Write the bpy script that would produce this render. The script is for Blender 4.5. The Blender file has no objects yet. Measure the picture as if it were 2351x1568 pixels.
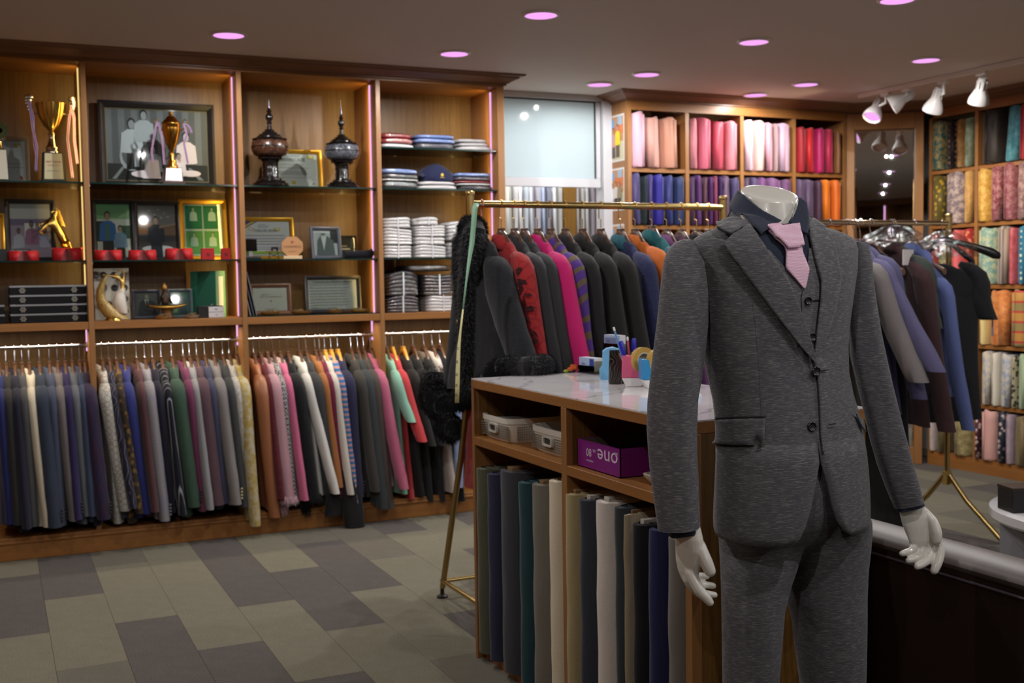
import bpy, math, random
import numpy as np
from mathutils import Vector, Matrix, Euler
from mathutils.bvhtree import BVHTree
random.seed(7)
SC = bpy.context.scene
COL = SC.collection
# ------------------------------------------------------------------ camera
FPX, YAW, PITCH, ROLL, CAMH = 2591.68, 0.430584, 0.0568524, 0.0152941, 1.38
def cam_axes():
    cy, sy, cp, sp = math.cos(YAW), math.sin(YAW), math.cos(PITCH), math.sin(PITCH)
    f = np.array([sy*cp, cy*cp, -sp]); r = np.array([cy, -sy, 0.0]); d = np.cross(f, r)
    c, s = math.cos(ROLL), math.sin(ROLL)
    return c*r + s*d, -s*r + c*d, f
AR, AD, AF = cam_axes()
cam = bpy.data.objects.new('camera', bpy.data.cameras.new('camera')); COL.objects.link(cam)
cam.data.sensor_width = 36; cam.data.lens = FPX/2351*36; cam.data.clip_start = 0.05
mw = Matrix.Identity(4)
for i in range(3):
    mw[i][0] = AR[i]; mw[i][1] = -AD[i]; mw[i][2] = -AF[i]
mw[2][3] = CAMH
cam.matrix_world = mw
cam.data.dof.use_dof = True; cam.data.dof.focus_distance = 2.45; cam.data.dof.aperture_fstop = 6.3
SC.camera = cam
vs = SC.view_settings
vs.view_transform = 'Standard'; vs.look = 'None'; vs.gamma = 1.0; vs.use_curve_mapping = False
vs.exposure = EXPO = 0.35
SC.cycles.use_denoising = True
SC.cycles.max_bounces = 8; SC.cycles.transparent_max_bounces = 16
SC.cycles.caustics_reflective = False; SC.cycles.caustics_refractive = False
SC.cycles.sample_clamp_indirect = 4.0
# photo pixel (2351x1568) -> point of the room on a known plane
def ray(u, v):
    return AR*((u-1175.5)/FPX) + AD*((v-784)/FPX) + AF
O3 = np.array([0, 0, CAMH])
def onz(u, v, z): d = ray(u, v); return d*((z-CAMH)/d[2]) + O3
def ony(u, v, y): d = ray(u, v); return d*(y/d[1]) + O3
def onx(u, v, x): d = ray(u, v); return d*(x/d[0]) + O3
def atd(u, v, d): return ray(u, v)*d + O3
# ------------------------------------------------------------------ world and lights
w = bpy.data.worlds.new('world'); SC.world = w; w.use_nodes = True
w.node_tree.nodes['Background'].inputs[0].default_value = (1, .95, .9, 1)
w.node_tree.nodes['Background'].inputs[1].default_value = 0.15
CEIL = 2.563
LAMPS = [(1.075, 5.536), (2.295, 4.63), (2.255, 5.58), (3.574, 4.772), (4.799, 4.836), (3.543, 5.762), (3.448, 6.159),
         (4.681, 5.721), (4.63, 6.165), (3.622, 3.819), (4.27, 2.84), (3.43, 1.09), (2.54, -.71), (1.76, -2.29), (1.1, 3.7), (0.15, 2.6), (-0.7, 4.3), (1.7, .9), (-.2, .5), (4.7, .6)]  # the last lamps, after the mirrored row, are added to light the foreground
LAMP_W = 23.0
def light(kind, name, loc, power, col=(1, .9, .78), **k):
    l = bpy.data.lights.new(name, kind); l.energy = power; l.color = col
    for a, b in k.items(): setattr(l, a, b)
    o = bpy.data.objects.new(name, l); o.location = loc; COL.objects.link(o); return o
def aim(o, target):
    o.rotation_euler = (Vector(target)-o.location).to_track_quat('-Z', 'Y').to_euler()
for lx, ly in LAMPS:
    # the two panels right over the shelf fronts are dimmer ones
    light('SPOT', 'downlight_beam', (lx, ly, CEIL-.02), LAMP_W*(.3 if ly > 6 else 1), (1, .965, .935), spot_size=3.1, spot_blend=.3, shadow_soft_size=.012)
WARM = (1, .66, .2)
# LED strips of the cabinet: slim lamps turned into each bay
DIVX = [.455, 1.229, 2.003]; ENDX = 2.745
for sx in (DIVX[0]-.018, DIVX[1]-.018, DIVX[2]-.018, ENDX-.024):
    o = light('AREA', 'led_beam', (sx-.006, 6.235, 1.83), 1.6, WARM, shape='RECTANGLE', size=.012, size_y=1.28)
    o.rotation_euler = Euler((math.pi/2, 0, math.radians(25)), 'XYZ')
for x0, x1 in ((-.31, .43), (.47, 1.21), (1.25, 1.98), (2.02, 2.73)):
    o = light('AREA', 'led_beam', ((x0+x1)/2, 6.20, 1.136), 1.4, (1, .85, .62), shape='RECTANGLE', size=x1-x0-.05, size_y=.01)
# track spots (warm) on the fabrics, and the bright room behind the sash window
for p, t, e in (((5.3, 5.75, 2.33), (4.55, 6.3, 2.3), 5), ((5.32, 5.45, 2.3), (5.05, 6.3, 1.6), 4.5), ((5.32, 5.2, 2.3), (6.1, 5.75, 1.7), 8), ((5.32, 4.9, 2.3), (6.1, 5.2, 1.5), 8)):
    o = light('SPOT', 'track_beam', p, e, (1, .72, .38), spot_size=1.5, spot_blend=.8, shadow_soft_size=.01); aim(o, t)
o = light('AREA', 'far_room_beam', (3.3, 7.3, 2.5), 12, (.93, .97, 1), shape='RECTANGLE', size=1.2, size_y=.9)
# ------------------------------------------------------------------ geometry kit
class G:
    def __init__(s): s.V = []; s.F = []; s.M = []
    def add(s, vs, fs, mi=0):
        b = len(s.V); s.V += [tuple(map(float, v)) for v in vs]
        for f in fs: s.F.append(tuple(i+b for i in f)); s.M.append(mi)
        return s
    def box(s, x0, x1, y0, y1, z0, z1, mi=0, rot=None, piv=None):
        vs = [(x, y, z) for z in (z0, z1) for y in (y0, y1) for x in (x0, x1)]
        if rot is not None:
            c = Vector(piv if piv else ((x0+x1)/2, (y0+y1)/2, (z0+z1)/2)); R = Euler(rot).to_matrix()
            vs = [tuple(R @ (Vector(v)-c) + c) for v in vs]
        return s.add(vs, [(0, 2, 3, 1), (4, 5, 7, 6), (0, 1, 5, 4), (2, 6, 7, 3), (0, 4, 6, 2), (1, 3, 7, 5)], mi)
    def loft(s, rings, mi=0, c0=True, c1=True, closed=True):
        n = len(rings[0]); vs = [p for r in rings for p in r]; fs = []
        for i in range(len(rings)-1):
            for j in range(n if closed else n-1):
                k = (j+1) % n
                fs.append((i*n+j, i*n+k, (i+1)*n+k, (i+1)*n+j))
        if closed and c0: fs.append(tuple(range(n-1, -1, -1)))
        if closed and c1: fs.append(tuple((len(rings)-1)*n+j for j in range(n)))
        return s.add(vs, fs, mi)
    def lathe(s, prof, n=24, mi=0, c=(0, 0, 0), sx=1, sy=1):
        return s.loft([[(c[0]+sx*r*math.cos(2*math.pi*j/n), c[1]+sy*r*math.sin(2*math.pi*j/n), c[2]+z) for j in range(n)] for r, z in prof], mi)
    def tube(s, pts, r, n=8, mi=0, flat=1.0):
        P = [Vector(p) for p in pts]; rs = r if isinstance(r, (list, tuple)) else [r]*len(P); rings = []
        up = None
        for i, p in enumerate(P):
            t = (P[min(i+1, len(P)-1)]-P[max(i-1, 0)]).normalized()
            if up is None:
                up = Vector((0, 0, 1)) if abs(t.z) < .9 else Vector((0, 1, 0))
            a = t.cross(up); a = a.normalized() if a.length > 1e-6 else Vector((1, 0, 0)); b = a.cross(t).normalized(); up = b
            rings.append([p + a*(rs[i]*math.cos(2*math.pi*j/n)) + b*(rs[i]*flat*math.sin(2*math.pi*j/n)) for j in range(n)])
        return s.loft(rings, mi)
    def ell(s, c, r, n=12, m=8, mi=0):
        prof = [(math.sin(math.pi*i/m), -math.cos(math.pi*i/m)) for i in range(m+1)]
        prof[0] = (.02, -1); prof[-1] = (.02, 1)
        return s.loft([[(c[0]+r[0]*a*math.cos(2*math.pi*j/n), c[1]+r[1]*a*math.sin(2*math.pi*j/n), c[2]+r[2]*z) for j in range(n)] for a, z in prof], mi)
    def prism(s, poly, y0, y1, mi=0):      # poly in (x,z), extruded along y
        n = len(poly)
        return s.loft([[(x, y0, z) for x, z in poly], [(x, y1, z) for x, z in poly]], mi)
    def plate(s, poly, y, mi=0):           # flat polygon facing -y
        return s.add([(x, y, z) for x, z in poly], [tuple(range(len(poly)))], mi)
    def xf(s, M):
        s.V = [tuple(M @ Vector(v)) for v in s.V]; return s
    def mv(s, d): s.V = [(v[0]+d[0], v[1]+d[1], v[2]+d[2]) for v in s.V]; return s
def sell(cx, cy, z, a, b, n=20, e=2.0, rot=0.0):
    out = []
    for j in range(n):
        t = 2*math.pi*j/n; c, q = math.cos(t), math.sin(t)
        x = a*abs(c)**(2/e)*(1 if c >= 0 else -1); y = b*abs(q)**(2/e)*(1 if q >= 0 else -1)
        out.append((cx+x*math.cos(rot)-y*math.sin(rot), cy+x*math.sin(rot)+y*math.cos(rot), z))
    return out
def build(name, g, mats, parent=None, smooth=40, bevel=0, sub=0, solid=0):
    me = bpy.data.meshes.new(name); me.from_pydata(g.V, [], g.F)
    if not isinstance(mats, (list, tuple)): mats = [mats]
    for m in mats: me.materials.append(m)
    if len(mats) > 1: me.polygons.foreach_set('material_index', g.M)
    if smooth:
        me.polygons.foreach_set('use_smooth', [True]*len(me.polygons))
        if smooth < 180: me.set_sharp_from_angle(angle=math.radians(smooth))
    me.update()
    o = bpy.data.objects.new(name, me); COL.objects.link(o)
    if parent: o.parent = parent
    if solid: m = o.modifiers.new('solid', 'SOLIDIFY'); m.thickness = solid; m.offset = 1
    if bevel: m = o.modifiers.new('bevel', 'BEVEL'); m.width = bevel; m.segments = 2; m.limit_method = 'ANGLE'
    if sub: m = o.modifiers.new('sub', 'SUBSURF'); m.levels = sub; m.render_levels = sub
    return o
def tag(o, label=None, cat=None, group=None, kind=None):
    for k, v in (('label', label), ('category', cat), ('group', group), ('kind', kind)):
        if v: o[k] = v
    return o
def thing(name, label, cat, loc=(0, 0, 0), rz=0, group=None, rot=None):
    o = bpy.data.objects.new(name, None); COL.objects.link(o); o.empty_display_size = .05
    o.location = [float(x) for x in loc]; o.rotation_euler = rot if rot else (0, 0, rz)
    return tag(o, label, cat, group)
def struct(name, g, m, **k): return tag(build(name, g, m, **k), kind='structure')
def copy_tree(o, parent=None):
    c = o.copy(); COL.objects.link(c)
    if parent: c.parent = parent
    for ch in list(o.children): copy_tree(ch, c)
    return c
def text(s, size, m, parent, loc, rot=(math.pi/2, 0, 0), align='CENTER', name='lettering', sx=1):
    c = bpy.data.curves.new(name, 'FONT'); c.body = s; c.size = size; c.align_x = align; c.extrude = .0002; c.resolution_u = 2
    c.materials.append(m); tmp = bpy.data.objects.new('tmp', c); me = bpy.data.meshes.new_from_object(tmp); bpy.data.objects.remove(tmp)
    o = bpy.data.objects.new(name, me); COL.objects.link(o); o.parent = parent
    o.location = loc; o.rotation_euler = rot; o.scale = (sx, 1, 1); return o
# ------------------------------------------------------------------ materials
def lin(c): return tuple((x/255/12.92 if x/255 <= .04045 else ((x/255+.055)/1.055)**2.4) for x in c)
_m = {}
def newmat(name):
    m = bpy.data.materials.new(name); m.use_nodes = True; nt = m.node_tree
    return m, nt, nt.nodes['Principled BSDF']
def C4(c): return (*lin(c), 1)
def mix(nt, fac, a, b):
    n = nt.nodes.new('ShaderNodeMix'); n.data_type = 'RGBA'
    for i, v in ((0, fac), (6, a), (7, b)):
        if hasattr(v, 'links') or hasattr(v, 'is_linked'): nt.links.new(v, n.inputs[i])
        else: n.inputs[i].default_value = v
    return n.outputs[2]
def coords(nt, scale=(1, 1, 1), rot=(0, 0, 0), which='Object'):
    t = nt.nodes.new('ShaderNodeTexCoord'); mp = nt.nodes.new('ShaderNodeMapping')
    mp.inputs['Scale'].default_value = scale; mp.inputs['Rotation'].default_value = rot
    nt.links.new(t.outputs[which], mp.inputs[0]); return mp.outputs[0]
def noise(nt, co, scale, detail=3, rough=.6):
    n = nt.nodes.new('ShaderNodeTexNoise'); n.inputs['Scale'].default_value = scale; n.inputs['Detail'].default_value = detail
    n.inputs['Roughness'].default_value = rough; nt.links.new(co, n.inputs['Vector']); return n.outputs['Fac']
def ramp(nt, fac, stops):
    r = nt.nodes.new('ShaderNodeValToRGB'); nt.links.new(fac, r.inputs[0]); e = r.color_ramp.elements
    while len(e) < len(stops): e.new(.5)
    for i, (p, c) in enumerate(stops): e[i].position = p; e[i].color = c if len(c) == 4 else C4(c)
    return r.outputs[0]
def bump(nt, b, h, strength=.3, dist=.002):
    n = nt.nodes.new('ShaderNodeBump'); n.inputs['Strength'].default_value = strength; n.inputs['Distance'].default_value = dist
    nt.links.new(h, n.inputs['Height']); nt.links.new(n.outputs[0], b.inputs['Normal'])
def plain(col, rough=.5, metal=0, coat=0, spec=.5, key=None):
    k = ('p', tuple(col), rough, metal, coat, spec)
    if k in _m: return _m[k]
    m, nt, b = newmat('plain'); b.inputs['Base Color'].default_value = C4(col); b.inputs['Roughness'].default_value = rough
    b.inputs['Metallic'].default_value = metal; b.inputs['Coat Weight'].default_value = coat; b.inputs['Coat Roughness'].default_value = .05
    b.inputs['Specular IOR Level'].default_value = spec
    _m[k] = m; return m
def wood(c1, c2, key, rough=.42, scale=1.0, axis='z'):
    if key in _m: return _m[key]
    m, nt, b = newmat(key)
    sc = {'z': (22, 22, 1.1), 'x': (1.1, 22, 22), 'y': (22, 1.1, 22)}[axis]
    co = coords(nt, tuple(x*scale for x in sc)); n1 = noise(nt, co, 2.2, 5, .65)
    co2 = coords(nt, tuple(x*scale*6 for x in sc)); n2 = noise(nt, co2, 2, 2)
    c = mix(nt, n2, ramp(nt, n1, [(.35, c1), (.62, c2)]), C4(c1)); 
    nt.links.new(c, b.inputs['Base Color']); b.inputs['Roughness'].default_value = rough
    bump(nt, b, n2, .08, .001); _m[key] = m; return m
def cloth(col, col2=None, kind='plain', s=1.0, rough=.85, sheen=.12, spec=.15):
    k = ('c', tuple(col), tuple(col2) if col2 else None, kind, s, rough)
    if k in _m: return _m[k]
    m, nt, b = newmat('cloth_'+kind); b.inputs['Roughness'].default_value = rough; b.inputs['Specular IOR Level'].default_value = spec
    b.inputs['Sheen Weight'].default_value = sheen
    a = C4(col); c2 = C4(col2) if col2 else tuple(min(1, x*1.35) for x in a[:3])+(1,)
    co = coords(nt)
    def wave(axis, sc, dist=0, prof='SIN'):
        n = nt.nodes.new('ShaderNodeTexWave'); n.bands_direction = axis; n.inputs['Scale'].default_value = sc
        n.inputs['Distortion'].default_value = dist; n.wave_profile = prof; n.inputs['Detail'].default_value = 1; nt.links.new(co, n.inputs['Vector']); return n.outputs['Fac']
    def voro(sc, feat='F1', out='Distance', rnd=1.0):
        n = nt.nodes.new('ShaderNodeTexVoronoi'); n.feature = feat; n.inputs['Scale'].default_value = sc; n.inputs['Randomness'].default_value = rnd
        nt.links.new(co, n.inputs['Vector']); return n.outputs[out]
    fine = noise(nt, coords(nt, (420, 420, 420)), 1, 2)
    if kind == 'plain':
        c = mix(nt, ramp(nt, fine, [(.3, (0, 0, 0, 1)), (.8, (1, 1, 1, 1))]), a, c2)
    elif kind == 'melange':
        f = noise(nt, coords(nt, (58*s, 58*s, 820*s)), 1, 2); f2 = noise(nt, coords(nt, (700*s, 700*s, 160*s)), 1, 2)
        c = mix(nt, ramp(nt, f, [(.5, (0, 0, 0, 1)), (.75, (1, 1, 1, 1))]), mix(nt, f2, a, tuple(x*.75 for x in a[:3])+(1,)), c2)
    elif kind == 'circles':
        c = ramp(nt, voro(30*s, rnd=.1), [(.40, a), (.44, c2), (.6, a)])
    elif kind == 'dots':
        c = ramp(nt, voro(22*s, rnd=.15), [(.26, c2), (.34, a)])
    elif kind == 'paisley':
        n = noise(nt, co, 22*s, 3); n2 = nt.nodes.new('ShaderNodeTexWave'); n2.inputs['Scale'].default_value = 9*s; n2.inputs['Distortion'].default_value = 9
        n2.inputs['Detail'].default_value = 1; nt.links.new(co, n2.inputs['Vector']); c = ramp(nt, n2.outputs['Fac'], [(.45, a), (.6, c2), (.7, a)])
    elif kind == 'brocade':
        c = ramp(nt, noise(nt, co, 26*s, 4, .7), [(.42, a), (.58, c2)])
    elif kind == 'floral':
        d = voro(26*s); c = ramp(nt, d, [(.15, c2), (.33, c2), (.42, a)])
    elif kind == 'plaid':
        c = mix(nt, ramp(nt, wave('Z', 18*s), [(.75, (0, 0, 0, 1)), (.9, (.6, .6, .6, 1))]), mix(nt, ramp(nt, wave('Y', 18*s), [(.75, (0, 0, 0, 1)), (.9, (.6, .6, .6, 1))]), a, c2), c2)
    elif kind == 'pinstripe':
        c = ramp(nt, wave('Y', 14*s), [(.93, a), (.97, c2)])
    elif kind == 'stripes':
        c = ramp(nt, wave('Z', 11*s), [(.42, a), (.5, c2)])
    elif kind == 'vstripes':
        c = ramp(nt, wave('X', 11*s), [(.42, a), (.5, c2)])
    elif kind == 'check':
        n = nt.nodes.new('ShaderNodeTexChecker'); n.inputs['Scale'].default_value = 90*s; n.inputs[1].default_value = a; n.inputs[2].default_value = c2
        nt.links.new(coords(nt, (1, 1, 1), (.1, .1, .7)), n.inputs[0]); c = mix(nt, .25, n.outputs[0], mix(nt, noise(nt, co, 180), a, c2))
    elif kind == 'sparkle':
        c = ramp(nt, noise(nt, coords(nt, (260, 260, 260)), 1, 0), [(.68, a), (.76, c2)])
    elif kind == 'leaf':
        c = ramp(nt, voro(24*s, 'DISTANCE_TO_EDGE'), [(.04, c2), (.09, a)])
    elif kind == 'slash':
        n = nt.nodes.new('ShaderNodeTexWave'); n.inputs['Scale'].default_value = 5*s; n.inputs['Distortion'].default_value = 6; n.bands_direction = 'Z'
        n.inputs['Detail'].default_value = 1; nt.links.new(coords(nt, (1, 1, 1), (.5, .2, 0)), n.inputs['Vector']); c = ramp(nt, n.outputs['Fac'], [(.68, a), (.75, c2)])
    elif kind == 'bands':
        c = ramp(nt, wave('Z', 2.0*s), [(.3, a), (.36, c2), (.62, c2), (.68, (190, 140, 70))])
    nt.links.new(c, b.inputs['Base Color'])
    big = noise(nt, coords(nt, (7, 7, 2.2)), 1.6, 2)
    bump(nt, b, big, .35, .02); _m[k] = m; return m
def glassmat(key, tint=(.93, .97, .95), refl=1.0, frost=0):
    if key in _m: return _m[key]
    m, nt, b = newmat(key); out = nt.nodes['Material Output']; nt.nodes.remove(b)
    t = nt.nodes.new('ShaderNodeBsdfTransparent'); t.inputs[0].default_value = (*tint, 1)
    g = nt.nodes.new('ShaderNodeBsdfGlossy'); g.inputs['Roughness'].default_value = .03
    f = nt.nodes.new('ShaderNodeFresnel'); f.inputs[0].default_value = 1.45
    x = nt.nodes.new('ShaderNodeMixShader'); nt.links.new(f.outputs[0], x.inputs[0]); nt.links.new(t.outputs[0], x.inputs[1]); nt.links.new(g.outputs[0], x.inputs[2])
    nt.links.new(x.outputs[0], out.inputs[0]); _m[key] = m; return m
def plastic_film(key, tint=(.75, .75, .78)):
    if key in _m: return _m[key]
    m, nt, b = newmat(key); out = nt.nodes['Material Output']; nt.nodes.remove(b)
    t = nt.nodes.new('ShaderNodeBsdfTransparent'); t.inputs[0].default_value = (*tint, 1)
    g = nt.nodes.new('ShaderNodeBsdfGlossy'); g.inputs['Roughness'].default_value = .12
    x = nt.nodes.new('ShaderNodeMixShader'); x.inputs[0].default_value = .22; nt.links.new(t.outputs[0], x.inputs[1]); nt.links.new(g.outputs[0], x.inputs[2])
    n = nt.nodes.new('ShaderNodeBump'); n.inputs['Strength'].default_value = 1; n.inputs['Distance'].default_value = .01
    nt.links.new(noise(nt, coords(nt, (30, 30, 50)), 1, 3), n.inputs['Height']); nt.links.new(n.outputs[0], g.inputs['Normal'])
    nt.links.new(x.outputs[0], out.inputs[0]); _m[key] = m; return m
def emit(key, col, s=1.0):
    if key in _m: return _m[key]
    m, nt, b = newmat(key); b.inputs['Base Color'].default_value = (0, 0, 0, 1); b.inputs['Emission Color'].default_value = (*col, 1)
    b.inputs['Emission Strength'].default_value = s; b.inputs['Specular IOR Level'].default_value = 0; _m[key] = m; return m
OAK = wood((108, 79, 43), (140, 106, 61), 'oak_panel')
OAKX = wood((140, 92, 44), (166, 112, 58), 'oak_edge', axis='x', scale=.6)
OAKY = wood((140, 92, 44), (166, 112, 58), 'oak_edge_side', axis='y', scale=.6)
OAKZ = wood((142, 98, 56), (168, 118, 68), 'oak_stile', scale=.5)
CROWNM = wood((112, 76, 50), (138, 96, 64), 'crown_wood', axis='x', scale=.5)
VENEER = wood((96, 66, 28), (140, 100, 48), 'dark_veneer', scale=1.6)
BRASS = plain((200, 172, 112), .24, 1); BRASS2 = plain((176, 148, 96), .35, 1); CHROME = plain((225, 225, 228), .12, 1); GOLD = plain((214, 178, 96), .25, 1)
STEEL = plain((170, 172, 176), .3, 1)
WHITE = plain((236, 234, 230), .5); WHITEP = plain((232, 230, 226), .3); BLACK = plain((18, 18, 20), .4); BLACKG = plain((12, 12, 13), .12, coat=.5)
INK = plain((25, 25, 30), .7); GREYINK = plain((110, 110, 120), .7); REDINK = plain((170, 40, 40), .7)
GLASS = glassmat('clear_glass'); GLASSE = plain((14, 44, 40), .1, spec=.8); MIRROR = plain((235, 238, 238), .01, 1)
FILM = plastic_film('clear_plastic_bag')
PINK = emit('lit_panel', (1.0, .43, .98), .8); LEDW = emit('lit_strip', (1.0, .50, .90), .85); LEDY = emit('lit_strip_warm', (1.0, .72, .25), .9)
# ================================================================== the room
CEILM = plain((214, 206, 200), .7); WALLM = plain((205, 202, 198), .7)
struct('ceiling', G().box(-1.75, 6.7, -4.35, 8.6, CEIL, CEIL+.1), CEILM)
floor = struct('floor', G().box(-1.75, 6.7, -4.35, 8.6, -.06, -.0061), plain((70, 68, 62), .9))
struct('wall_back', G().box(-1.75, 2.84, 6.57, 6.67, 0, CEIL).box(3.95, 6.7, 6.8, 6.9, 0, CEIL), WALLM)
struct('wall_right', G().box(6.55, 6.65, -4.35, 6.9, 0, CEIL), WALLM)
struct('wall_left', G().box(-1.75, -1.65, -4.35, 6.6, 0, CEIL), wood((120, 80, 40), (160, 110, 60), 'left_wall_wood'))
struct('wall_front', G().box(-1.75, 6.7, -4.45, -4.35, 0, CEIL), WALLM)
struct('wall_far', G().box(2.3, 5.2, 8.35, 8.45, 0, CEIL).box(2.3, 2.4, 6.67, 8.4, 0, CEIL).box(5.1, 5.2, 6.9, 8.4, 0, CEIL), WALLM)
# carpet planks, a quarter by one metre, half-lapped
def carpet(c1, c2, key):
    m, nt, b = newmat(key); co = coords(nt, (1, 1, 1)); n = noise(nt, co, 190, 2, .8); n2 = noise(nt, co, 14, 3)
    c = mix(nt, ramp(nt, n2, [(.3, (0, 0, 0, 1)), (.75, (.35, .35, .35, 1))]), ramp(nt, n, [(.32, c1), (.68, c2)]), C4(c1))
    nt.links.new(c, b.inputs['Base Color']); b.inputs['Roughness'].default_value = .95; b.inputs['Specular IOR Level'].default_value = .1
    bump(nt, b, n, .6, .003); return m
CARP = [carpet((84, 80, 78), (120, 115, 111), 'carpet_dark'), carpet((112, 109, 95), (148, 144, 127), 'carpet_light'), carpet((100, 97, 88), (134, 130, 118), 'carpet_mid')]
tone = {(-1, 5.285): 0, (-1, 6.285): 1, (-1, 4.285): 1, (0, 5.785): 0, (0, 4.785): 1, (0, 3.785): 2, (1, 5.285): 1, (1, 4.285): 0, (1, 6.285): 2, (2, 4.785): 1, (2, 3.785): 0, (2, 5.785): 1,
        (3, 5.285): 0, (3, 4.285): 1, (3, 6.285): 0, (4, 5.785): 1, (4, 4.785): 0, (4, 3.785): 1, (5, 5.285): 0, (5, 4.285): 1, (5, 6.285): 2, (6, 5.785): 2, (6, 4.785): 1, (6, 3.785): 0,
        (7, 5.285): 1, (7, 4.285): 2, (7, 6.285): 0, (8, 5.785): 1, (8, 4.785): 0}
tile_me = {}
for k in range(-4, 26):
    x0 = .157+.2465*k
    off = 5.285 if k % 2 else 4.785
    for j in range(-4, 3):
        yc = off+j
        if yc < 2.2 and x0 < 2.4 or yc < 1.2: continue
        if yc > 6.6: continue
        t = tone.get((k, round(yc, 3)), random.choice([0, 1, 1, 2]))
        if t not in tile_me:
            me = bpy.data.meshes.new('carpet_tile'); g = G().box(-.1226, .1226, -.4993, .4993, -.0065, 0)
            me.from_pydata(g.V, [], g.F); me.materials.append(CARP[t]); tile_me[t] = me
        o = bpy.data.objects.new('carpet_tile', tile_me[t]); COL.objects.link(o); o.parent = floor
        o.location = (x0+.12325, yc, random.uniform(-.0006, 0))
# ------------------------------------------------------------------ crown mouldings
PROF = [(0, 2.505), (.012, 2.505), (.012, 2.514), (.024, 2.518), (.034, 2.526), (.056, 2.536), (.07, 2.543), (.074, 2.549), (.092, 2.551), (.104, 2.5625), (-.02, 2.5625)]
def crown(path, flip=1):
    P = [Vector((*p, 0)) for p in path]; rings = []
    N = []
    for i in range(len(P)-1):
        d = (P[i+1]-P[i]).normalized(); N.append(Vector((d.y, -d.x, 0))*flip)
    for i, p in enumerate(P):
        if i == 0: m = N[0]
        elif i == len(P)-1: m = N[-1]
        else:
            m = (N[i-1]+N[i]); m = m/(m.dot(N[i]))
        rings.append([(p.x+m.x*o, p.y+m.y*o, z) for o, z in PROF])
    return G().loft(rings)
# ================================================================== long display cabinet on the left wall
FY, BY = 6.12, 6.53
cab = thing('display_cabinet', 'long oak wall cabinet of glass shelves over hanging rails', 'cabinet', (0, FY, 0))
def cpart(name, g, m, **k): return build(name, g.mv((0, -FY, 0)), m, parent=cab, **k)
cpart('crown_moulding', crown([(-1.2, FY), (2.783, FY), (2.783, 6.57)]), CROWNM, smooth=20)
cpart('base', G().box(-1.1, 2.783, FY, BY, .0, .115).box(-1.1, 2.783, FY-.008, FY, .085, .098), OAKX, bevel=.003)
cpart('top_panel', G().box(-1.1, 2.783, FY+.004, BY, 2.495, 2.515), OAKX)
for x0, x1 in ((-1.1, .455), (.455, 1.233), (1.233, 2.006), (2.006, 2.78)):
    cpart('back_panel', G().box(x0, x1, BY, BY+.02, .0, 2.52), OAK)
edges = [(-.345, -.315), (.4415, .4685), (1.2195, 1.2465), (1.9925, 2.0195)]
for a, b in edges: cpart('divider', G().box(a, b, FY, BY, .115, 2.5), OAKZ, bevel=.002)
cpart('end_panel', G().box(2.741, 2.783, FY, 6.57, .0, 2.51), OAKZ, bevel=.002)
bays = [(-.315, .4415), (.4685, 1.2195), (1.2465, 1.9925), (2.0195, 2.741)]
ZB = 1.186
for i, (a, b) in enumerate(bays):
    cpart('board_shelf', G().box(a, b, FY+.002, BY, 1.147, ZB), OAKX, bevel=.002)
    zs = [1.896, 1.499] if i < 3 else [2.128, 1.896, 1.499]
    for z in zs:
        g = G().box(a+.002, b-.002, FY+.02, BY-.02, z-.008, z)
        g.M = [0, 0, 1, 1, 1, 1]; cpart('glass_shelf', g, [GLASS, GLASSE], smooth=0)
        for x in (a+.004, b-.004):
            for y in (FY+.06, BY-.07): cpart('shelf_peg', G().lathe([(.0001, -.012), (.006, -.012), (.006, 0), (.0001, 0)], 8, c=(x, y, z-.008)), CHROME)
    if i == 2:
        g = G().box(a+.002, b-.002, FY+.012, BY-.01, ZB, ZB+.006); g.M = [0, 0, 1, 1, 1, 1]; cpart('glass_top', g, [GLASS, GLASSE], smooth=0)
    r = cpart('hanging_rail', G().tube([(a, 6.28, 1.062), (b, 6.28, 1.062)], .0125, 12, flat=.75), CHROME)
    for x in (a+.004, b-.004): cpart('rail_socket', G().lathe([(.0001, -.006), (.022, -.006), (.022, .006), (.0001, .006)], 14).xf(Matrix.Translation((x, 6.28, 1.062)) @ Matrix.Rotation(math.pi/2, 4, 'Y')), CHROME)
    zz = [ZB+.002]+sorted(zs)+[2.49]
    for q in range(len(zz)-1):
        m = LEDY if i == 0 else LEDW
        hw = .003 if i in (0, 1) else .006
        cpart('led_strip', G().box(b-.006, b-.0005, 6.22-hw, 6.22+hw, zz[q]+.003, zz[q+1]-.01), m)
    cpart('led_strip', G().box(b-.006, b-.0005, 6.264, 6.276, 1.03, 1.14), LEDW)
    cpart('led_strip', G().box(a+.02, b-.02, 6.24, 6.248, 1.1445, 1.1468), LEDW)
# ================================================================== fabric cabinets, mirror corner, right-hand cabinet
FW = 6.35
fab = thing('fabric_cabinet', 'oak shelf unit packed with plain pink, red, blue and purple fabric rolls', 'cabinet', (3.76, FW, 0))
def fpart(name, g, m, **k): return build(name, g.mv((-3.76, -FW, 0)), m, parent=fab, **k)
fpart('crown_moulding', crown([(3.76, 6.80), (3.76, FW), (5.555, FW), (5.56, FW-.003)]), CROWNM, smooth=20)
fpart('header', G().box(3.787, 5.528, FW, FW+.02, 2.448, 2.51), OAKX)
fpart('side_panel', G().box(3.76, 3.787, FW, 6.78, 0, 2.51), OAKZ)
fpart('side_panel', G().box(5.528, 5.555, FW, 6.78, 0, 2.51), OAKZ)
for x in (4.215, 4.655, 5.095): fpart('divider', G().box(x-.0135, x+.0135, FW, 6.76, 0, 2.45), OAKZ)
fpart('back_panel', G().box(3.787, 5.53, 6.76, 6.78, 0, 2.51), OAK)
FBX = [(3.787, 4.2015), (4.2285, 4.6415), (4.6685, 5.0815), (5.1085, 5.528)]
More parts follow.
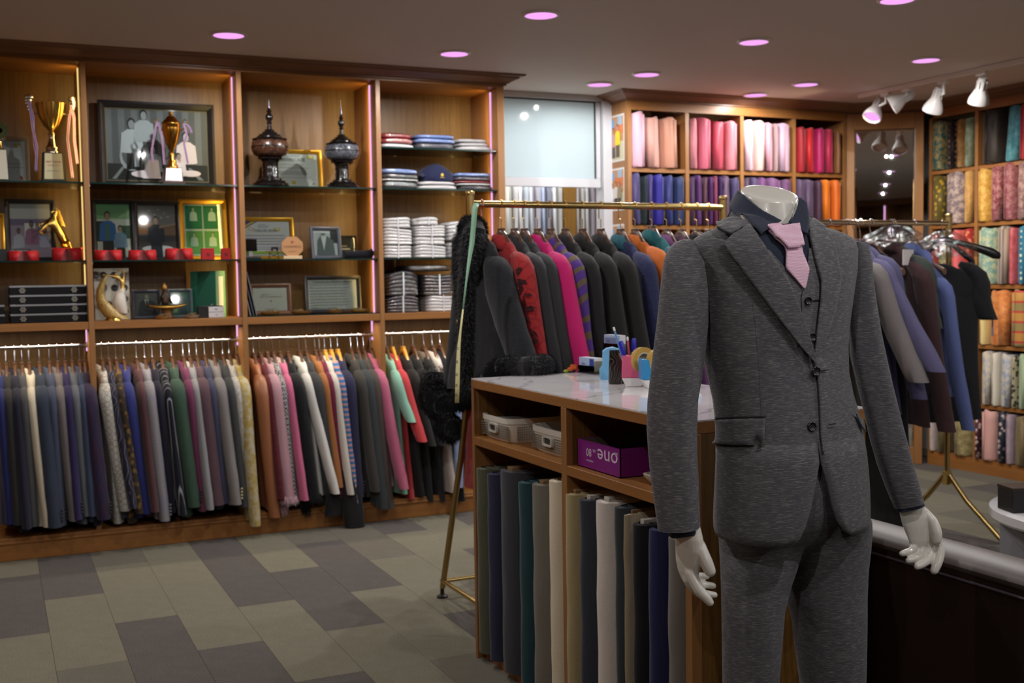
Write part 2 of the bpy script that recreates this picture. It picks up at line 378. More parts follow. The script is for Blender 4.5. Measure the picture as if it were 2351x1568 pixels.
FZ = [.06, .47, .89, 1.31, 1.705, 2.075]
for a, b in FBX:
    for z in FZ: fpart('shelf', G().box(a, b, FW+.004, 6.76, z-.025, z), OAKX)
fpart('base', G().box(3.787, 5.53, FW+.01, 6.7, 0, .035), OAKX)
RW = 6.06
rcab = thing('brocade_cabinet', 'oak shelf unit filled with patterned brocade rolls along the right wall', 'cabinet', (RW, 6.04, 0))
def rpart(name, g, m, **k): return build(name, g.mv((-RW, -6.04, 0)), m, parent=rcab, **k)
rpart('crown_moulding', crown([(RW-.06, 6.055), (RW, 6.0), (RW, 3.2)]), CROWNM, smooth=20)
rpart('header', G().box(RW, RW+.02, 3.2, 6.04, 2.448, 2.51), OAKY)
RDIV = [6.06, 5.65, 5.195, 4.74, 4.285]
for y in RDIV: rpart('divider', G().box(RW, 6.5, y-.0135, y+.0135, 0, 2.45), OAKZ)
rpart('back_panel', G().box(6.5, 6.52, 3.2, 6.06, 0, 2.51), OAK)
RZ = [.095, .47, .875, 1.28, 1.70, 2.08]
for i in range(4):
    for z in RZ: rpart('shelf', G().box(RW+.004, 6.5, RDIV[i+1]+.0135, RDIV[i]-.0135, z-.025, z), OAKY)
rpart('base', G().box(RW-.01, 6.5, 3.2, 6.06, 0, .07), OAKY)
# mirror across the corner
A = Vector((5.56, 6.352, 0)); B = Vector((5.995, 6.058, 0)); L = (B-A).length; ang = math.atan2(B.y-A.y, B.x-A.x)
mir = thing('corner_mirror', 'tall mirror in an oak frame set diagonally across the room corner', 'mirror', A, ang)
build('frame', G().box(0, .055, 0, .03, .0, 2.5).box(L-.055, L, 0, .03, 0, 2.5).box(.055, L-.055, 0, .03, 2.385, 2.5).box(.055, L-.055, 0, .03, 0, .12), OAKZ, parent=mir, bevel=.003)
build('crown_moulding', crown([(0, 0), (L, 0)]), CROWNM, parent=mir, smooth=20)
build('mirror_glass', G().box(.07, L-.07, .008, .016, .135, 2.37), MIRROR, parent=mir, smooth=0)
bv = G()
for q in ([(.055, .12), (L-.055, .12), (L-.07, .135), (.07, .135)], [(.055, 2.385), (.07, 2.37), (L-.07, 2.37), (L-.055, 2.385)], [(.055, .12), (.07, .135), (.07, 2.37), (.055, 2.385)], [(L-.055, .12), (L-.055, 2.385), (L-.07, 2.37), (L-.07, .135)]):
    inner = lambda p: .0079 if .06 < p[0] < L-.06 and .125 < p[1] < 2.38 else .0125
    bv.add([(x, inner((x, z)), z) for x, z in q], [(0, 1, 2, 3)])
build('bevelled_edge', bv, MIRROR, parent=mir, smooth=0)
# ------------------------------------------------------------------ sash window to the far room
win = tag(thing('window_1', None, None, (2.783, 6.6, 0)), kind='structure')
def wpart(name, g, m, **k): return build(name, g.mv((-2.783, -6.6, 0)), m, parent=win, **k)
UPVC = plain((196, 198, 204), .35)
wpart('frame', G().box(2.783, 3.76, 6.57, 6.66, 2.528, CEIL-.001).box(3.695, 3.76, 6.55, 6.66, .0, 2.53), UPVC, bevel=.003)
wpart('sash', G().box(2.80, 3.69, 6.585, 6.625, 1.962, 2.02).box(3.66, 3.69, 6.585, 6.625, 2.0205, 2.521).box(2.80, 3.69, 6.60, 6.625, 2.522, 2.53), UPVC, bevel=.002)
m, nt, b = newmat('frosted_pane'); b.inputs['Base Color'].default_value = C4((214, 226, 230)); b.inputs['Roughness'].default_value = .06; b.inputs['Specular IOR Level'].default_value = .6
tr = nt.nodes.new('ShaderNodeBsdfTranslucent'); tr.inputs[0].default_value = C4((225, 236, 240)); mx = nt.nodes.new('ShaderNodeMixShader'); mx.inputs[0].default_value = .62
nt.links.new(b.outputs[0], mx.inputs[1]); nt.links.new(tr.outputs[0], mx.inputs[2]); nt.links.new(mx.outputs[0], nt.nodes['Material Output'].inputs[0])
wpart('glass_pane', G().box(2.80, 3.66, 6.602, 6.608, 2.02, 2.524), m, smooth=0)
wpart('gasket', G().box(3.652, 3.660, 6.596, 6.602, 2.02, 2.524).box(2.80, 3.66, 6.596, 6.602, 2.518, 2.524), plain((40, 42, 40), .6))
far = thing('far_room_shelves', 'white shelves of the bright room beyond the sash window', 'shelf unit', (3.2, 7.5, 0))
build('shelf', G().box(-.3, 1.5, 0, .45, 1.50, 1.525).box(-.3, 1.5, 0, .45, 2.08, 2.105), WHITE, parent=far)
build('back_panel', G().box(-.3, 1.5, .45, .47, 0, 2.5), WHITE, parent=far)
x0 = ony(1292, 480, 7.5)[0]; x1 = ony(1320, 480, 7.5)[0]
build('divider', G().box(x0-3.2, x1-3.2, -.02, .45, 0, 2.5), wood((176, 124, 50), (206, 156, 84), 'pale_divider'), parent=far)
# ------------------------------------------------------------------ downlights
PHRASE = ['above the third bay of the display cabinet', 'largest one over the middle of the shop floor', 'over the fourth cabinet bay near the crown moulding end', 'large one above the suit mannequin', 'near the track lights, over the mirror',
          'second nearest to the sash window', 'nearest to the sash window', 'between fabric shelves and track lights', 'lowest one just over the pink fabric rolls', 'cut by the top edge of the photo']
for i, (lx, ly) in enumerate(LAMPS):
    lab = 'round ceiling downlight '+(PHRASE[i] if i < 10 else 'outside the view front ceiling spot %s' % 'abcdefghij'[i-10])
    t = thing('downlight', lab, 'ceiling light', (lx, ly, CEIL), group='ceiling downlights')
    build('trim_ring', G().lathe([(.072, -.001), (.072, -.009), (.078, -.011), (.086, -.006), (.088, -.0005)], 32), WHITEP, parent=t)
    build('diffuser', G().lathe([(.0005, -.0085), (.0725, -.0085), (.0725, -.004), (.0005, -.004)], 32), PINK, parent=t)
# ------------------------------------------------------------------ track and spot lamps
TX = 5.3
track = tag(build('lighting_track', G().box(TX-.017, TX+.017, 3.9, 5.93, CEIL-.028, CEIL-.001), WHITEP, bevel=.002), 'white lighting track on the ceiling carrying four spot lamps', 'lighting track')
SPOTS = [((2034, 213), (2012, 268), (-.56, -.13, -.8), 'lit end lamp, pointing at the pink rolls'), ((2082, 203), (2075, 247), (-.6, .6, -.5), 'second from the track end, turned to the left'),
         ((2166, 192), (2150, 248), (.1, .5, -.85), 'third from the track end, aimed down'), ((2254, 183), (2252, 228), (.25, .45, -.85), 'nearest one, in front of the black fabric')]
SHADE = plain((196, 192, 190), .4)
for (su, sv), (hu, hv), d, lab in SPOTS:
    P = onx(su, sv, TX); H = onx(hu, hv, TX)
    t = thing('spot_lamp', 'white track spot lamp, '+lab, 'spot lamp', (TX, P[1], CEIL-.028), group='spot lamps on the track')
    zt = H[2]-(CEIL-.028)+.06
    build('adapter', G().box(-.016, .016, -.035, .035, -.022, 0), WHITEP, parent=t, bevel=.003)
    build('arm', G().tube([(0, 0, -.02), (0, 0, -.05), (0, -.004, zt+.02), (0, H[1]-P[1], zt)], .009, 8), WHITEP, parent=t)
    D = Vector(d).normalized(); q = D.to_track_quat('Z', 'Y').to_matrix().to_4x4()
    hp = Vector((0, H[1]-P[1], zt))
    body = G().lathe([(.001, -.07), (.024, -.07), (.026, -.055), (.024, -.02), (.030, .0), (.048, .035), (.060, .065), (.062, .085), (.056, .088), (.052, .075), (.02, .01)], 24)
    ribs = G()
    for j in range(8):
        aa = j*math.pi/4; ribs.box(.022, .032, -.002, .002, -.05, .02, 0, rot=(0, 0, aa), piv=(0, 0, 0))
    M = Matrix.Translation(hp) @ q
    build('shade', body.xf(M), SHADE, parent=t, smooth=50); build('rib', ribs.xf(M), SHADE, parent=t)
    build('bulb', G().lathe([(.001, .06), (.045, .06), (.05, .072), (.001, .08)], 20).xf(M), PINK if 'lit end' in lab or 'second' in lab else SHADE, parent=t)
# ------------------------------------------------------------------ cabinet behind the camera (seen in the mirror)
rear = thing('rear_cabinet', 'oak wall cabinet reflected at the foot of the corner mirror', 'cabinet', (0, -4.35, 0))
build('crown_moulding', G().box(-1, 5, .0, .50, 2.47, 2.555), CROWNM, parent=rear)
build('back_panel', G().box(-1, 5, 0, .02, 0, 2.5), OAK, parent=rear)
for x in (-1, -.2, .42, 1.06, 1.75, 2.6, 3.6, 4.97): build('divider', G().box(x, x+.03, .02, .45, 0, 2.47), OAKZ, parent=rear)
for z in (.4, .9, 1.4, 1.85, 2.13): build('shelf', G().box(-1, 5, .02, .44, z, z+.03), OAKX, parent=rear)
build('led_strip', G().box(1.02, 1.04, .44, .45, 2.18, 2.46), LEDW, parent=rear)
t = thing('handbag', 'black handbag with a looped handle seen in the mirror', 'bag', (.73, -3.98, 2.161))
build('body', G().loft([sell(0, 0, z, a, b, 16, 3) for z, a, b in ((0, .13, .06), (.02, .15, .07), (.09, .13, .06), (.12, .10, .03))]), BLACK, parent=t)
build('handle', G().tube([(-.08, 0, .11), (-.06, 0, .22), (0, 0, .27), (.06, 0, .22), (.08, 0, .11)], .008), BLACK, parent=t)
# ================================================================== garments on hangers
# local frame: hook on the rail at the origin, broad side along y (near shoulder at -y), z down
HW_DARK = plain((84, 56, 40), .35, coat=.3); HW_LIGHT = plain((214, 160, 70), .35, coat=.3); HOOK_B = plain((196, 160, 96), .3, 1); PLASTIC_BLK = plain((20, 20, 22), .3)
def hanger(par, half, mat, hookm, crank=False, drop=.085, as_part=True):
    h = G()
    r = .017
    loop = [(0, r*math.sin(a), r*math.cos(a)+.001) for a in np.linspace(-2.0, 1.9, 9)]
    if crank: pts = loop[:1][::-1]; pts = loop + [(0, .016, -.045), (0, .016, -.052), (0, 0, -.058), (0, 0, -drop)]
    else: pts = loop + [(0, .004, -.045), (0, 0, -drop)]
    hk = build('hook', G().tube(pts, .0024, 6), hookm)
    Y = [0, .03, .09, .15, half*.96]; Z = [-drop-.012, -drop-.022, -drop-.080, -drop-.130, -drop-.158]
    rg = []
    ys = [-y for y in Y[::-1]]+Y[1:]; zs = Z[::-1]+Z[1:]
    for y, z in zip(ys, zs):
        k = 1.0 if abs(y) < .05 else (.75 if abs(y) < half*.9 else 1.0)
        rg.append([(.013*k*math.cos(t)*(1.15 if abs(y) > .1 else .9), y, z+.018*k*math.sin(t)) for t in np.linspace(0, 2*math.pi, 9)[:-1]])
    h.loft(rg).box(-.008, .008, -.022, .022, -drop-.02, -drop+.008)
    hg = build('hanger', h, mat, parent=par, bevel=.002)
    hk.parent = hg
    return hg
def garment(name, label, cat, hook, mat, rz=0, half=.205, L=.82, tx=.02, sl=.62, sr=(.030, .052), sway=.0, splay=.04, flare=.0, top=-.115, hmat=None, hookm=None,
            collar=True, cmat=None, buttons=None, crank=False, group=None, fringe=None, sleeve='long', slope=.125, seam=True, smat=None, ysh=0.0, lapel=None, drop=.085, hang=True, far=True, xc=0.0, sl2=None, wallside=None, splay2=None):
    if wallside is None: wallside = hook[1] > 6
    if wallside: L *= random.uniform(.965, 1.03); sl *= random.uniform(.97, 1.03)
    t = thing(name, label, cat, hook, rz, group)
    if hang: hanger(t, half, hmat or HW_DARK, hookm or CHROME, crank, drop)
    rings = []; n = 28; ph = random.uniform(0, 6)
    sh = top-slope
    d0 = slope-.115
    lv = [(top+.004, .040, .022, 0), (top-.004, .070, .030, 0), (top-.022, .105, .030, .0), (top-.052-d0*.4, .145, .028, 0), (top-.082-d0*.7, half*.90, .026, 0), (sh, half, .025, 0), (sh-.05, half+.004, tx+.004, .1)]
    for k in range(1, 9):
        q = k/8; lv.append((sh-.05-(L-.05+top*0-slope)*q, half+flare*q-.012*math.sin(q*math.pi), tx+.012*q, .1+.9*q))
    for z, hy, hx, q in lv:
        ring = []
        for j in range(n):
            a = 2*math.pi*j/n; c, s_ = math.cos(a), math.sin(a)
            y = hy*abs(s_)**.8*(1 if s_ >= 0 else -1); x = hx*abs(c)**.9*(1 if c >= 0 else -1)
            wv = q*.007*math.sin(y*42+ph)+q*.004*math.sin(y*17+ph*2)
            ring.append((x+wv+sway*.55*q+xc*q, y+ysh*q, z + (.01*math.sin(y*9+ph) if q >= 1 else 0)))
        rings.append(ring)
    build('body', G().loft(rings), mat, parent=t, smooth=70)
    if sleeve:
        sm = smat or mat
        for sgn in ((-1, 1) if far else (-1,)):
            rs = []
            S = (sl if sgn < 0 or not sl2 else sl2) if sleeve == 'long' else min(sl, .24)
            ye = half-.012
            # path in the y-z plane: along the shoulder, over the cap, down the arm
            path = [(ye-.085, sh+.062, .40, .30), (ye-.055, sh+.046, .72, .50), (ye-.022, sh+.026, .92, .72), (ye+.006, sh-.004, 1.0, .90), (ye+.016, sh-.045, 1.0, 1.0)]
            for k in range(1, 9):
                q = k/8; sp_ = splay if sgn < 0 else (0.0 if wallside else (splay if splay2 is None else splay2)); path.append((ye+.016+(sp_-.016)*q-.012*math.sin(q*math.pi), sh-.045-(S-.06)*q, 1-.18*q, 1-.15*q))
            nP = len(path)
            for k, (py, pz, ka, kb) in enumerate(path):
                p0, p1 = path[max(k-1, 0)], path[min(k+1, nP-1)]; ty, tz = p1[0]-p0[0], p1[1]-p0[1]; l_ = math.hypot(ty, tz); ty, tz = ty/l_, tz/l_
                if k == nP-1: ty, tz = 0, -1
                q = max(0, min(1, (sh-pz)/S)); a1, b1 = sr[0]*ka, sr[1]*kb; xx = (sway*q if sgn < 0 else sway*.6*q)+xc*q
                rs.append([(xx+a1*math.cos(2*math.pi*j/16)*(1+.06*q*math.sin(q*23+ph+j)), sgn*(py-b1*math.sin(2*math.pi*j/16)*tz*(1+.05*q*math.sin(q*17+ph))), pz+b1*math.sin(2*math.pi*j/16)*ty) for j in range(16)])
            so = build('sleeve', G().loft(rs), sm, parent=t, smooth=80)
            if buttons and sgn < 0:
                bg = G(); last = rs[-1]
                for k in range(4): bg.ell((sway*.97+sr[0]*.80+xc, -(half-.012+splay)-sr[1]*.45, sh+.016-S+.03+.017*k), (.0065, .0045, .0065), 8, 5)
                build('cuff_button', bg, buttons, parent=so)
    if collar:
        cm = cmat or mat
        cr = []
        for z, hy, hx in ((top+.008, .036, .026), (top+.018, .042, .031), (top+.012, .052, .037), (top-.02, .076, .040), (top-.045, .102, .038)):
            cr.append([(hx*math.cos(2*math.pi*j/20), hy*math.sin(2*math.pi*j/20), z-.012*math.cos(2*math.pi*j/20)) for j in range(20)])
        build('collar', G().loft(cr, c0=False, c1=False), cm, parent=t, smooth=60, solid=.002)
    if fringe:
        for zz, (hy, hx) in ((sh-.05-(L-.05-slope), (half+flare, tx+.02)), ):
            fg = G(); rr = random.Random(3)
            for k in range(420):
                a = rr.uniform(0, 6.283); y = hy*1.02*math.sin(a)+ysh; x = (hx+.006)*math.cos(a)+sway*.55+xc; l = rr.uniform(.015, .035); z = zz+rr.uniform(-.005, .03)
                dx, dy = rr.uniform(-.014, .014), rr.uniform(-.014, .014)
                fg.add([(x-.002, y, z), (x+.002, y+.002, z), (x+dx, y+dy, z-l)], [(0, 1, 2)])
            build('fringe', fg, fringe, parent=t, smooth=0)['kind'] = 'stuff'
            if sleeve == 'long':
                fg = G(); zc = sh+.016-sl
                for k in range(300):
                    a = rr.uniform(0, 6.283); x = sway+xc+sr[0]*.95*math.cos(a); y = -(half-.012+splay)+sr[1]*.95*math.sin(a); z = zc+rr.uniform(-.004, .03); l = rr.uniform(.015, .035)
                    fg.add([(x-.002, y, z), (x+.002, y+.002, z), (x+rr.uniform(-.016, .016), y+rr.uniform(-.016, .004), z-l)], [(0, 1, 2)])
                build('fringe', fg, fringe, parent=t, smooth=0)['kind'] = 'stuff'
    return t
RY, RZL = 6.28, 1.062
def rail_x(u, v): return ony(u, v, RY)[0]
BK = plain((28, 26, 26), .4)
def C(a, b=None, *r, **k): return cloth(tuple(int(x*.86) for x in a), tuple(int(x*.9) for x in b) if b else None, *r, **k)
# --- first bay: twelve tailored jackets -------------------------------------------------
g1 = 'tailored jackets in the first bay'
W1 = 'in the first bay'
D1 = [(-4, 'royal blue jacket cut by the left photo edge', C((38, 44, 98)), {}),
      (12, 'charcoal jacket with a grey collar, second from the left edge', C((48, 47, 48)), dict(cmat=C((96, 84, 82)))),
      (32, 'near-black navy jacket, third from the left edge', C((38, 38, 54)), {}),
      (48.5, 'flecked grey tweed jacket left of the cream one', C((84, 84, 88), kind='melange'), {}),
      (65, 'cream jacket, the only pale one', C((212, 202, 180)), dict(sway=.05)),
      (88.6, 'wide-sleeved slate navy jacket right of the cream one', C((52, 60, 76)), dict(sr=(.044, .055), sway=.035)),
      (111.6, 'mid blue-grey jacket, two right of the cream one', C((72, 78, 102)), {}),
      (130, 'taupe grey jacket with a pinkish cast', C((128, 120, 122), kind='melange'), dict(sway=.04)),
      (147.6, 'dark violet jacket right of the taupe one', C((50, 44, 84)), {}),
      (164, 'plain mid grey jacket, third from the divider', C((100, 104, 112)), dict(sway=.03)),
      (181, 'steel blue jacket, second from the divider', C((66, 76, 100)), {}),
      (193, 'dark purple-navy checked jacket beside the first divider', C((42, 42, 72), (70, 40, 60), 'plaid', 1.5), dict(sr=(.042, .056), sway=.05))]
for i, (u, lab, m, o) in enumerate(D1):
    k = dict(sway=.022, L=.775, sl=.635, sr=(.027, .05), top=-.132, half=.19, splay=.015+.02*((i*7) % 3), buttons=BK if i in (5, 6, 8, 11) else None, group=g1); k.update(o)
    garment('jacket', lab+' '+W1, 'jacket', (rail_x(u, 790), RY, RZL), m, **k)
# --- second bay --------------------------------------------------------------------------
g2 = 'patterned and plain jackets in the second bay'
D2 = [(232, 'white jacket patterned with grey circles and black cuff buttons, leftmost in the second bay', C((206, 204, 198), (150, 145, 130), 'circles', 1), dict(buttons=BLACK, sway=.075, sr=(.036, .05), sl=.60, L=.76)),
      (248, 'dark navy paisley jacket right of the white circle-patterned one', C((44, 44, 64), (150, 140, 150), 'paisley'), dict(sway=.075, sl=.60)),
      (264.6, 'dark brown jacket with a gold floral weave', C((62, 52, 42), (120, 92, 48), 'floral', 1.2), dict(sway=.07)),
      (282, 'bright royal blue jacket in the second bay', C((48, 54, 120)), dict(sway=.07, sr=(.034, .05), sl=.62)),
      (311.8, 'maroon jacket right of the royal blue one', C((88, 58, 62)), dict(sway=.04)),
      (330.6, 'pale grey plaid jacket with cuff buttons', C((158, 152, 148), (130, 136, 170), 'plaid', 1), dict(sway=.05, sr=(.034, .052), sl=.67, buttons=plain((110, 104, 110), .4))),
      (348, 'black-navy jacket between plaid and pinstripe ones', C((32, 30, 48)), dict(sway=.05)),
      (368.8, 'black pinstriped jacket with white lines', C((26, 27, 40), (150, 150, 160), 'pinstripe', .8), dict(sway=.05)),
      (392.7, 'forest green jacket left of the burgundy one', C((60, 84, 70)), dict(sway=.06, sr=(.042, .055), buttons=plain((30, 40, 34), .4))),
      (419, 'burgundy jacket right of the green one', C((116, 58, 90)), dict(sway=.05)),
      (433.5, 'light silver grey jacket with a whitish collar', C((146, 146, 150)), dict(sway=.045, cmat=C((200, 196, 196)))),
      (450, 'mauve-brown jacket right of the silver grey one', C((92, 70, 80)), dict(sway=.05, sr=(.044, .055))),
      (468.6, 'dusky blue jacket, third from the white lace one', C((68, 70, 96)), dict(sway=.05)),
      (489, 'medium grey jacket with pale cuff buttons', C((134, 130, 130)), dict(sway=.055, sr=(.034, .052), buttons=plain((170, 160, 120), .4))),
      (510, 'charcoal black jacket left of the white lace one', C((66, 68, 70)), dict(sway=.05)),
      (525, 'white lace jacket, second from the second divider', C((214, 210, 204), (180, 176, 168), 'brocade', 2.4), dict(sway=.06)),
      (541, 'cream brocade jacket with gold scrollwork beside the second divider', C((204, 192, 160), (182, 158, 84), 'brocade', .9), dict(sway=.03, sr=(.036, .055), sl=.76, L=.86))]
for i, (u, lab, m, o) in enumerate(D2):
    k = dict(L=.775, sl=.635, sr=(.026, .05), top=-.132, half=.19, splay=.015+.025*((i*5) % 3), group=g2); k.update(o)
    garment('jacket', lab, 'jacket', (rail_x(u, 782), RY, RZL), m, **k)
# --- third bay ---------------------------------------------------------------------------
g3 = 'mixed garments in the third bay'
PKT = (214, 168, 178)
D3 = [(580.8, 'leather_jacket', 'tan quilted leather jacket beside the second divider', 'jacket', plain((150, 96, 66), .42, spec=.4), dict(sway=.05, sr=(.040, .056), L=.78, sl=.72)),
      (595.8, 'jacket', 'dark red sparkling tweed jacket', 'jacket', C((96, 34, 44), (150, 70, 80), 'sparkle'), dict(sway=.04, sl=.60, L=.74)),
      (611.7, 'jacket', 'pale pink tweed jacket with fringed hem and cuffs', 'jacket', C(PKT, (190, 140, 152), 'melange'), dict(sway=.05, fringe=C((216, 180, 188)), sr=(.044, .055), sl=.64, L=.80)),
      (625.5, 'jacket', 'black and white houndstooth jacket', 'jacket', C((40, 40, 46), (190, 188, 192), 'check', 1), dict(sway=.05, sl=.65, L=.78)),
      (641.4, 'blouse', 'pink blouse with a white lace collar', 'blouse', C((208, 110, 146)), dict(sway=.06, cmat=C((236, 214, 214), (200, 170, 175), 'brocade', 3), sl=.62, L=.76)),
      (659.6, 'jacket', 'black woolly jacket with a fringed hem', 'jacket', C((24, 25, 28), (44, 45, 50), 'melange'), dict(sway=.07, sr=(.044, .055), fringe=C((24, 25, 28)), sl=.64, L=.82)),
      (686, 'blouse', 'plain white blouse with wide tapering sleeve', 'blouse', C((222, 220, 216)), dict(sway=.12, splay=.08, sl=.62, sr=(.03, .05), L=.74)),
      (702, 'jacket', 'charcoal jacket right of the white blouse', 'jacket', C((60, 61, 63)), dict(sway=.09, sr=(.044, .055), splay=.02)),
      (722.7, 'jacket', 'camel brown jacket with orange tint', 'jacket', C((170, 112, 66)), dict(sway=.06, sl=.6, L=.72)),
      (733, 'jacket', 'deep wine red jacket right of the camel one', 'jacket', C((112, 34, 62)), dict(sway=.06)),
      (745, 'jacket', 'cream white jacket left of the striped shirt', 'jacket', C((218, 210, 200)), dict(sway=.06, hmat=HW_LIGHT)),
      (759.4, 'shirt', 'blue and pink striped shirt on a light wood hanger', 'shirt', C((206, 160, 164), (62, 120, 180), 'stripes', 1), dict(sway=.06, hmat=HW_LIGHT, sl=.7, L=.8)),
      (775, 'jacket', 'navy jacket on a light wood hanger, centre of the third bay', 'jacket', C((46, 46, 76)), dict(sway=.04, sr=(.040, .056), hmat=HW_LIGHT, buttons=BK)),
      (805.3, 'jacket', 'brown-grey jacket right of the navy one', 'jacket', C((70, 68, 66)), dict(sway=.055, sr=(.034, .054), splay=.05)),
      (820.6, 'jacket', 'dark slate jacket, third from the third divider', 'jacket', C((64, 70, 74)), dict(sway=.06, sr=(.040, .056), sl=.74, L=.83)),
      (834, 'coat', 'long grey-brown coat with a brown fur collar', 'coat', C((84, 76, 72)), dict(sway=.07, cmat=C((120, 92, 78), (60, 44, 38), 'brocade', 3), sr=(.036, .055), sl=.74, L=.84)),
      (850, 'jacket', 'dusty rose pink jacket beside the third divider', 'jacket', C((198, 108, 138)), dict(sway=.09, splay=.10, sr=(.036, .055), sl=.62, L=.74))]
for i, (u, nm, lab, cat, m, o) in enumerate(D3):
    k = dict(L=.77, sl=.64, sr=(.027, .05), top=-.132, half=.19, splay=.02+.02*((i*5) % 3), group=g3); k.update(o)
    garment(nm, lab, cat, (rail_x(u, 775), RY, RZL), m, **k)
# --- fourth bay --------------------------------------------------------------------------
g4 = 'shirts and dresses in the fourth bay'
D4 = [(886, 'dress', 'mint green short-sleeved dress behind the pink jacket', 'dress', C((150, 206, 184)), dict(sleeve='short', sway=.05, splay=.10, sl=.42, L=.80)),
      (900, 'dress', 'coral red polo dress with a flared short sleeve', 'dress', C((206, 72, 76)), dict(sleeve='long', sl=.36, sway=.06, splay=.14, sr=(.034, .052), L=.84, hmat=HW_LIGHT)),
      (925, 'dress', 'black dress right of the coral polo dress', 'dress', C((42, 41, 42)), dict(sl=.38, sway=.06, splay=.11, L=.83, hmat=HW_LIGHT, collar=False)),
      (948, 'dress', 'black round-necked dress, second of three in the fourth bay', 'dress', C((40, 40, 42)), dict(sl=.38, sway=.06, splay=.11, L=.83, collar=False)),
      (972, 'dress', 'black dress with a pale neckline lining, third of three', 'dress', C((42, 42, 44)), dict(sl=.36, sway=.05, splay=.11, L=.83, cmat=C((120, 110, 100)))),
      (992, 'dress', 'white slip dress between black garments in the fourth bay', 'dress', C((214, 206, 200)), dict(sleeve=None, L=.76, half=.17, sway=.05, ysh=-.12)),
      (1010, 'dress', 'long black dress at the right end of the fourth bay', 'dress', C((26, 28, 36)), dict(sl=.5, L=.83, sway=.05, ysh=-.08))]
for u, nm, lab, cat, m, o in D4:
    k = dict(sr=(.03, .05), top=-.138, half=.19, group=g4); k.update(o)
    garment(nm, lab, cat, (rail_x(u, 768), RY, RZL), m, **k)
P = ony(1057, 1110, 6.0)
t = thing('shirt', 'pale blue shirt tail hanging beside the red lace dress near the floor', 'shirt', (P[0], 6.02, .17))
build('body', G().loft([sell(0, 0, z, a, .02, 16, 2.5) for z, a in ((0, .022), (.12, .026), (.3, .03), (.5, .03))]), C((150, 170, 214)), parent=t)
# a black garment and a brown satchel standing under the third bay
P = onz(812, 1208, .0); 
t = thing('trousers', 'black trouser leg hanging down to the carpet below the third bay', 'trousers', (P[0], 6.045, 0.004))
rg = []
for k in range(8):
    q = k/7; rg.append(sell(-.03*q, .05*q, .0+.45*q, .056+.004*math.sin(k*.8), .042, 18, 2.6))
build('leg', G().loft(rg), C((36, 34, 36)), parent=t, smooth=70)
build('leg', G().loft([sell(-.115+.05*q, .03+.02*q, .07+.2*q, .05+.02*q, .03, 14, 2.4) for q in (0, .4, .8, 1.2)]), C((34, 33, 36)), parent=t, smooth=70)
P = ony(760, 1166, 6.2)
t = thing('satchel', 'small brown leather satchel on the cabinet floor below the camel jacket', 'bag', (P[0], 6.24, .117))
LEA = plain((104, 66, 52), .4)
build('body', G().loft([sell(0, 0, z, a, .06, 20, 3) for z, a in ((0, .10), (.02, .115), (.10, .11), (.15, .085))]), LEA, parent=t)
build('flap', G().loft([sell(0, -.008, z, a, .06, 20, 3) for z, a in ((.08, .108), (.11, .112), (.157, .088))]), plain((140, 92, 70), .35), parent=t)
# ================================================================== brass garment rack in front
FRY, FRZ = 4.20, 1.676
XL, XR = ony(1079, 468, FRY)[0], ony(1660, 478, FRY)[0]
rk = thing('garment_rack', 'brass garment rack of coats in front of the sash window', 'clothes rack', (XL, FRY, 0))
build('rail', G().tube([(0, 0, FRZ), (XR-XL, 0, FRZ)], .0145, 14), BRASS, parent=rk)
for x in (0, XR-XL):
    q = build('post', G().lathe([(.0001, 1.10), (.012, 1.10), (.012, 1.60), (.017, 1.603), (.017, 1.71), (.019, 1.712), (.019, 1.722), (.013, 1.728), (.0001, 1.73)], 16, c=(x, 0, 0)).box(x-.016, x+.016, -.02, .02, 1.06, 1.13), BRASS, parent=rk, bevel=.002)
    for s in (-1, 1):
        l = build('leg', G().tube([(x, 0, 1.10), (x, s*.15, .62), (x-.03 if x == 0 else x+.03, s*.31, .045)], .013, 10), BRASS2, parent=rk)
        build('foot', G().lathe([(.0001, 0), (.024, 0), (.024, .008), (.01, .014), (.008, .045), (.0001, .05)], 14, c=(x-.03 if x == 0 else x+.03, s*.315, 0)), BLACK, parent=l)
    e = -.03 if x == 0 else .03
    build('base_bar', G().tube([(x+e, -.315, .075), (x+e, .315, .075)], .010, 10), BRASS, parent=rk)
for s in (-1, 1): build('base_bar', G().tube([(-.03, s*.31, .072), (XR-XL+.03, s*.31, .072)], .009, 10), BRASS, parent=rk)
def fx(u): return ony(u, 470, FRY)[0]
def rack(u, nm, lab, cat, m, **o):
    k = dict(half=.215, L=.80, sl=.62, sr=(.036, .055), tx=.026, top=-.150, slope=.12, splay=.20, flare=.05, sway=0.02, hookm=HOOK_B, crank=True, drop=.104, group='coats and jackets on the brass rack'); k.update(o)
    return garment(nm, lab, cat, (fx(u), FRY, FRZ), m, **k)
BLK = C((46, 46, 49), rough=.75); 
rack(1180, 'blazer', 'black blazer right behind the red lace coat on the brass rack', 'jacket', BLK)
rack(1203, 'blazer', 'black blazer left of the magenta coat on the brass rack', 'jacket', C((50, 50, 53)))
rack(1233.6, 'coat', 'magenta pink coat with a stand-up collar', 'coat', C((204, 36, 112)), splay=.24, sr=(.04, .06))
rack(1264, 'jacket', 'violet jacket slashed with olive stripes', 'jacket', C((94, 62, 150), (110, 96, 74), 'slash', 1), splay=.12)
rack(1297, 'blazer', 'black blazer right of the violet striped jacket', 'jacket', C((40, 39, 41)), splay=.12)
rack(1337, 'blazer', 'black blazer in the middle of the three after the violet jacket', 'jacket', C((42, 42, 42)), splay=.18)
rack(1379, 'blazer', 'black blazer left of the blue jacket with teal collar', 'jacket', C((44, 43, 43)), splay=.20)
rack(1424, 'jacket', 'dark blue crinkled jacket with a teal shoulder cape', 'jacket', C((56, 62, 104), (78, 84, 124), 'melange'), splay=.12, cmat=C((52, 104, 118)))
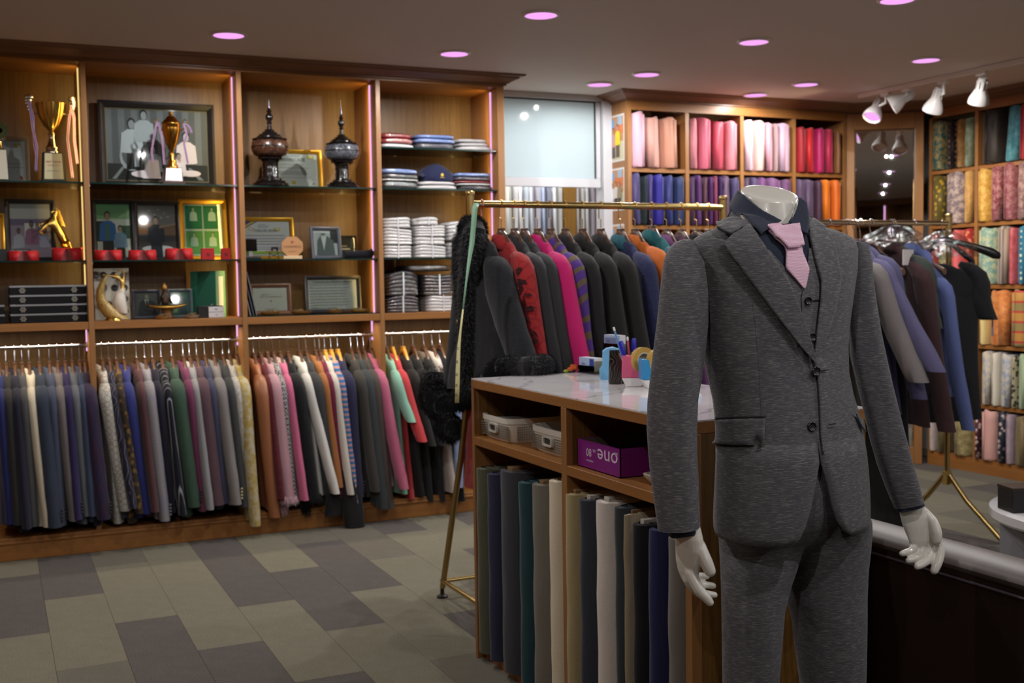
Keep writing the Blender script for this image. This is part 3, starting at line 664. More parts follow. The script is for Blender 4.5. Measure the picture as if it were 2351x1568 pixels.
rack(1457.5, 'jacket', 'burnt orange jacket behind the blue one', 'jacket', C((212, 112, 48)), splay=.14, slope=.10)
rack(1496, 'shirt', 'teal shirt with a pointed collar', 'shirt', C((40, 104, 112)), splay=.1, top=-.13, drop=.09)
rack(1530, 'shirt', 'mauve shirt beside the mannequin shoulder', 'shirt', C((140, 88, 140)), splay=.08)
rack(1563, 'jacket', 'dull plum jacket just left of the mannequin', 'jacket', C((104, 76, 92)), splay=.08)
rack(1599, 'jacket', 'black jacket partly behind the mannequin shoulder', 'jacket', C((42, 40, 44)), splay=.08)
rack(1626, 'jacket', 'orange and black jacket seen under the mannequin arm', 'jacket', C((200, 110, 56)), splay=.08)
# teal cape collar of the blue jacket
# red lace coat, long, with cut-out leaves
REDL = C((176, 48, 50), (150, 36, 42), 'leaf', .8)
rl = rack(1150, 'lace_coat', 'red lace coat with dark leaf cut-outs behind the fur coat', 'coat', REDL, L=1.06, splay=.20, sl=.66, flare=.26, sr=(.04, .062))
lf = G(); rr = random.Random(11)
for k in range(46):
    q = rr.random(); z = -.27-.60*q; y = -(.205+.20*q)+rr.uniform(-.055, .045); a = rr.uniform(0, 6.28); l, wd = rr.uniform(.014, .026), rr.uniform(.006, .012)
    pts = []
    for (p, s) in ((-1, 0), (-.2, 1), (1, .3), (.2, -1)):
        dy = p*l*math.cos(a)-s*wd*math.sin(a); dz = p*l*math.sin(a)+s*wd*math.cos(a)
        xx = -.042*math.sqrt(max(.05, 1-min(1, ((y+dy+(.205+.20*q))/.066)**2)))-.0015
        pts.append((xx+.02*q, y+dy, z+dz))
    lf.add(pts, [(0, 1, 2, 3)])
build('leaf_cutout', lf, plain((52, 12, 18), .9), parent=rl, smooth=0)['kind'] = 'stuff'
# black fur-trimmed coat, foremost
FURB = C((20, 22, 27), rough=.95, sheen=.3); WOOL = C((36, 38, 43), (50, 52, 58), 'melange')
fc = rack(1106, 'fur_coat', 'black wool cape coat trimmed with black fur at the left end of the rack', 'coat', WOOL, L=.62, half=.165, tx=.05, sl=.37, sl2=.50, splay2=.18, sr=(.055, .085), splay=.27, flare=.20, collar=False, slope=.14, hookm=plain((220, 130, 130), .4), crank=False, sway=-.01)
def fur(path, rad, par, n=2600, l=.022, name='fur_trim', seed=1):
    rr = random.Random(seed); g = G(); P = [Vector(p) for p in path]; rs = rad if isinstance(rad, list) else [rad]*len(P)
    g.tube(P, [r*.92 for r in rs], 14)
    for k in range(n):
        s = rr.uniform(0, len(P)-1.001); i = int(s); f = s-i; c = P[i].lerp(P[i+1], f); r = rs[i]*(1-f)+rs[i+1]*f
        t = (P[i+1]-P[i]).normalized(); d = Vector((rr.gauss(0, 1), rr.gauss(0, 1), rr.gauss(0, 1))); d = (d-t*d.dot(t)).normalized()
        if i == 0 and f < .15: d = (d-t*rr.random()).normalized()
        if i == len(P)-2 and f > .85: d = (d+t*rr.random()).normalized()
        b = c+d*r*.9; tip = c+d*(r+l*rr.uniform(.4, 1))+t*rr.uniform(-.01, .01)-Vector((0, 0, l*.5)); sd = d.cross(t)*.0022
        g.add([b-sd, b+sd, tip], [(0, 1, 2)])
    return build(name, g, FURB, parent=par, smooth=0)
# collar, front edges, cuffs, hem, pompom (local frame of the coat)
fur([(-.03, .06, -.10), (-.045, .0, -.085), (-.055, -.05, -.11), (-.062, -.03, -.20), (-.07, -.005, -.34), (-.075, .0, -.52), (-.08, .0, -.70)], [.04, .048, .05, .05, .045, .04, .036], fc, 4200, seed=2)
fur([(-.03, .06, -.10), (-.05, .10, -.16), (-.058, .10, -.28), (-.062, .085, -.40)], [.04, .045, .04, .03], fc, 1800, seed=3)
zc = -.29+.016-.37
fur([(-.075, -.27, zc-.005), (-.075, -.36, zc+.012), (-.04, -.475, zc+.02), (.05, -.46, zc+.02), (.07, -.38, zc+.01)], [.036, .042, .042, .042, .036], fc, 3400, seed=4)
zf = -.29+.016-.50
fur([(-.07, .40, zf+.06), (-.08, .375, zf-.01), (-.085, .31, zf-.05), (-.08, .25, zf-.06)], [.05, .062, .066, .05], fc, 3000, seed=5)
fur([(-.08, .23, zf-.12), (-.085, .185, zf-.145), (-.085, .14, zf-.145)], [.04, .055, .04], fc, 1500, seed=6)
fur([(-.075, .12, -.80), (-.08, .02, -.77), (-.08, -.10, -.74), (-.08, -.24, -.68)], [.035, .04, .04, .035], fc, 2400, seed=7)
build('snap_button', G().ell((-.118, -.005, -.47), (.004, .009, .009), 12, 8), plain((190, 180, 165), .25, 1), parent=fc)
# tape measure draped over the rail end
tp = thing('tape_measure', 'tailor tape measure, green above and yellow below, hanging from the rack end', 'tape measure', (XL, FRY, FRZ))
pts = [(u, v) for u, v in ((1104, 470), (1094, 466), (1090, 480), (1087, 520), (1083, 560), (1076, 605), (1070, 650), (1063, 710), (1057, 760), (1053, 800), (1051, 850), (1050, 890), (1049, 925))]
dep = [4.12, 4.12, 4.10, 4.10, 4.08, 4.02, 3.98, 3.94, 3.92, 3.90, 3.88, 3.87, 3.87]
ctr = [Vector(atd(u, v, d+.06))-Vector((XL, FRY, FRZ)) for (u, v), d in zip(pts, dep)]
wd = [.011, .011, .010, .0095, .009, .006, .0035, .003, .0035, .006, .0075, .0075, .0075]
nr = Vector(AR)
TG = plain((120, 160, 134), .5); TY = plain((214, 206, 150), .5)
for a, b, m in ((0, 8, TG), (7, len(ctr), TY)):
    build('tape', G().loft([[c-nr*q, c+nr*q] for c, q in zip(ctr[a:b], wd[a:b])], closed=False), m, parent=tp, smooth=60, solid=.0006)
yaw = math.atan2(AR[1], AR[0])
for i, s in enumerate(('53', '54', '55', '56', '57', '58')):
    q = 9+i*.62; k = int(q); f = q-k
    if k+1 >= len(ctr): break
    p = ctr[k].lerp(ctr[k+1], f)-Vector(AF)*.0012
    o = text(s, .011, INK, tp, p, (math.pi/2, -math.pi/2, yaw))
# ================================================================== headless mannequin in a three-piece suit
TH = math.radians(30); D0 = 2.5
fh = Vector((math.sin(YAW), math.cos(YAW), 0)); rh = Vector((math.cos(YAW), -math.sin(YAW), 0))
LX = rh*math.cos(TH)+fh*math.sin(TH); LF = rh*math.sin(TH)-fh*math.cos(TH)
MB = Vector(atd(1790, 1500, D0)); MB.z = 0
man = thing('mannequin', 'headless white mannequin in a dark grey three-piece suit and pink tie', 'mannequin', MB)
def proj(p):
    q = np.array(p)-O3; return 1175.5+FPX*(q@AR)/(q@AF), 784+FPX*(q@AD)/(q@AF)
def ringpx(v, xl, xr, d, ratio, n=36, e=2.2, th=None, dv=0):
    """horizontal oval whose two sides are seen at xl and xr"""
    th = TH if th is None else th
    c = Vector(atd((xl+xr)/2, v, d)); hw = (xr-xl)/2*d/FPX
    a = hw/math.sqrt(math.cos(th)**2+(ratio*math.sin(th))**2); b = a*ratio
    X = rh*math.cos(th)+fh*math.sin(th); Fv = rh*math.sin(th)-fh*math.cos(th)
    out = []
    for j in range(n):
        t = 2*math.pi*j/n; cc, ss = math.cos(t), math.sin(t)
        x = a*abs(cc)**(2/e)*(1 if cc >= 0 else -1); y = b*abs(ss)**(2/e)*(1 if ss >= 0 else -1)
        out.append(c+X*x+Fv*y+Vector((0, 0, dv)))
    return out
def loc(g): return g.mv((-MB.x, -MB.y, -MB.z))
SUIT = cloth((88, 88, 94), (140, 137, 136), 'melange', 1.05, rough=.8); SUITD = cloth((58, 58, 64), (104, 101, 100), 'melange', 1, rough=.85)
NAVY = cloth((40, 46, 62), (52, 58, 76), rough=.75); SHELL = plain((222, 219, 211), .28, coat=.25); SEAM = plain((22, 22, 26), .9)
TIE = cloth((214, 166, 192), (238, 204, 222), 'check', 3.5, rough=.6); HORN = plain((26, 24, 26), .35)
# neck
nk = [ringpx(v, a, b, D0, .95, e=2.0, th=0) for v, a, b in ((560, 1700, 1846), (500, 1702, 1836), (470, 1702, 1832))]
NC = Vector(atd(1766, 444, D0))
def tilt(ring, dz=0): return [p+Vector((0, 0, dz-.10*((p-NC).dot(rh))+.37*((p-NC).dot(fh)))) for p in ring]
nk += [tilt(ringpx(450, 1702, 1831, D0, .95, e=2, th=0)), tilt(ringpx(444, 1703, 1830, D0, .95, e=2, th=0)), tilt(ringpx(442, 1707, 1826, D0, .95, e=2, th=0)), tilt(ringpx(441, 1715, 1818, D0, .95, e=2, th=0)), tilt(ringpx(442, 1740, 1792, D0, .95, e=2, th=0))]
build('neck', loc(G().loft(nk)), SHELL, parent=man, smooth=60)
# jacket shell down to the lower button
TL = [(508, 1664, 1866, .44), (512, 1652, 1880, .46), (521, 1640, 1904, .44), (530, 1618, 1938, .43), (540, 1594, 1966, .43), (552, 1578, 1984, .44), (575, 1572, 1990, .47), (620, 1580, 1984, .53), (680, 1590, 1972, .58),
      (740, 1598, 1962, .60), (800, 1606, 1956, .61), (860, 1620, 1958, .61), (910, 1631, 1968, .61), (960, 1637, 1983, .61), (1000, 1638, 1991, .61)]
tr = [ringpx(v, a, b, D0, r, n=48) for v, a, b, r in TL]
jk = build('jacket', loc(G().loft(tr)), SUIT, parent=man, smooth=80)
# open skirts of the jacket, front corners cut away
SK = [(1000, 1638, 1991), (1045, 1638, 1999), (1090, 1636, 2004), (1140, 1633, 2007), (1175, 1632, 2008), (1198, 1633, 2008), (1209, 1636, 2007)]
EL = {1000: 1878, 1045: 1881, 1090: 1873, 1140: 1862, 1175: 1851, 1198: 1838, 1209: 1816}; ER = {1000: 1880, 1045: 1887, 1090: 1900, 1140: 1911, 1175: 1923, 1198: 1939, 1209: 1957}
sk = []
def oval_t(v, xl, xr, d, ratio, t, e=2.2):
    c = Vector(atd((xl+xr)/2, v, d)); hw = (xr-xl)/2*d/FPX; a = hw/math.sqrt(math.cos(TH)**2+(ratio*math.sin(TH))**2); b = a*ratio
    cc, ss = math.cos(t), math.sin(t); x = a*abs(cc)**(2/e)*(1 if cc >= 0 else -1); y = b*abs(ss)**(2/e)*(1 if ss >= 0 else -1)
    return c+LX*x+LF*y
for v, a, b in SK:
    ts = np.linspace(.15, math.pi-.15, 700); us = np.array([proj(oval_t(v, a, b, D0, .61, t))[0] for t in ts])
    tl = ts[np.argmin(abs(us-EL[v]))]; t_r = ts[np.argmin(abs(us-ER[v]))]
    ring = []
    for q in np.linspace(0, 1, 56):
        t = tl+(t_r+2*math.pi-tl)*q
        p = oval_t(v, a, b, D0, .61, t)
        if v > 1190: # hem dips towards both fronts
            drop = .012*max(0, 1-q*3.2)+.006*max(0, 1-(1-q)*4)
            p = p-Vector((0, 0, drop*(v-1190)/19))
        ring.append(p)
    sk.append(ring)
build('jacket_skirt', loc(G().loft(sk, closed=False)), SUIT, parent=man, smooth=80, solid=-.004)
# trousers, one body
tg = G().loft([ringpx(v, a, b, D0, r, n=40) for v, a, b, r in ((985, 1652, 1960, .56), (1060, 1650, 1985, .56), (1120, 1648, 1996, .55), (1170, 1650, 2000, .50), (1205, 1656, 1996, .42), (1230, 1670, 1980, .33), (1250, 1700, 1940, .24), (1264, 1750, 1890, .14))])
def leg(tab, d): tg.loft([ringpx(v, a, b, d+k, r, n=32, e=2.1) for v, a, b, r, k in tab])
leg([(1190, 1650, 1856, .9, .03), (1225, 1650, 1850, .9, .03), (1262, 1652, 1842, .9, .02), (1300, 1655, 1830, .95, .0), (1340, 1657, 1815, 1, -.01), (1400, 1658, 1800, 1, -.02), (1480, 1659, 1794, 1, -.02), (1568, 1660, 1787, 1, -.02), (1760, 1668, 1778, 1, -.02), (1985, 1672, 1785, 1, -.02)], D0)
leg([(1190, 1840, 2001, .9, .04), (1225, 1834, 2001, .9, .05), (1262, 1822, 1998, .9, .06), (1310, 1810, 1992, .9, .07), (1367, 1805, 1988, .95, .08), (1424, 1820, 1987, 1, .08), (1516, 1831, 1986, 1, .08), (1568, 1838, 1985, 1, .08), (1760, 1850, 1972, 1, .08), (1985, 1856, 1970, 1, .08)], D0)
to = build('trousers', loc(tg), SUIT, parent=man, smooth=180)
mm = to.modifiers.new('fuse', 'REMESH'); mm.mode = 'VOXEL'; mm.voxel_size = .005; mm.use_smooth_shade = True
mm = to.modifiers.new('soft', 'SMOOTH'); mm.iterations = 14; mm.factor = .5
for c0, dd in ((1728, -.02), (1912, .08)):
    p = Vector(atd(c0, 2000, D0+dd)); p.z = 0
    g = G(); R = []
    for s, w, h0, h1 in ((-.10, .030, .03, .08), (-.06, .036, .03, .09), (.0, .038, .03, .085), (.08, .044, .03, .065), (.15, .040, .03, .055), (.185, .018, .03, .045)):
        R.append([p+LF*s+LX*(w*math.cos(t))+Vector((0, 0, (h0+h1)/2+(h1-h0)/2*math.sin(t))) for t in np.linspace(0, 2*math.pi, 15)[:-1]])
    build('shoe', loc(g.loft(R)), BLACKG, parent=man, smooth=80)
build('stand_plate', loc(G().lathe([(.001, 0.0), (.24, 0.0), (.24, .006), (.23, .012), (.001, .012)], 40, c=tuple(Vector(atd(1820, 2030, D0+.03)).xy)+(0,)).box(0, 0, 0, 0, 0, 0)), STEEL, parent=man)
# sleeves
def sleeve(tab, d0, d1, seg=28, cut=0):
    R = []; n = len(tab)
    for i, (v, a, b) in enumerate(tab):
        d = d0+(d1-d0)*i/(n-1); r = ringpx(v, a, b, d, 1.0, n=seg, e=2, th=0)
        k = max(0, (v-tab[0][0])/(tab[-1][0]-tab[0][0])-.5)*2
        c = sum(r, Vector())/len(r); r = [p+Vector((0, 0, cut*k*(p-c).dot(rh)))+fh*(.004*math.sin(v*.11+3*j/seg*6.28)) for j, p in enumerate(r)]
        R.append(r)
    return R
SL = [(549, 1572, 1584), (552, 1560, 1592), (558, 1548, 1600), (568, 1537, 1606), (582, 1529, 1612), (600, 1524, 1618), (620, 1521, 1622), (680, 1514, 1626), (740, 1508, 1626), (800, 1500, 1621), (860, 1493, 1613), (920, 1486, 1603), (980, 1484, 1601), (1040, 1488, 1601), (1100, 1494, 1604), (1160, 1503, 1606), (1212, 1510, 1608)]
s1 = build('sleeve', loc(G().loft(sleeve(SL, 2.42, 2.36, cut=.10), c1=True)), SUIT, parent=man, smooth=80)
SR = [(553, 1968, 1978), (556, 1962, 1986), (562, 1956, 1993), (574, 1948, 1998), (600, 1944, 2001), (640, 1944, 2005), (700, 1950, 2013), (760, 1950, 2022), (820, 1955, 2034), (880, 1968, 2047), (940, 1984, 2061), (1000, 1998, 2076), (1060, 2016, 2091), (1110, 2034, 2106), (1158, 2054, 2120)]
s2 = build('sleeve', loc(G().loft(sleeve(SR, 2.58, 2.60, cut=.26), c1=True)), SUIT, parent=man, smooth=80)
c1 = sleeve([(1190, 1530, 1604), (1206, 1533, 1605), (1226, 1538, 1606)], 2.362, 2.36, cut=.17); build('shirt_cuff', loc(G().loft(c1)), NAVY, parent=man, smooth=60)
c2 = sleeve([(1140, 2056, 2116), (1152, 2058, 2119), (1165, 2060, 2121)], 2.6, 2.6, cut=.28); build('shirt_cuff', loc(G().loft(c2)), NAVY, parent=man, smooth=60)
# hands: palm and five fingers fused into one skin
def hand(palm, fingers, d, th):
    g = G(); g.loft([ringpx(v, a, b, d+k, r, n=20, e=2.3, th=th) for v, a, b, r, k in palm])
    for f in fingers:
        P = [Vector(atd(u, v, d+k)) for u, v, k, r in f]; rs = [r for *_, r in f]
        # smooth curve through the joints
        Q, RR = [], []
        for i in range(len(P)-1):
            p0, p1, p2, p3 = P[max(i-1, 0)], P[i], P[i+1], P[min(i+2, len(P)-1)]
            for s in (0, .25, .5, .75):
                Q.append(.5*((2*p1)+(p2-p0)*s+(2*p0-5*p1+4*p2-p3)*s*s+(3*p1-p0-3*p2+p3)*s**3)); RR.append(rs[i]*(1-s)+rs[i+1]*s)
        dr = (P[-1]-P[-2]).normalized(); e = rs[-1]
        Q += [P[-1], P[-1]+dr*e*.5, P[-1]+dr*e*.85, P[-1]+dr*e]; RR += [e, e*.87, e*.5, e*.08]
        g.tube(Q, RR, 12)
    o = build('hand', loc(g), SHELL, parent=man, smooth=180)
    m = o.modifiers.new('fuse', 'REMESH'); m.mode = 'VOXEL'; m.voxel_size = .0019; m.use_smooth_shade = True
    m = o.modifiers.new('soft', 'SMOOTH'); m.iterations = 5; m.factor = .5
    return o
hand([(1190, 1556, 1600, .7, 0), (1215, 1555, 1607, .62, 0), (1235, 1553, 1611, .55, 0), (1262, 1554, 1612, .48, 0), (1290, 1555, 1606, .48, .005), (1312, 1559, 1602, .5, .008), (1330, 1566, 1602, .5, .008), (1344, 1576, 1602, .46, .008), (1352, 1584, 1600, .4, .008)],
     [[(1594, 1222, .0, .009), (1606, 1256, -.014, .0145), (1621, 1290, -.022, .0142), (1630, 1311, -.024, .0125)],
      [(1584, 1280, .004, .008), (1586, 1315, -.004, .0125), (1605, 1354, -.012, .0125), (1621, 1372, -.016, .0105), (1630, 1383, -.018, .0085)],
      [(1576, 1285, .012, .007), (1580, 1330, .010, .0118), (1603, 1360, .022, .0098), (1624, 1364, .026, .0082), (1640, 1366, .026, .0072)],
      [(1572, 1285, .014, .007), (1578, 1325, .024, .0108), (1601, 1343, .036, .0095), (1622, 1343, .04, .0080), (1637, 1345, .04, .0070)],
      [(1568, 1280, .014, .007), (1574, 1310, .030, .0100), (1595, 1323, .044, .0086), (1612, 1322, .048, .0074), (1623, 1324, .048, .0064)]], 2.36, math.radians(-50))
hand([(1140, 2062, 2116, .7, 0), (1165, 2063, 2124, .55, 0), (1185, 2066, 2140, .46, 0), (1205, 2071, 2148, .42, 0), (1225, 2079, 2152, .4, 0), (1240, 2085, 2154, .36, -.001), (1250, 2092, 2152, .30, -.002), (1257, 2100, 2146, .22, -.002)],
     [[(2118, 1168, .004, .008), (2140, 1196, -.010, .0125), (2150, 1222, -.020, .0125), (2151, 1240, -.022, .0105)],
      [(2138, 1205, .004, .008), (2151, 1240, .0, .0125), (2157, 1270, -.008, .012), (2151, 1295, -.018, .0112), (2145, 1310, -.022, .0095)],
      [(2122, 1215, .004, .008), (2132, 1252, .0, .012), (2133, 1279, -.010, .0115), (2119, 1294, -.024, .0095), (2106, 1301, -.030, .008)],
      [(2106, 1215, .004, .008), (2114, 1254, .0, .0115), (2113, 1274, -.010, .011), (2099, 1283, -.024, .009), (2086, 1287, -.028, .0076)],
      [(2092, 1208, .004, .007), (2098, 1246, .0, .0105), (2095, 1263, -.010, .010), (2082, 1268, -.02, .0082), (2071, 1271, -.024, .007)]], 2.61, math.radians(8))
# cloth pieces laid on the chest: outlines dropped onto the body surface
proxy = G().loft(tr); proxy.loft([ringpx(v, a, b, D0, .98, n=40, e=2, th=0) for v, a, b in ((416, 1706, 1828), (452, 1700, 1834), (476, 1690, 1842), (500, 1682, 1850), (524, 1672, 1860), (548, 1660, 1872))])
bvh = BVHTree.FromPolygons([Vector(p) for p in proxy.V], proxy.F)
skg = G().loft([[*r] for r in sk], closed=False); bvh2 = BVHTree.FromPolygons([Vector(p) for p in proxy.V]+[Vector(p) for p in skg.V], proxy.F+[tuple(i+len(proxy.V) for i in f) for f in skg.F])
def drop(u, v, off, bv=bvh, prev=None):
    d = Vector(ray(u, v)).normalized(); h = bv.ray_cast(Vector(O3), d)
    if h[0] is None:
        h = bv.find_nearest(Vector(atd(u, v, D0)))
    nrm = h[1] if h[1].dot(d) < 0 else -h[1]
    return h[0]+nrm*off
def resample(pl, n):
    P = np.array(pl, float); s = np.r_[0, np.cumsum(np.hypot(*np.diff(P, axis=0).T))]; q = np.linspace(0, s[-1], n)
    return np.c_[np.interp(q, s, P[:, 0]), np.interp(q, s, P[:, 1])]
def patch(name, left, right, off, m, n=26, w=9, thick=.003, bv=bvh, off2=None, parent=None, keep=False):
    A_ = resample(left, n); B_ = resample(right, n); rows = []
    for a, b in zip(A_, B_):
        row = []
        for k in range(w):
            q = k/(w-1); u, v = a*(1-q)+b*q; o = off if off2 is None else off*(1-q)+off2*q
            row.append(drop(u, v, o, bv))
        rows.append(row)
    # relax depth jumps
    for _ in range(3):
        new = [[p.copy() for p in r] for r in rows]
        for i in range(1, n-1):
            for k in range(1, w-1):
                avg = (rows[i-1][k]+rows[i+1][k]+rows[i][k-1]+rows[i][k+1])/4; new[i][k] = rows[i][k].lerp(avg, .5)
        rows = new
    g = G().loft(rows, closed=False)
    return build(name, loc(g), m, parent=parent or man, smooth=80, solid=thick)
# shirt front and waistcoat inside the opening
patch('shirt', [(1722, 520), (1752, 574), (1790, 640), (1830, 700)], [(1850, 520), (1862, 570), (1868, 620), (1856, 700)], .0015, NAVY, thick=.001)
patch('waistcoat', [(1764, 576), (1800, 617), (1841, 664), (1842, 690), (1846, 740), (1856, 808)], [(1752, 572), (1775, 605), (1800, 650), (1826, 706), (1840, 752), (1856, 812)], .004, SUIT, thick=.002)
patch('waistcoat', [(1854, 572), (1850, 620), (1841, 664), (1835, 684), (1838, 748), (1852, 800)], [(1868, 572), (1880, 645), (1880, 685), (1876, 720), (1872, 770), (1868, 812)], .0055, SUIT, thick=.002)
patch('tie', [(1757, 534), (1776, 553), (1798, 573), (1799, 582), (1798, 616), (1839, 664)], [(1825, 523), (1829, 545), (1833, 570), (1835, 582), (1850, 620), (1841, 664)], .012, TIE, thick=.004, w=11)
patch('tie_knot', [(1757, 533), (1770, 547), (1786, 562), (1798, 574)], [(1825, 522), (1828, 540), (1831, 556), (1834, 571)], .020, TIE, thick=.006, w=11, n=12)
# shirt collar wings
patch('shirt_collar', [(1704, 438), (1722, 462), (1752, 488), (1791, 512)], [(1688, 474), (1700, 500), (1722, 528), (1741, 550)], .009, NAVY, w=12, off2=.016)
patch('shirt_collar', [(1830, 455), (1826, 480), (1818, 500), (1808, 511)], [(1839, 470), (1845, 500), (1847, 530), (1845, 546)], .007, NAVY, w=8, off2=.014)
patch('collar_stand', [(1770, 516), (1784, 515), (1800, 516), (1818, 513)], [(1764, 526), (1782, 524), (1800, 523), (1826, 522)], .003, NAVY, w=6, n=14, thick=.001)
# jacket collar and lapels
patch('jacket_collar', [(1674, 474), (1686, 486), (1702, 508), (1720, 529)], [(1666, 487), (1656, 505), (1647, 521), (1649, 535)], .006, SUIT, w=10, off2=.012)
patch('jacket_collar', [(1720, 529), (1706, 532), (1690, 540), (1677, 548)], [(1716, 518), (1690, 520), (1662, 526), (1649, 534)], .012, SUIT, w=8, n=12)
patch('lapel', [(1719, 528), (1752, 574), (1800, 640), (1826, 706), (1842, 752), (1862, 818)], [(1677, 549), (1659, 561), (1718, 642), (1785, 735), (1830, 795), (1860, 830)], .013, SUIT, n=44, w=14, off2=.010, thick=.0035)
patch('lapel', [(1849, 530), (1864, 598), (1877, 646), (1876, 681), (1868, 751), (1862, 818)], [(1891, 528), (1911, 556), (1926, 636), (1910, 716), (1890, 775), (1864, 826)], .013, SUIT, n=36, w=10, off2=.009, thick=.0035)
patch('jacket_collar', [(1842, 496), (1848, 515), (1850, 532)], [(1853, 502), (1875, 517), (1892, 528)], .011, SUIT, w=7, n=10)
# overlapping front edge, pocket flaps, seams, buttons
patch('front_edge', [(1862, 822), (1871, 850), (1876, 890), (1879, 940), (1881, 1000), (1887, 1042)], [(1884, 818), (1902, 850), (1908, 890), (1908, 940), (1898, 1000), (1890, 1042)], .0065, SUIT, n=20, w=6, off2=.001, bv=bvh2)
patch('pocket_flap', [(1637, 963), (1690, 961), (1757, 960)], [(1636, 1018), (1690, 1021), (1754, 1023)], .004, SUIT, n=16, w=8, bv=bvh2, off2=.007)
patch('pocket_flap', [(1958, 948), (1972, 962), (1985, 980)], [(1962, 958), (1972, 982), (1981, 992)], .005, SUIT, n=8, w=5, bv=bvh2)
patch('pocket_welt', [(1637, 958), (1690, 956), (1757, 955)], [(1637, 963), (1690, 961), (1757, 960)], .006, SEAM, n=14, w=3, thick=.001, bv=bvh2)
def seam(pts, r=.0012, off=.0008, m=SEAM, bv=bvh2, name='seam'):
    P = resample(pts, 24); return build(name, loc(G().tube([drop(u, v, off, bv) for u, v in P], r, 6)), m, parent=man)
seam([(1727, 690), (1735, 760), (1742, 840), (1746, 920), (1748, 955)], .0004, .0002, m=cloth((76, 76, 82)))
seam([(1649, 536), (1660, 543), (1676, 549)], .0022, .014, name='notch')
seam([(1838, 668), (1835, 684), (1837, 730), (1840, 752)], .001, .006)
def sbutton(u, v, r, off):
    p = drop(u, v, off, bvh2); d = (Vector(O3)-p).normalized(); nrm = (LF*.75+d*.35).normalized(); M = Matrix.Translation(p) @ nrm.to_track_quat('Z', 'Y').to_matrix().to_4x4()
    g = G().lathe([(.0001, -.002), (r*.9, -.002), (r, .0), (r, .002), (r*.85, .0032), (r*.72, .002), (.0001, .0016)], 20).xf(M)
    o = build('button', loc(g), HORN, parent=man, smooth=50)
    h = G()
    for a in range(4): h.lathe([(.0001, .0017), (r*.1, .0017), (.0001, .0024)], 6, c=(r*.25*math.cos(a*1.571+.78), r*.25*math.sin(a*1.571+.78), 0))
    build('button_thread', loc(h.xf(M)), plain((70, 66, 66), .8), parent=o)
sbutton(1849, 691, .0085, .009); sbutton(1858, 774, .0085, .011); sbutton(1866, 852, .0105, .010); sbutton(1862, 979, .0105, .003)
for (u, v) in ((1862, 690), (1879, 851), (1897, 975)): seam([(u, v), (u+8, v-1), (u+16, v-2)], .0011, .0075, SEAM, name='buttonhole')
# ================================================================== counter with cloth bolts
CX0, CX1, CY0, CY1, CH = 1.552, 2.105, 2.33, 3.737, 1.02
ct = thing('counter', 'oak counter with open shelves and a white marble top', 'counter', (CX0, CY1, 0))
def ctp(name, g, m, **k): return build(name, g.mv((-CX0, -CY1, 0)), m, parent=ct, **k)
m, nt, b = newmat('marble'); co = coords(nt); n1 = noise(nt, co, 3.2, 6, .7)
wv = nt.nodes.new('ShaderNodeTexWave'); wv.inputs['Scale'].default_value = 1.6; wv.inputs['Distortion'].default_value = 14; wv.inputs['Detail'].default_value = 4; wv.inputs['Detail Scale'].default_value = 1.6
nt.links.new(coords(nt, (1, 1, 1), (0, 0, .6)), wv.inputs['Vector'])
nt.links.new(mix(nt, ramp(nt, wv.outputs['Fac'], [(.0, (0, 0, 0, 1)), (.95, (0, 0, 0, 1)), (.998, (.42, .42, .42, 1))]), ramp(nt, n1, [(.35, (222, 219, 222)), (.7, (238, 235, 238))]), C4((128, 124, 130))), b.inputs['Base Color'])
b.inputs['Roughness'].default_value = .06; b.inputs['Specular IOR Level'].default_value = .7
ctp('marble_top', G().box(CX0+.001, CX1, CY0+.001, CY1-.001, CH-.004, CH), m)
ctp('top_frame', G().box(CX0, CX1, CY0, CY1, .985, CH-.0042), OAKY, bevel=.002)
ctp('stile', G().box(CX0, CX0+.30, CY1-.02, CY1, 0, .985), OAKZ, bevel=.002)
ctp('stile', G().box(CX0, CX1, 3.0, 3.034, .02, .985), OAKZ, bevel=.002)
ctp('stile', G().box(CX0, CX0+.03, CY0, CY0+.03, 0, .985), OAKZ, bevel=.002)
ctp('end_panel', G().box(CX0+.03, CX1, CY0+.001, CY0+.02, 0, .985), VENEER)
ctp('end_panel', G().box(CX0+.05, CX1, CY1-.018, CY1, 0, .985), VENEER)
ctp('back_panel', G().box(CX1-.02, CX1, CY0, CY1, 0, .985), VENEER)
ctp('shelf', G().box(CX0+.001, CX1-.02, CY0+.02, CY1-.02, .781, .811), OAKY, bevel=.002)
ctp('base', G().box(CX0+.03, CX1-.02, CY0+.02, CY1-.02, 0, .03), OAKY)
for ya, yb in ((CY1-.022, CY1-.02), (3.034, 3.036), (2.998, 3.0)): ctp('lining', G().box(CX0+.02, CX1-.02, ya, yb, .811, .985), VENEER)
# cloth bolts standing in the lower compartments
BO = [(3.737, 3.625, .697, (84, 86, 70), 'olive green', 0), (3.63, 3.545, .692, (54, 55, 78), 'narrow navy', 0), (3.545, 3.372, .722, (62, 64, 70), 'wide charcoal', 1), (3.372, 3.278, .704, (46, 74, 82), 'dark teal', 0),
      (3.278, 3.156, .715, (118, 115, 106), 'mid grey', 1), (3.156, 3.04, .745, (214, 204, 180), 'cream', 0), (3.036, 2.948, .722, (168, 154, 116), 'khaki', 1), (2.948, 2.856, .720, (56, 60, 70), 'blue-charcoal', 1),
      (2.856, 2.733, .733, (208, 201, 194), 'off-white', 1), (2.733, 2.66, .735, (58, 64, 70), 'slate', 0), (2.668, 2.64, .722, (176, 162, 138), 'slim beige', 1), (2.64, 2.56, .706, (34, 34, 37), 'black', 1), (2.56, 2.476, .708, (42, 46, 84), 'bright navy', 0), (2.474, 2.365, .705, (112, 108, 102), 'warm grey', 0)]
CORE = plain((150, 120, 84), .7); CARD = plain((206, 202, 194), .7)
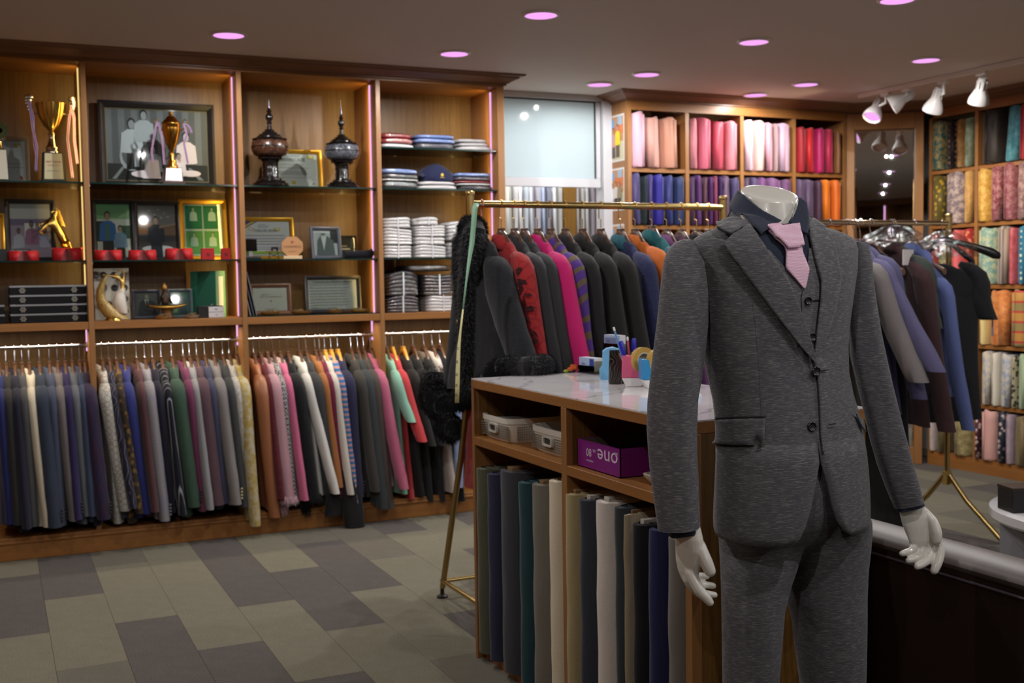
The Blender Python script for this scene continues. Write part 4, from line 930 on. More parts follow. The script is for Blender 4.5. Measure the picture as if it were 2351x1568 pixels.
for i, (ya, yb, h, c, cn, core) in enumerate(BO):
    yc, hw = (ya+yb)/2, abs(ya-yb)/2-.001
    t = thing('cloth_bolt', cn+' cloth bolt standing upright in the lower part of the counter', 'fabric bolt', (CX0+.17, yc, .03), group='cloth bolts under the counter')
    R = []; H = h-.03; rr = random.Random(i)
    for k in range(14):
        q = k/13; z = H*q; w_ = hw*(1-.012*rr.random()) if 0 < k < 13 else hw*.975
        R.append([(x+.0012*math.sin(z*22+i), y, z+.003*math.sin(x*30)) for x, y, z in sell(.001*rr.uniform(-1, 1), 0, z, .175, w_, 28, 2.6)])
    R.append(sell(0, 0, H+.004, .165, hw*.8, 28, 2.6)); R.append(sell(0, 0, H-.012, .14, hw*.45, 28, 2.6))
    build('cloth', G().loft(R), cloth(c, rough=.8), parent=t, smooth=60)
    g = G()
    for k in range(3): 
        f = .95-.16*k; g.loft([sell(0, 0, H+.003+.0015*k, .168*f+.003, hw*f*.92, 28, 2.6), sell(0, 0, H+.006+.0015*k, .168*f, hw*f*.9-.001, 28, 2.6)], c0=False, c1=False)
    build('selvage', g, cloth(tuple(min(255, x+14) for x in c)), parent=t)
    if core: build('core_board', G().box(-.15, .13, -hw*.22, hw*.22, H-.03, H+.016), CARD if i in (7, 8, 11) else CORE, parent=t, bevel=.002)
# baskets, carton and tray on the counter shelf
def faced(name, lab, cat, x, y, z, group=None): return thing(name, lab, cat, (x, y, z), -math.pi/2, group)   # local -y looks out of the counter
BASK = plain((222, 218, 208), .45); HOLE = plain((132, 128, 118), .8)
def basket(lab, x, yl, yr, z, dep):
    w_ = yl-yr; t = faced('basket', lab, 'basket', x, (yl+yr)/2, z, 'plastic baskets on the counter shelf')
    h = .085
    o, i_ = [], []
    for zz, k in ((0, .90), (.006, .93), (h-.018, .985), (h-.018, 1.0), (h, 1.0)): o.append(sell(0, dep/2, zz, w_/2*k, dep/2*k, 32, 7))
    for zz, k in ((h, .965), (.01, .9)): o.append(sell(0, dep/2, zz, w_/2*k, dep/2*k, 32, 7))
    build('body', G().loft(o), BASK, parent=t, smooth=40)
    g = G(); g2 = G()
    for r in range(6):
        for q in range(int(w_/.0085)):
            xx = -w_/2*.86+q*.0085
            if xx > w_/2*.86: break
            if abs(xx) < .037 and r > 1: continue
            zz = .012+r*.0085; g.box(xx, xx+.0034, dep/2*(1-.94-.05*zz/h)-.003, dep/2*(1-.94-.05*zz/h)+.004, zz, zz+.0034)
        for q in range(int(dep/.0085)):
            yy = dep*.1+q*.0085
            if yy > dep*.9: break
            zz = .012+r*.0085; kx = w_/2*(.94+.045*zz/h)
            g.box(kx-.004, kx+.0012, yy, yy+.0042, zz, zz+.0034)
    build('perforation', g, HOLE, parent=t, smooth=0)['kind'] = 'stuff'
    hd = G().loft([sell(0, 0, 0, .036, .019, 24, 5), sell(0, 0, .008, .034, .017, 24, 5), sell(0, 0, .008, .026, .011, 24, 5), sell(0, 0, .0, .024, .010, 24, 5)], c0=False, c1=False).xf(Matrix.Translation((0, .004, .045)) @ Matrix.Rotation(math.pi/2, 4, 'X'))
    build('handle', hd, plain((190, 186, 178), .4), parent=t, smooth=50)
    build('handle_slot', G().box(-.024, .024, .0005, .006, .036, .055), plain((60, 54, 52), .8), parent=t)
    return t
basket('pale plastic basket at the left end of the counter shelf', 1.575, 3.728, 3.47, .811, .36)
basket('pale plastic basket beside the counter divider, behind the first one', 1.59, 3.352, 3.05, .811, .36)
t = thing('paper_pad', 'grey paper pad lying in the left plastic basket', 'paper', (1.70, 3.60, .872)); build('sheet', G().box(-.11, .11, -.08, .08, 0, .008, rot=(0, .06, .15)), plain((150, 146, 144), .6), parent=t)
PUR = plain((128, 30, 128), .4); 
t = faced('carton', 'purple paper carton with upside-down white lettering on the counter shelf', 'box', 1.582, 2.857, .811)
hw, dp, h = .127, .24, .083
build('carton_wall', G().box(-hw, hw, 0, .003, 0, h).box(-hw, hw, dp-.003, dp, 0, h).box(-hw, -hw+.003, 0, dp, 0, h).box(hw-.003, hw, 0, dp, 0, h).box(-hw, hw, 0, dp, 0, .003), PUR, parent=t)
build('lining', G().box(-hw+.003, hw-.003, .003, .004, .003, h-.002).box(-hw+.003, hw-.003, dp-.004, dp-.003, .003, h-.002).box(hw-.004, hw-.003, .004, dp-.004, .003, h-.002).box(-hw+.003, -hw+.004, .004, dp-.004, .003, h-.002), plain((96, 84, 70), .8), parent=t)
WP = plain((224, 200, 226), .5)
for s, sz, x, z, sx in (('one', .064, .056, .068, 1.25), ('80', .034, -.055, .061, 1), ('AA', .013, -.022, .062, 1), ('multipurpose', .008, -.05, .027, 1), ('life', .016, .105, .070, 1)):
    text(s, sz, WP, t, (x, -.0006, z), (math.pi/2, math.pi, 0), sx=sx)
t = faced('tray', 'small off-white plastic tray beside the purple carton', 'tray', 1.584, 2.56, .811)
build('body', G().loft([sell(0, .10, z, a, c, 24, 6) for z, a, c in ((0, .060, .075), (.022, .078, .095), (.03, .080, .097), (.031, .074, .09), (.024, .07, .086), (.006, .056, .07))]), plain((196, 190, 178), .4), parent=t)
# ------------------------------------------------------------------ desk things on the marble
def at_top(u, v): p = onz(u, v, CH); return Vector((p[0], p[1], CH))
A0, A1 = at_top(1326, 857), at_top(1364, 861.5)
rz = math.atan2(A1.y-A0.y, A1.x-A0.x)
ACR = plain((128, 130, 138), .15, spec=.6); SMOKE = glassmat('smoky_acrylic', (.74, .75, .78))
t = thing('card_holder', 'grey acrylic holder with two tiers of business cards', 'card holder', A0, rz)
WD = (A1-A0).length; WD = max(WD, .085)
build('base', G().box(0, WD, 0, .16, 0, .004), ACR, parent=t, bevel=.001)
build('front_pocket', G().box(0, WD, 0, .002, .004, .032).box(0, .002, 0, .045, .004, .032).box(WD-.002, WD, 0, .045, .004, .05).box(0, WD, .045, .047, .004, .05), SMOKE, parent=t)
build('rear_pocket', G().box(0, WD, .115, .117, .004, .108).box(0, .002, .115, .16, .004, .108).box(WD-.002, WD, .06, .16, .004, .06).box(WD-.002, WD, .115, .16, .06, .108).box(0, WD, .158, .16, .004, .118), SMOKE, parent=t)
CB = plain((168, 182, 214), .5); CW = plain((226, 228, 236), .5)
for yy, z0, z1, n, nm in ((.006, .012, .061, 8, 'front'), (.120, .075, .140, 6, 'rear')):
    c = thing('business_cards', 'stack of blue and white business cards in the %s tier of the holder' % nm, 'cards', t.matrix_world.to_translation(), rz) if False else thing('business_cards', 'stack of blue and white business cards in the %s tier of the holder' % nm, 'cards', A0, rz)
    for k in range(n): build('card', G().box(.004, WD-.006, yy+k*.0045, yy+k*.0045+.0042, z0, z1-(.001*(k % 2))), CW, parent=c)
    build('card_print', G().box(.004, WD-.006, yy-.0006, yy-.0001, z0+(z1-z0)*.3, z1), CB, parent=c)
    build('card_stripe', G().box(WD*.66, WD-.010, yy-.0009, yy-.0006, z0+.002, z1-.004) if nm == 'front' else G().box(.008, WD-.012, yy-.0009, yy-.0006, z0+.02, z1-.010), plain((52, 72, 150), .5) if nm == 'front' else plain((120, 128, 168), .5), parent=c)
    text('Tailor', .011, plain((60, 80, 140), .5), c, (.032, yy-.001, z1-.026), (math.pi/2, 0, 0))
t = thing('sticky_notes', 'yellow printed note pad leaning in the card holder', 'note pad', at_top(1384, 862), rz)
build('pad', G().add([(-.055, .02, .004), (.03, -.004, .004), (.03, .03, .048), (.02, .05, .05)], [(0, 1, 2, 3)]), plain((232, 214, 96), .6), parent=t, solid=.003, smooth=0)
p = at_top(1315, 855)
t = thing('artificial_flower', 'small orange artificial flower with a yellow-green leaf on the marble top', 'flower', p)
g = G()
for k in range(14):
    a = k*2.4; r = .006+.0012*k; g.ell((r*.8*math.cos(a), r*.8*math.sin(a), .018+.006*math.sin(a*1.7)), (.009, .005, .007), 6, 4)
build('petals', g, plain((206, 92, 30), .6), parent=t); build('leaf', G().ell((-.03, -.004, .007), (.012, .006, .006), 8, 5), plain((160, 170, 60), .6), parent=t)
def prismy(t, name, prof, wid, m, **k):    # profile in (x,z), extruded across y
    return build(name, G().prism(prof, -wid/2, wid/2), m, parent=t, **k)
yawr = math.atan2(rh.y, rh.x)
LB, BLU, PNK = plain((112, 176, 220), .4), plain((40, 140, 200), .35), plain((216, 92, 132), .4); WB = plain((230, 228, 226), .35)
p = at_top(1398, 872); s = .00158
t = thing('paper_holder', 'light blue curved paper holder behind the black cup', 'desk tidy', p+Vector((0, .03, 0)), yawr)
prismy(t, 'body', [(-.016, 0), (.05, 0), (.05, .105), (.03, .112), (.008, .108), (-.005, .098), (-.006, .05), (-.016, .034)], .05, LB)
p = at_top(1415, 881)
t = thing('pen_cup', 'black marbled pen cup in front of the light blue holder', 'desk tidy', p, yawr)
BM = cloth((22, 20, 18), (120, 112, 104), 'paisley', 2, rough=.25, sheen=0, spec=.5)
build('body', G().loft([sell(0, 0, z, a, a*.8, 24, 4) for z, a in ((0, .025), (.004, .0265), (.09, .0225), (.112, .0215), (.112, .018), (.02, .02))]), BM, parent=t, smooth=50)
p = at_top(1447, 886)
t = thing('tape_dispenser', 'pink and white tape dispenser with a pen compartment', 'tape dispenser', p, yawr-.1)
prismy(t, 'base', [(-.013, 0), (.030, 0), (.06, .014), (.07, .028), (-.027, .028)], .06, WB, bevel=.003)
prismy(t, 'body', [(-.0275, .0282), (.07, .0282), (.072, .05), (.04, .046), (.018, .06), (.006, .098), (-.004, .1), (-.025, .096)], .058, PNK, bevel=.003)
build('blade_lip', G().box(-.025, -.008, -.029, .029, .096, .1), PNK, parent=t)
for lab, du, dv, lx, m, kind in (('blue capped marker leaning left in the pink dispenser', -4, 0, -.010, plain((36, 34, 170), .3), 0), ('blue capped marker upright in the pink dispenser', 10, 0, .012, plain((30, 26, 160), .3), 1), ('light blue pencil with a white eraser end', -6, 0, -.016, plain((96, 150, 200), .4), 2), ('pink pencil with a white band behind the markers', 2, 0, .002, plain((206, 90, 110), .4), 3), ('brown wooden stick in the pink dispenser', -8, 0, -.012, plain((140, 84, 44), .5), 4)):
    q = thing('pen' if kind < 2 else 'pencil', lab, 'pen', p+Vector((rh.x*lx+fh.x*.006*kind, rh.y*lx+fh.y*.006*kind, .06)), yawr)
    tilt = (-.22, .03, -.26, -.08, -.42)[kind]; L_ = (.09, .095, .125, .088, .05)[kind]; r = (.0075, .0078, .0032, .0032, .003)[kind]
    M = Matrix.Rotation(tilt, 4, 'Y')
    build('barrel', G().lathe([(.0001, 0), (r*.9, 0), (r*.9, L_*.5), (r, L_*.5), (r, L_*.95), (r*.7, L_), (.0001, L_)], 10).xf(M), m, parent=q)
    if kind in (2, 3): build('tip', G().lathe([(.0001, L_), (r*1.05, L_), (r*1.05, L_+.011), (.0001, L_+.012)], 10).xf(M), WHITE, parent=q)
t = thing('tape_roll', 'clear yellowish adhesive tape roll in the pink dispenser', 'tape roll', p+Vector((rh.x*.04-fh.x*.012, rh.y*.04-fh.y*.012, .083)), yawr+.5)
build('tape', G().lathe([(.028, -.010), (.044, -.010), (.044, .010), (.028, .010), (.028, -.010)], 30).xf(Matrix.Rotation(math.pi/2, 4, 'X')), plain((196, 160, 84), .15, coat=.5), parent=t)
build('core', G().lathe([(.024, -.0095), (.0278, -.0095), (.0278, .0095), (.024, .0095), (.024, -.0095)], 24).xf(Matrix.Rotation(math.pi/2, 4, 'X')), plain((206, 200, 190), .6), parent=t)
p = at_top(1484, 891)
t = thing('tape_dispenser', 'blue and white tape dispenser half hidden by the grey sleeve', 'tape dispenser', p, yawr+.12)
prismy(t, 'base', [(0.0, 0), (.150, 0), (.176, .028), (-.018, .028)], .06, WB, bevel=.003)
prismy(t, 'body', [(-.0185, .0282), (.1765, .0282), (.170, .05), (.12, .05), (.05, .045), (.02, .07), (.006, .092), (-.018, .094)], .058, BLU, bevel=.003)
t = thing('tape_roll', 'golden tape roll in the blue dispenser', 'tape roll', p+Vector((rh.x*.035, rh.y*.035, .083)), yawr+.6)
build('tape', G().lathe([(.026, -.010), (.040, -.010), (.040, .010), (.026, .010), (.026, -.010)], 30).xf(Matrix.Rotation(math.pi/2, 4, 'X')), plain((190, 156, 80), .15, coat=.5), parent=t)
# ------------------------------------------------------------------ dark sofa, round table
SZ = .69; sp = onz(2000, 1215, SZ)
SFX = sp[0]
LEAT = plain((38, 24, 20), .5, spec=.25); ROLL_SHEEN = plain((92, 84, 82), .46, .1, spec=.5)  # the leather roll catching light: its sheen is put into a grey colour
sf = thing('sofa', 'dark brown leather sofa seen from behind with its rolled top edge coloured grey for sheen', 'sofa', (SFX, 1.2, 0))
build('back', G().box(.0, .14, -.95, 1.45, .05, SZ-.02), LEAT, parent=sf, bevel=.02)
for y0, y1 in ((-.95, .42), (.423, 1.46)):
    build('top_roll', G().tube([(.065, y0, SZ-.03), (.065, (y0+y1)/2, SZ-.03), (.065, y1, SZ-.03)], .074, 20, flat=.42), ROLL_SHEEN, parent=sf)
build('piping', G().tube([(-.002, -.95, SZ-.062), (-.002, 1.45, SZ-.062)], .004, 8), plain((64, 58, 66), .4), parent=sf)
build('seat', G().box(.14, .80, -.95, 1.45, .06, .42), LEAT, parent=sf, bevel=.04)
for y in (-.9, 1.40):
    for x in (.05, .72): build('leg', G().box(x, x+.05, y-.025, y+.025, 0, .06), BLACK, parent=sf)
q = onz(2293, 1178, .5)
RT = .42; c = Vector((q[0], q[1], 0))+Vector((rh.x, rh.y, 0))*RT
tb = thing('round_table', 'white round display table at the right photo edge', 'table', c)
build('table_top', G().lathe([(.001, .46), (RT-.01, .46), (RT, .47), (RT, .50), (RT-.004, .503), (.001, .503)], 64), plain((226, 224, 226), .15, coat=.4), parent=tb, smooth=40)
build('pedestal', G().box(-.27, .27, -.27, .27, .03, .46), plain((150, 150, 158), .4), parent=tb)
build('base', G().lathe([(.001, 0), (.30, 0), (.30, .03), (.001, .03)], 40), plain((150, 150, 158), .4), parent=tb)
q = onz(2335, 1180, .503)
t = thing('box', 'black lidded box on the white round table', 'box', (q[0]+.13, q[1]+.02, .504), -.3)
build('body', G().box(-.13, .13, -.05, .05, 0, .085), BLACK, parent=t, bevel=.002); build('lid', G().box(-.131, .131, -.051, .051, .08, .09), plain((44, 28, 22), .4), parent=t)
# ================================================================== things on the display shelves
S1, S2, S3 = 1.896, 1.499, 1.186
def sx(u, y, v=500): return float(ony(u, v, y)[0])
def sz(u, v, y): return float(ony(u, v, y)[2])
FIGAR = 1.0
# flat printed pictures: list of (colour, polygon in 0..1)
def ellp(cx, cy, rx, ry, n=14): return [(cx+rx*math.cos(2*math.pi*k/n), cy+ry*math.sin(2*math.pi*k/n)) for k in range(n)]
def rect(x0, y0, x1, y1): return [(x0, y0), (x1, y0), (x1, y1), (x0, y1)]
def figure(cx, y0, s, shirt, skin=(176, 132, 104), hair=(28, 24, 24), legs=None, seat=False):
    P = []; AR_ = FIGAR
    if legs: P.append((legs, [(cx-.16*s, y0), (cx+.16*s, y0), (cx+.15*s, y0+.42*s), (cx-.15*s, y0+.42*s)]))
    P.append((shirt, [(cx-.17*s, y0+.36*s), (cx+.17*s, y0+.36*s), (cx+.21*s, y0+.72*s), (cx+.09*s, y0+.80*s), (cx-.09*s, y0+.80*s), (cx-.21*s, y0+.72*s)]))
    P.append((shirt, [(cx-.25*s, y0+.38*s), (cx-.17*s, y0+.36*s), (cx-.15*s, y0+.72*s), (cx-.21*s, y0+.74*s)])); P.append((shirt, [(cx+.17*s, y0+.36*s), (cx+.25*s, y0+.38*s), (cx+.21*s, y0+.74*s), (cx+.15*s, y0+.72*s)]))
    P.append((hair, ellp(cx, y0+.915*s, .082*s, .10*s))); P.append((skin, ellp(cx, y0+.89*s, .066*s, .085*s)))
    return [(c, [(cx+(x-cx)*AR_, z) for x, z in pl]) for c, pl in P]
def lines(x0, x1, ys, c, h=.012, seed=0):
    rr = random.Random(seed); return [(c, rect(x0+rr.uniform(0, .04), y, x1-rr.uniform(0, .12), y+h)) for y in ys]
def print_mesh(par, shapes, x0, x1, z0, z1, y, gloss=.6, name='print'):
    mats, g = [], G(); idx = {}
    for k, (c, poly) in enumerate(shapes):
        if c not in idx: idx[c] = len(mats); mats.append(plain(c, gloss, spec=.2))
        g.plate([(x0+(x1-x0)*min(1, max(0, px)), z0+(z1-z0)*min(1, max(0, pz))) for px, pz in poly], y-.00025*k, idx[c])
    return build(name, g, mats, parent=par, smooth=0)
def picture(name, label, cat, u0, u1, vt, zs, y, shapes, fm, bw=.018, depth=.018, lean=.12, fillet=None, group=None, vref=None, mat_in=0, matc=None, rz=0):
    x0, x1 = sx(u0, y, vt), sx(u1, y, vt); H = sz((u0+u1)/2, vt, y)-zs; W = x1-x0
    t = thing(name, label, cat, ((x0+x1)/2, y, zs+.0006), group=group, rot=(-lean, 0, rz))
    hw = W/2; pr = G()
    sec = [(0, 0), (0, -depth), (bw*.35, -depth*1.15), (bw*.75, -depth*.8), (bw, -depth*.45), (bw, 0)]
    corners = [(-hw, 0, 1, 1), (hw, 0, -1, 1), (hw, H, -1, -1), (-hw, H, 1, -1), (-hw, 0, 1, 1)]
    pr.loft([[(cx+dx*o, yy, cz+dz*o) for o, yy in sec] for cx, cz, dx, dz in corners], c0=False, c1=False)
    f = build('frame', pr, fm, parent=t, smooth=30)
    if fillet: build('fillet', G().loft([[(cx+dx*(bw+o), yy, cz+dz*(bw+o)) for o, yy in ((0, -.004), (0, -.010), (.006, -.006), (.006, -.004))] for cx, cz, dx, dz in corners], c0=False, c1=False), fillet, parent=t, smooth=30)
    build('backing', G().box(-hw+bw*.3, hw-bw*.3, -.002, .004, bw*.3, H-bw*.3), BLACK, parent=t)
    print_mesh(t, shapes, -hw+bw, hw-bw, bw, H-bw, -.0026)
    build('glass_pane', G().box(-hw+bw, hw-bw, -.0125, -.0115, bw, H-bw), GLASS, parent=t, smooth=0)
    t['w'] = 0; del t['w']
    return t, hw, H
YF = FY+.11; YM = FY+.18; YB_ = FY+.30
FBLK = plain((30, 31, 36), .35); FGRY = plain((72, 76, 88), .4); FGOLD = plain((206, 158, 52), .3, .8); FWAL = plain((104, 72, 50), .45); FLITE = plain((150, 132, 104), .45)
SKIN = (188, 150, 128)
# --- family portrait
FIGAR = .62
GR = lambda v: (v, v, int(v*1.06) if v < 240 else v)
fam = [(GR(122), rect(0, 0, 1, 1))]+[(GR(108 if k % 2 else 134), rect(k/16, .2, (k+1)/16, 1)) for k in range(16)]
fam += [(GR(52), rect(0, 0, 1, .24)), (GR(150), [(.05, .03), (.15, .2), (.18, .2), (.09, .03)]), (GR(150), [(.95, .03), (.82, .2), (.79, .2), (.90, .03)]), (GR(40), [(.1, .03), (.19, .21), (.78, .21), (.89, .03)])]
fam += [(GR(196), ellp(.24, .34, .115, .2)), (GR(110), ellp(.24, .36, .09, .16))]
fam += [(GR(38), [(.19, .16), (.36, .16), (.33, .42), (.2, .42)]), (GR(208), rect(.27, .2, .31, .4))]+figure(.25, .12, .74, GR(216), GR(170), GR(30))
fam += figure(.37, .30, .68, GR(200), GR(178), GR(24))+figure(.45, -.08, .58, GR(212), GR(178), GR(30))+figure(.78, .0, .70, GR(206), GR(168), GR(34))+figure(.70, -.10, .50, GR(214), GR(178), GR(28))
fam += [(GR(206), ellp(.36, .10, .13, .05)), (GR(206), ellp(.82, .12, .1, .045)), (GR(206), [(.34, .04), (.52, .04), (.5, .3), (.4, .3)])]
picture('picture_frame', 'large black-framed black and white family portrait', 'picture', 223, 489, 236, S1, BY-.055, fam, FBLK, bw=.036, depth=.03, lean=.03, fillet=FLITE)
FIGAR = 1.25
def scene1():
    s = [((226, 226, 214), rect(0, 0, 1, 1)), ((150, 190, 140), rect(0, .72, 1, 1)), ((110, 160, 110), [(0, .8), (.6, .74), (1, .9), (1, 1), (0, 1)]), ((40, 60, 48), rect(0, .3, .25, .68)), ((70, 100, 80), rect(.75, .35, 1, .6))]
    return s+figure(.33, .0, .86, (66, 120, 190), SKIN, legs=(52, 50, 48))+[((88, 130, 110), rect(.28, .32, .38, .62))]+figure(.70, -.06, .66, (140, 170, 200), SKIN, legs=(70, 60, 50))
picture('picture_frame', 'black-framed green-toned photo of two men on the second shelf, beside the first divider', 'picture', 211, 306, 459, S2, YB_, scene1(), FBLK, bw=.020)
s2_ = [((112, 104, 104), rect(0, 0, 1, 1)), ((80, 72, 72), rect(0, 0, 1, .35)), ((176, 110, 60), rect(.0, .45, .4, .66)), ((120, 90, 70), rect(.4, .4, 1, .62)), ((60, 56, 60), rect(0, .3, 1, .42)), ((206, 200, 206), ellp(.5, .16, .42, .07)), ((180, 176, 184), rect(.15, 0, .85, .12))]
s2_ += [((235, 232, 230), ellp(x, z, .015, .008)) for x, z in ((.3, .9), (.55, .92), (.7, .85), (.45, .82), (.8, .78), (.62, .76))]+figure(.47, .0, .78, (38, 40, 56), SKIN, legs=(34, 36, 48))+[((150, 120, 104), [(.55, .55), (1, .62), (1, .66), (.56, .6)])]
picture('picture_frame', 'black-framed photo of a child in a dark suit, between green and gold frames', 'picture', 307, 411, 462, S2, YB_, s2_, FBLK, bw=.020)
FIGAR = 1.0
gq = [((206, 222, 206), rect(0, 0, 1, 1))]
for x0, z0 in ((.03, .03), (.52, .03), (.03, .52), (.52, .52)):
    gq += [((44, 130, 84) if z0 > .3 else (104, 168, 88), rect(x0, z0, x0+.45, z0+.45))]
    for c, pl in figure(x0+.22, z0, .42, (196, 222, 200), (190, 200, 160), (60, 100, 60)): gq.append((c, pl))
picture('picture_frame', 'gold-framed set of four green photos', 'picture', 411, 520, 457, S2, YB_, gq, FGOLD, bw=.026)
pz = [((176, 166, 164), rect(0, 0, 1, 1)), ((150, 130, 150), rect(0, .0, 1, .72)), ((110, 92, 124), rect(0, .6, 1, .72)), ((206, 200, 196), rect(.35, .38, .62, .64))]+figure(.2, -.02, .56, (176, 168, 184), (110, 84, 80))+figure(.52, .0, .68, (150, 96, 126), (116, 86, 80))+figure(.84, -.02, .56, (170, 160, 184), (120, 90, 84))
picture('picture_frame', 'black-framed purplish photo of three people behind the gold horse', 'picture', 10, 125, 457, S2, YB_, pz, FBLK, bw=.022)
picture('picture_frame', 'gold frame cut by the left photo edge on the second shelf', 'picture', -30, 9, 490, S2, YB_, [((210, 200, 190), rect(0, 0, 1, 1))], FGOLD, bw=.02)
cert = [((198, 192, 198), rect(0, 0, 1, 1)), ((190, 170, 120), rect(.6, .84, .85, .94))]+lines(.15, .95, (.42, .33), (150, 146, 156), .02)+[((160, 70, 60), [(.8, .04), (.9, .02), (.87, .12), (.78, .14)])]
picture('certificate', 'pale certificate in a light wood frame behind the two trophies', 'certificate', -20, 66, 313, S1, YB_, cert, FLITE, bw=.020)
cert2 = [((214, 208, 204), rect(0, 0, 1, 1)), ((214, 184, 90), rect(.80, .86, .93, .96)), ((232, 220, 170), rect(.83, .885, .90, .935)), ((200, 170, 70), ellp(.52, .12, .05, .06))]+lines(.2, .85, (.66, .56, .44, .40, .36, .26), (168, 164, 164), .018, 2)+[((70, 70, 80), [(.88, .05), (.93, .1), (.9, .12)])]
t, hw, H = picture('certificate', 'gold-framed certificate standing behind the lacquer vessels', 'certificate', 601, 738, 343, S1, YB_+.02, cert2, FGOLD, bw=.022)
text('CERTIFICATE', .026, GREYINK, t, (0, -.0105, H*.72), name='lettering'); text('OF EXCELLENCE', .013, GREYINK, t, (0, -.0105, H*.84))
cert3 = [((212, 206, 208), rect(0, 0, 1, 1)), ((60, 76, 140), [(0, 1), (.22, 1), (0, .82)]), ((214, 176, 70), [(.22, 1), (.30, 1), (.0, .76), (0, .82)]), ((70, 80, 130), [(.30, 1), (.34, 1), (0, .73), (0, .76)]), ((206, 150, 110), ellp(.2, .78, .05, .05)), ((236, 226, 216), ellp(.2, .78, .03, .03)), ((206, 170, 90), rect(.68, .72, .80, .82)), ((240, 226, 180), rect(.71, .745, .77, .80)), ((150, 180, 60), rect(0, .06, 1, .14))]
cert3 += lines(.32, .60, (.90, .86, .82), (150, 150, 170), .016)+lines(.08, .9, (.58, .49, .41, .33, .25, .19), (150, 140, 160), .022, 4)
t, hw, H = picture('certificate', 'gold-framed diploma with a blue corner ribbon on the second shelf', 'certificate', 545, 674, 499, S2, YB_, cert3, FGOLD, bw=.022)
text('TAILOR SHOP', .022, plain((70, 60, 70), .5), t, (.0, -.0105, H*.66))
# third bay small frames
jk_ = [((206, 208, 210), rect(0, 0, 1, 1)), ((60, 62, 66), rect(.72, .5, 1, 1)), ((110, 118, 120), [(.1, 0), (.88, 0), (.84, .6), (.6, .78), (.3, .8), (.16, .6)]), ((232, 232, 234), [(.32, .78), (.56, .78), (.42, .2)]), ((52, 50, 52), ellp(.42, .86, .11, .03))]
picture('picture_frame', 'slate grey frame with a photo of a grey jacket on the second shelf', 'picture', 712, 784, 521, S2, YM-.02, jk_, FGRY, bw=.020, lean=.16, rz=.12)
picture('picture_frame', 'small black box frame with white lettering behind the slate grey frame', 'picture', 775, 818, 541, S2, YB_-.04, [((26, 26, 28), rect(0, 0, 1, 1)), ((170, 150, 110), rect(.1, .55, .5, .6)), ((190, 180, 170), rect(.1, .38, .7, .46))], FBLK, bw=.012, lean=.14)
br = [((206, 200, 192), rect(0, 0, 1, 1)), ((110, 104, 104), ellp(.52, .42, .03, .03))]+[((130, 126, 126), rect(.1+.035*k, .955, .12+.035*k, .975)) for k in range(4)]+[((130, 126, 126), rect(.7+.035*k, .955, .72+.035*k, .975)) for k in range(4)]
t, hw, H = picture('picture_frame', 'walnut-framed white card on the glass-topped bottom shelf', 'picture', 572, 667, 652, S3+.006, YM+.02, br, FWAL, bw=.020, lean=.10)
text('made by the tailoring house', .011, GREYINK, t, (0, -.0105, H*.56)); text('thank you', .010, GREYINK, t, (-.03, -.0105, H*.64)); text('bespoke suits and shirts', .007, GREYINK, t, (0, -.0105, H*.17))
t, hw, H = picture('picture_frame', 'black-framed text sheet titled Common Law of Business Balance', 'picture', 699, 827, 634, S3+.006, YM+.02, [((196, 194, 190), rect(0, 0, 1, 1))], FBLK, bw=.020, lean=.10)
t['label'] = 'wide black frame holding a printed text sheet on the glass-topped bottom shelf'
text('Common Law of Business Balance', .0165, INK, t, (0, -.0105, H*.83), sx=1.0)
body = ["It's unwise to pay too much, but it's worse to pay too little.", 'When you pay too much, you lose a little money - that is all.', 'When you pay too little, you sometimes lose everything,', 'because the thing you bought was incapable of doing the', 'thing it was bought to do. The common law of business', 'balance prohibits paying a little and getting a lot. It cannot', 'be done. If you deal with the lowest bidder, it is well to add', 'something for the risk you run, and if you do that you will', 'have enough to pay for something better.']
for k, s in enumerate(body): text(s, .0095, INK, t, (-hw+.03, -.0105, H*.75-.0165*k), align='LEFT', sx=.98)
text('John Ruskin', .0085, INK, t, (-hw+.03, -.0105, H*.13), align='LEFT')
t['label'] = 'wide black frame holding a printed text sheet on the glass-topped bottom shelf'
# second bay bottom
sg = [((112, 110, 108), rect(0, 0, 1, 1)), ((70, 72, 80), [(.1, 0), (.95, 0), (.86, .6), (.6, .72), (.4, .72), (.2, .6)]), ((200, 196, 190), [(.4, .72), (.62, .72), (.52, .35)]), ((30, 30, 34), [(.48, .66), (.56, .66), (.55, .35), (.5, .35)]), ((170, 160, 150), ellp(.52, .84, .09, .1))]
picture('picture_frame', 'small slate frame with a photo of a suit, left of the boat figurine', 'picture', 302, 369, 666, S3, YM+.04, sg, FGRY, bw=.016)
sh_ = [((52, 110, 88), rect(0, 0, 1, 1)), ((150, 180, 150), [(.1, .1), (.35, .1), (.55, .95), (.35, .95)]), ((60, 76, 92), [(.5, 0), (.9, 0), (.8, .7), (.6, .8)])]
picture('picture_frame', 'grey frame with a green photo behind the boat figurine', 'picture', 384, 441, 664, S3, YM+.06, sh_, plain((92, 104, 112), .4), bw=.016)
FIGAR = 1.0
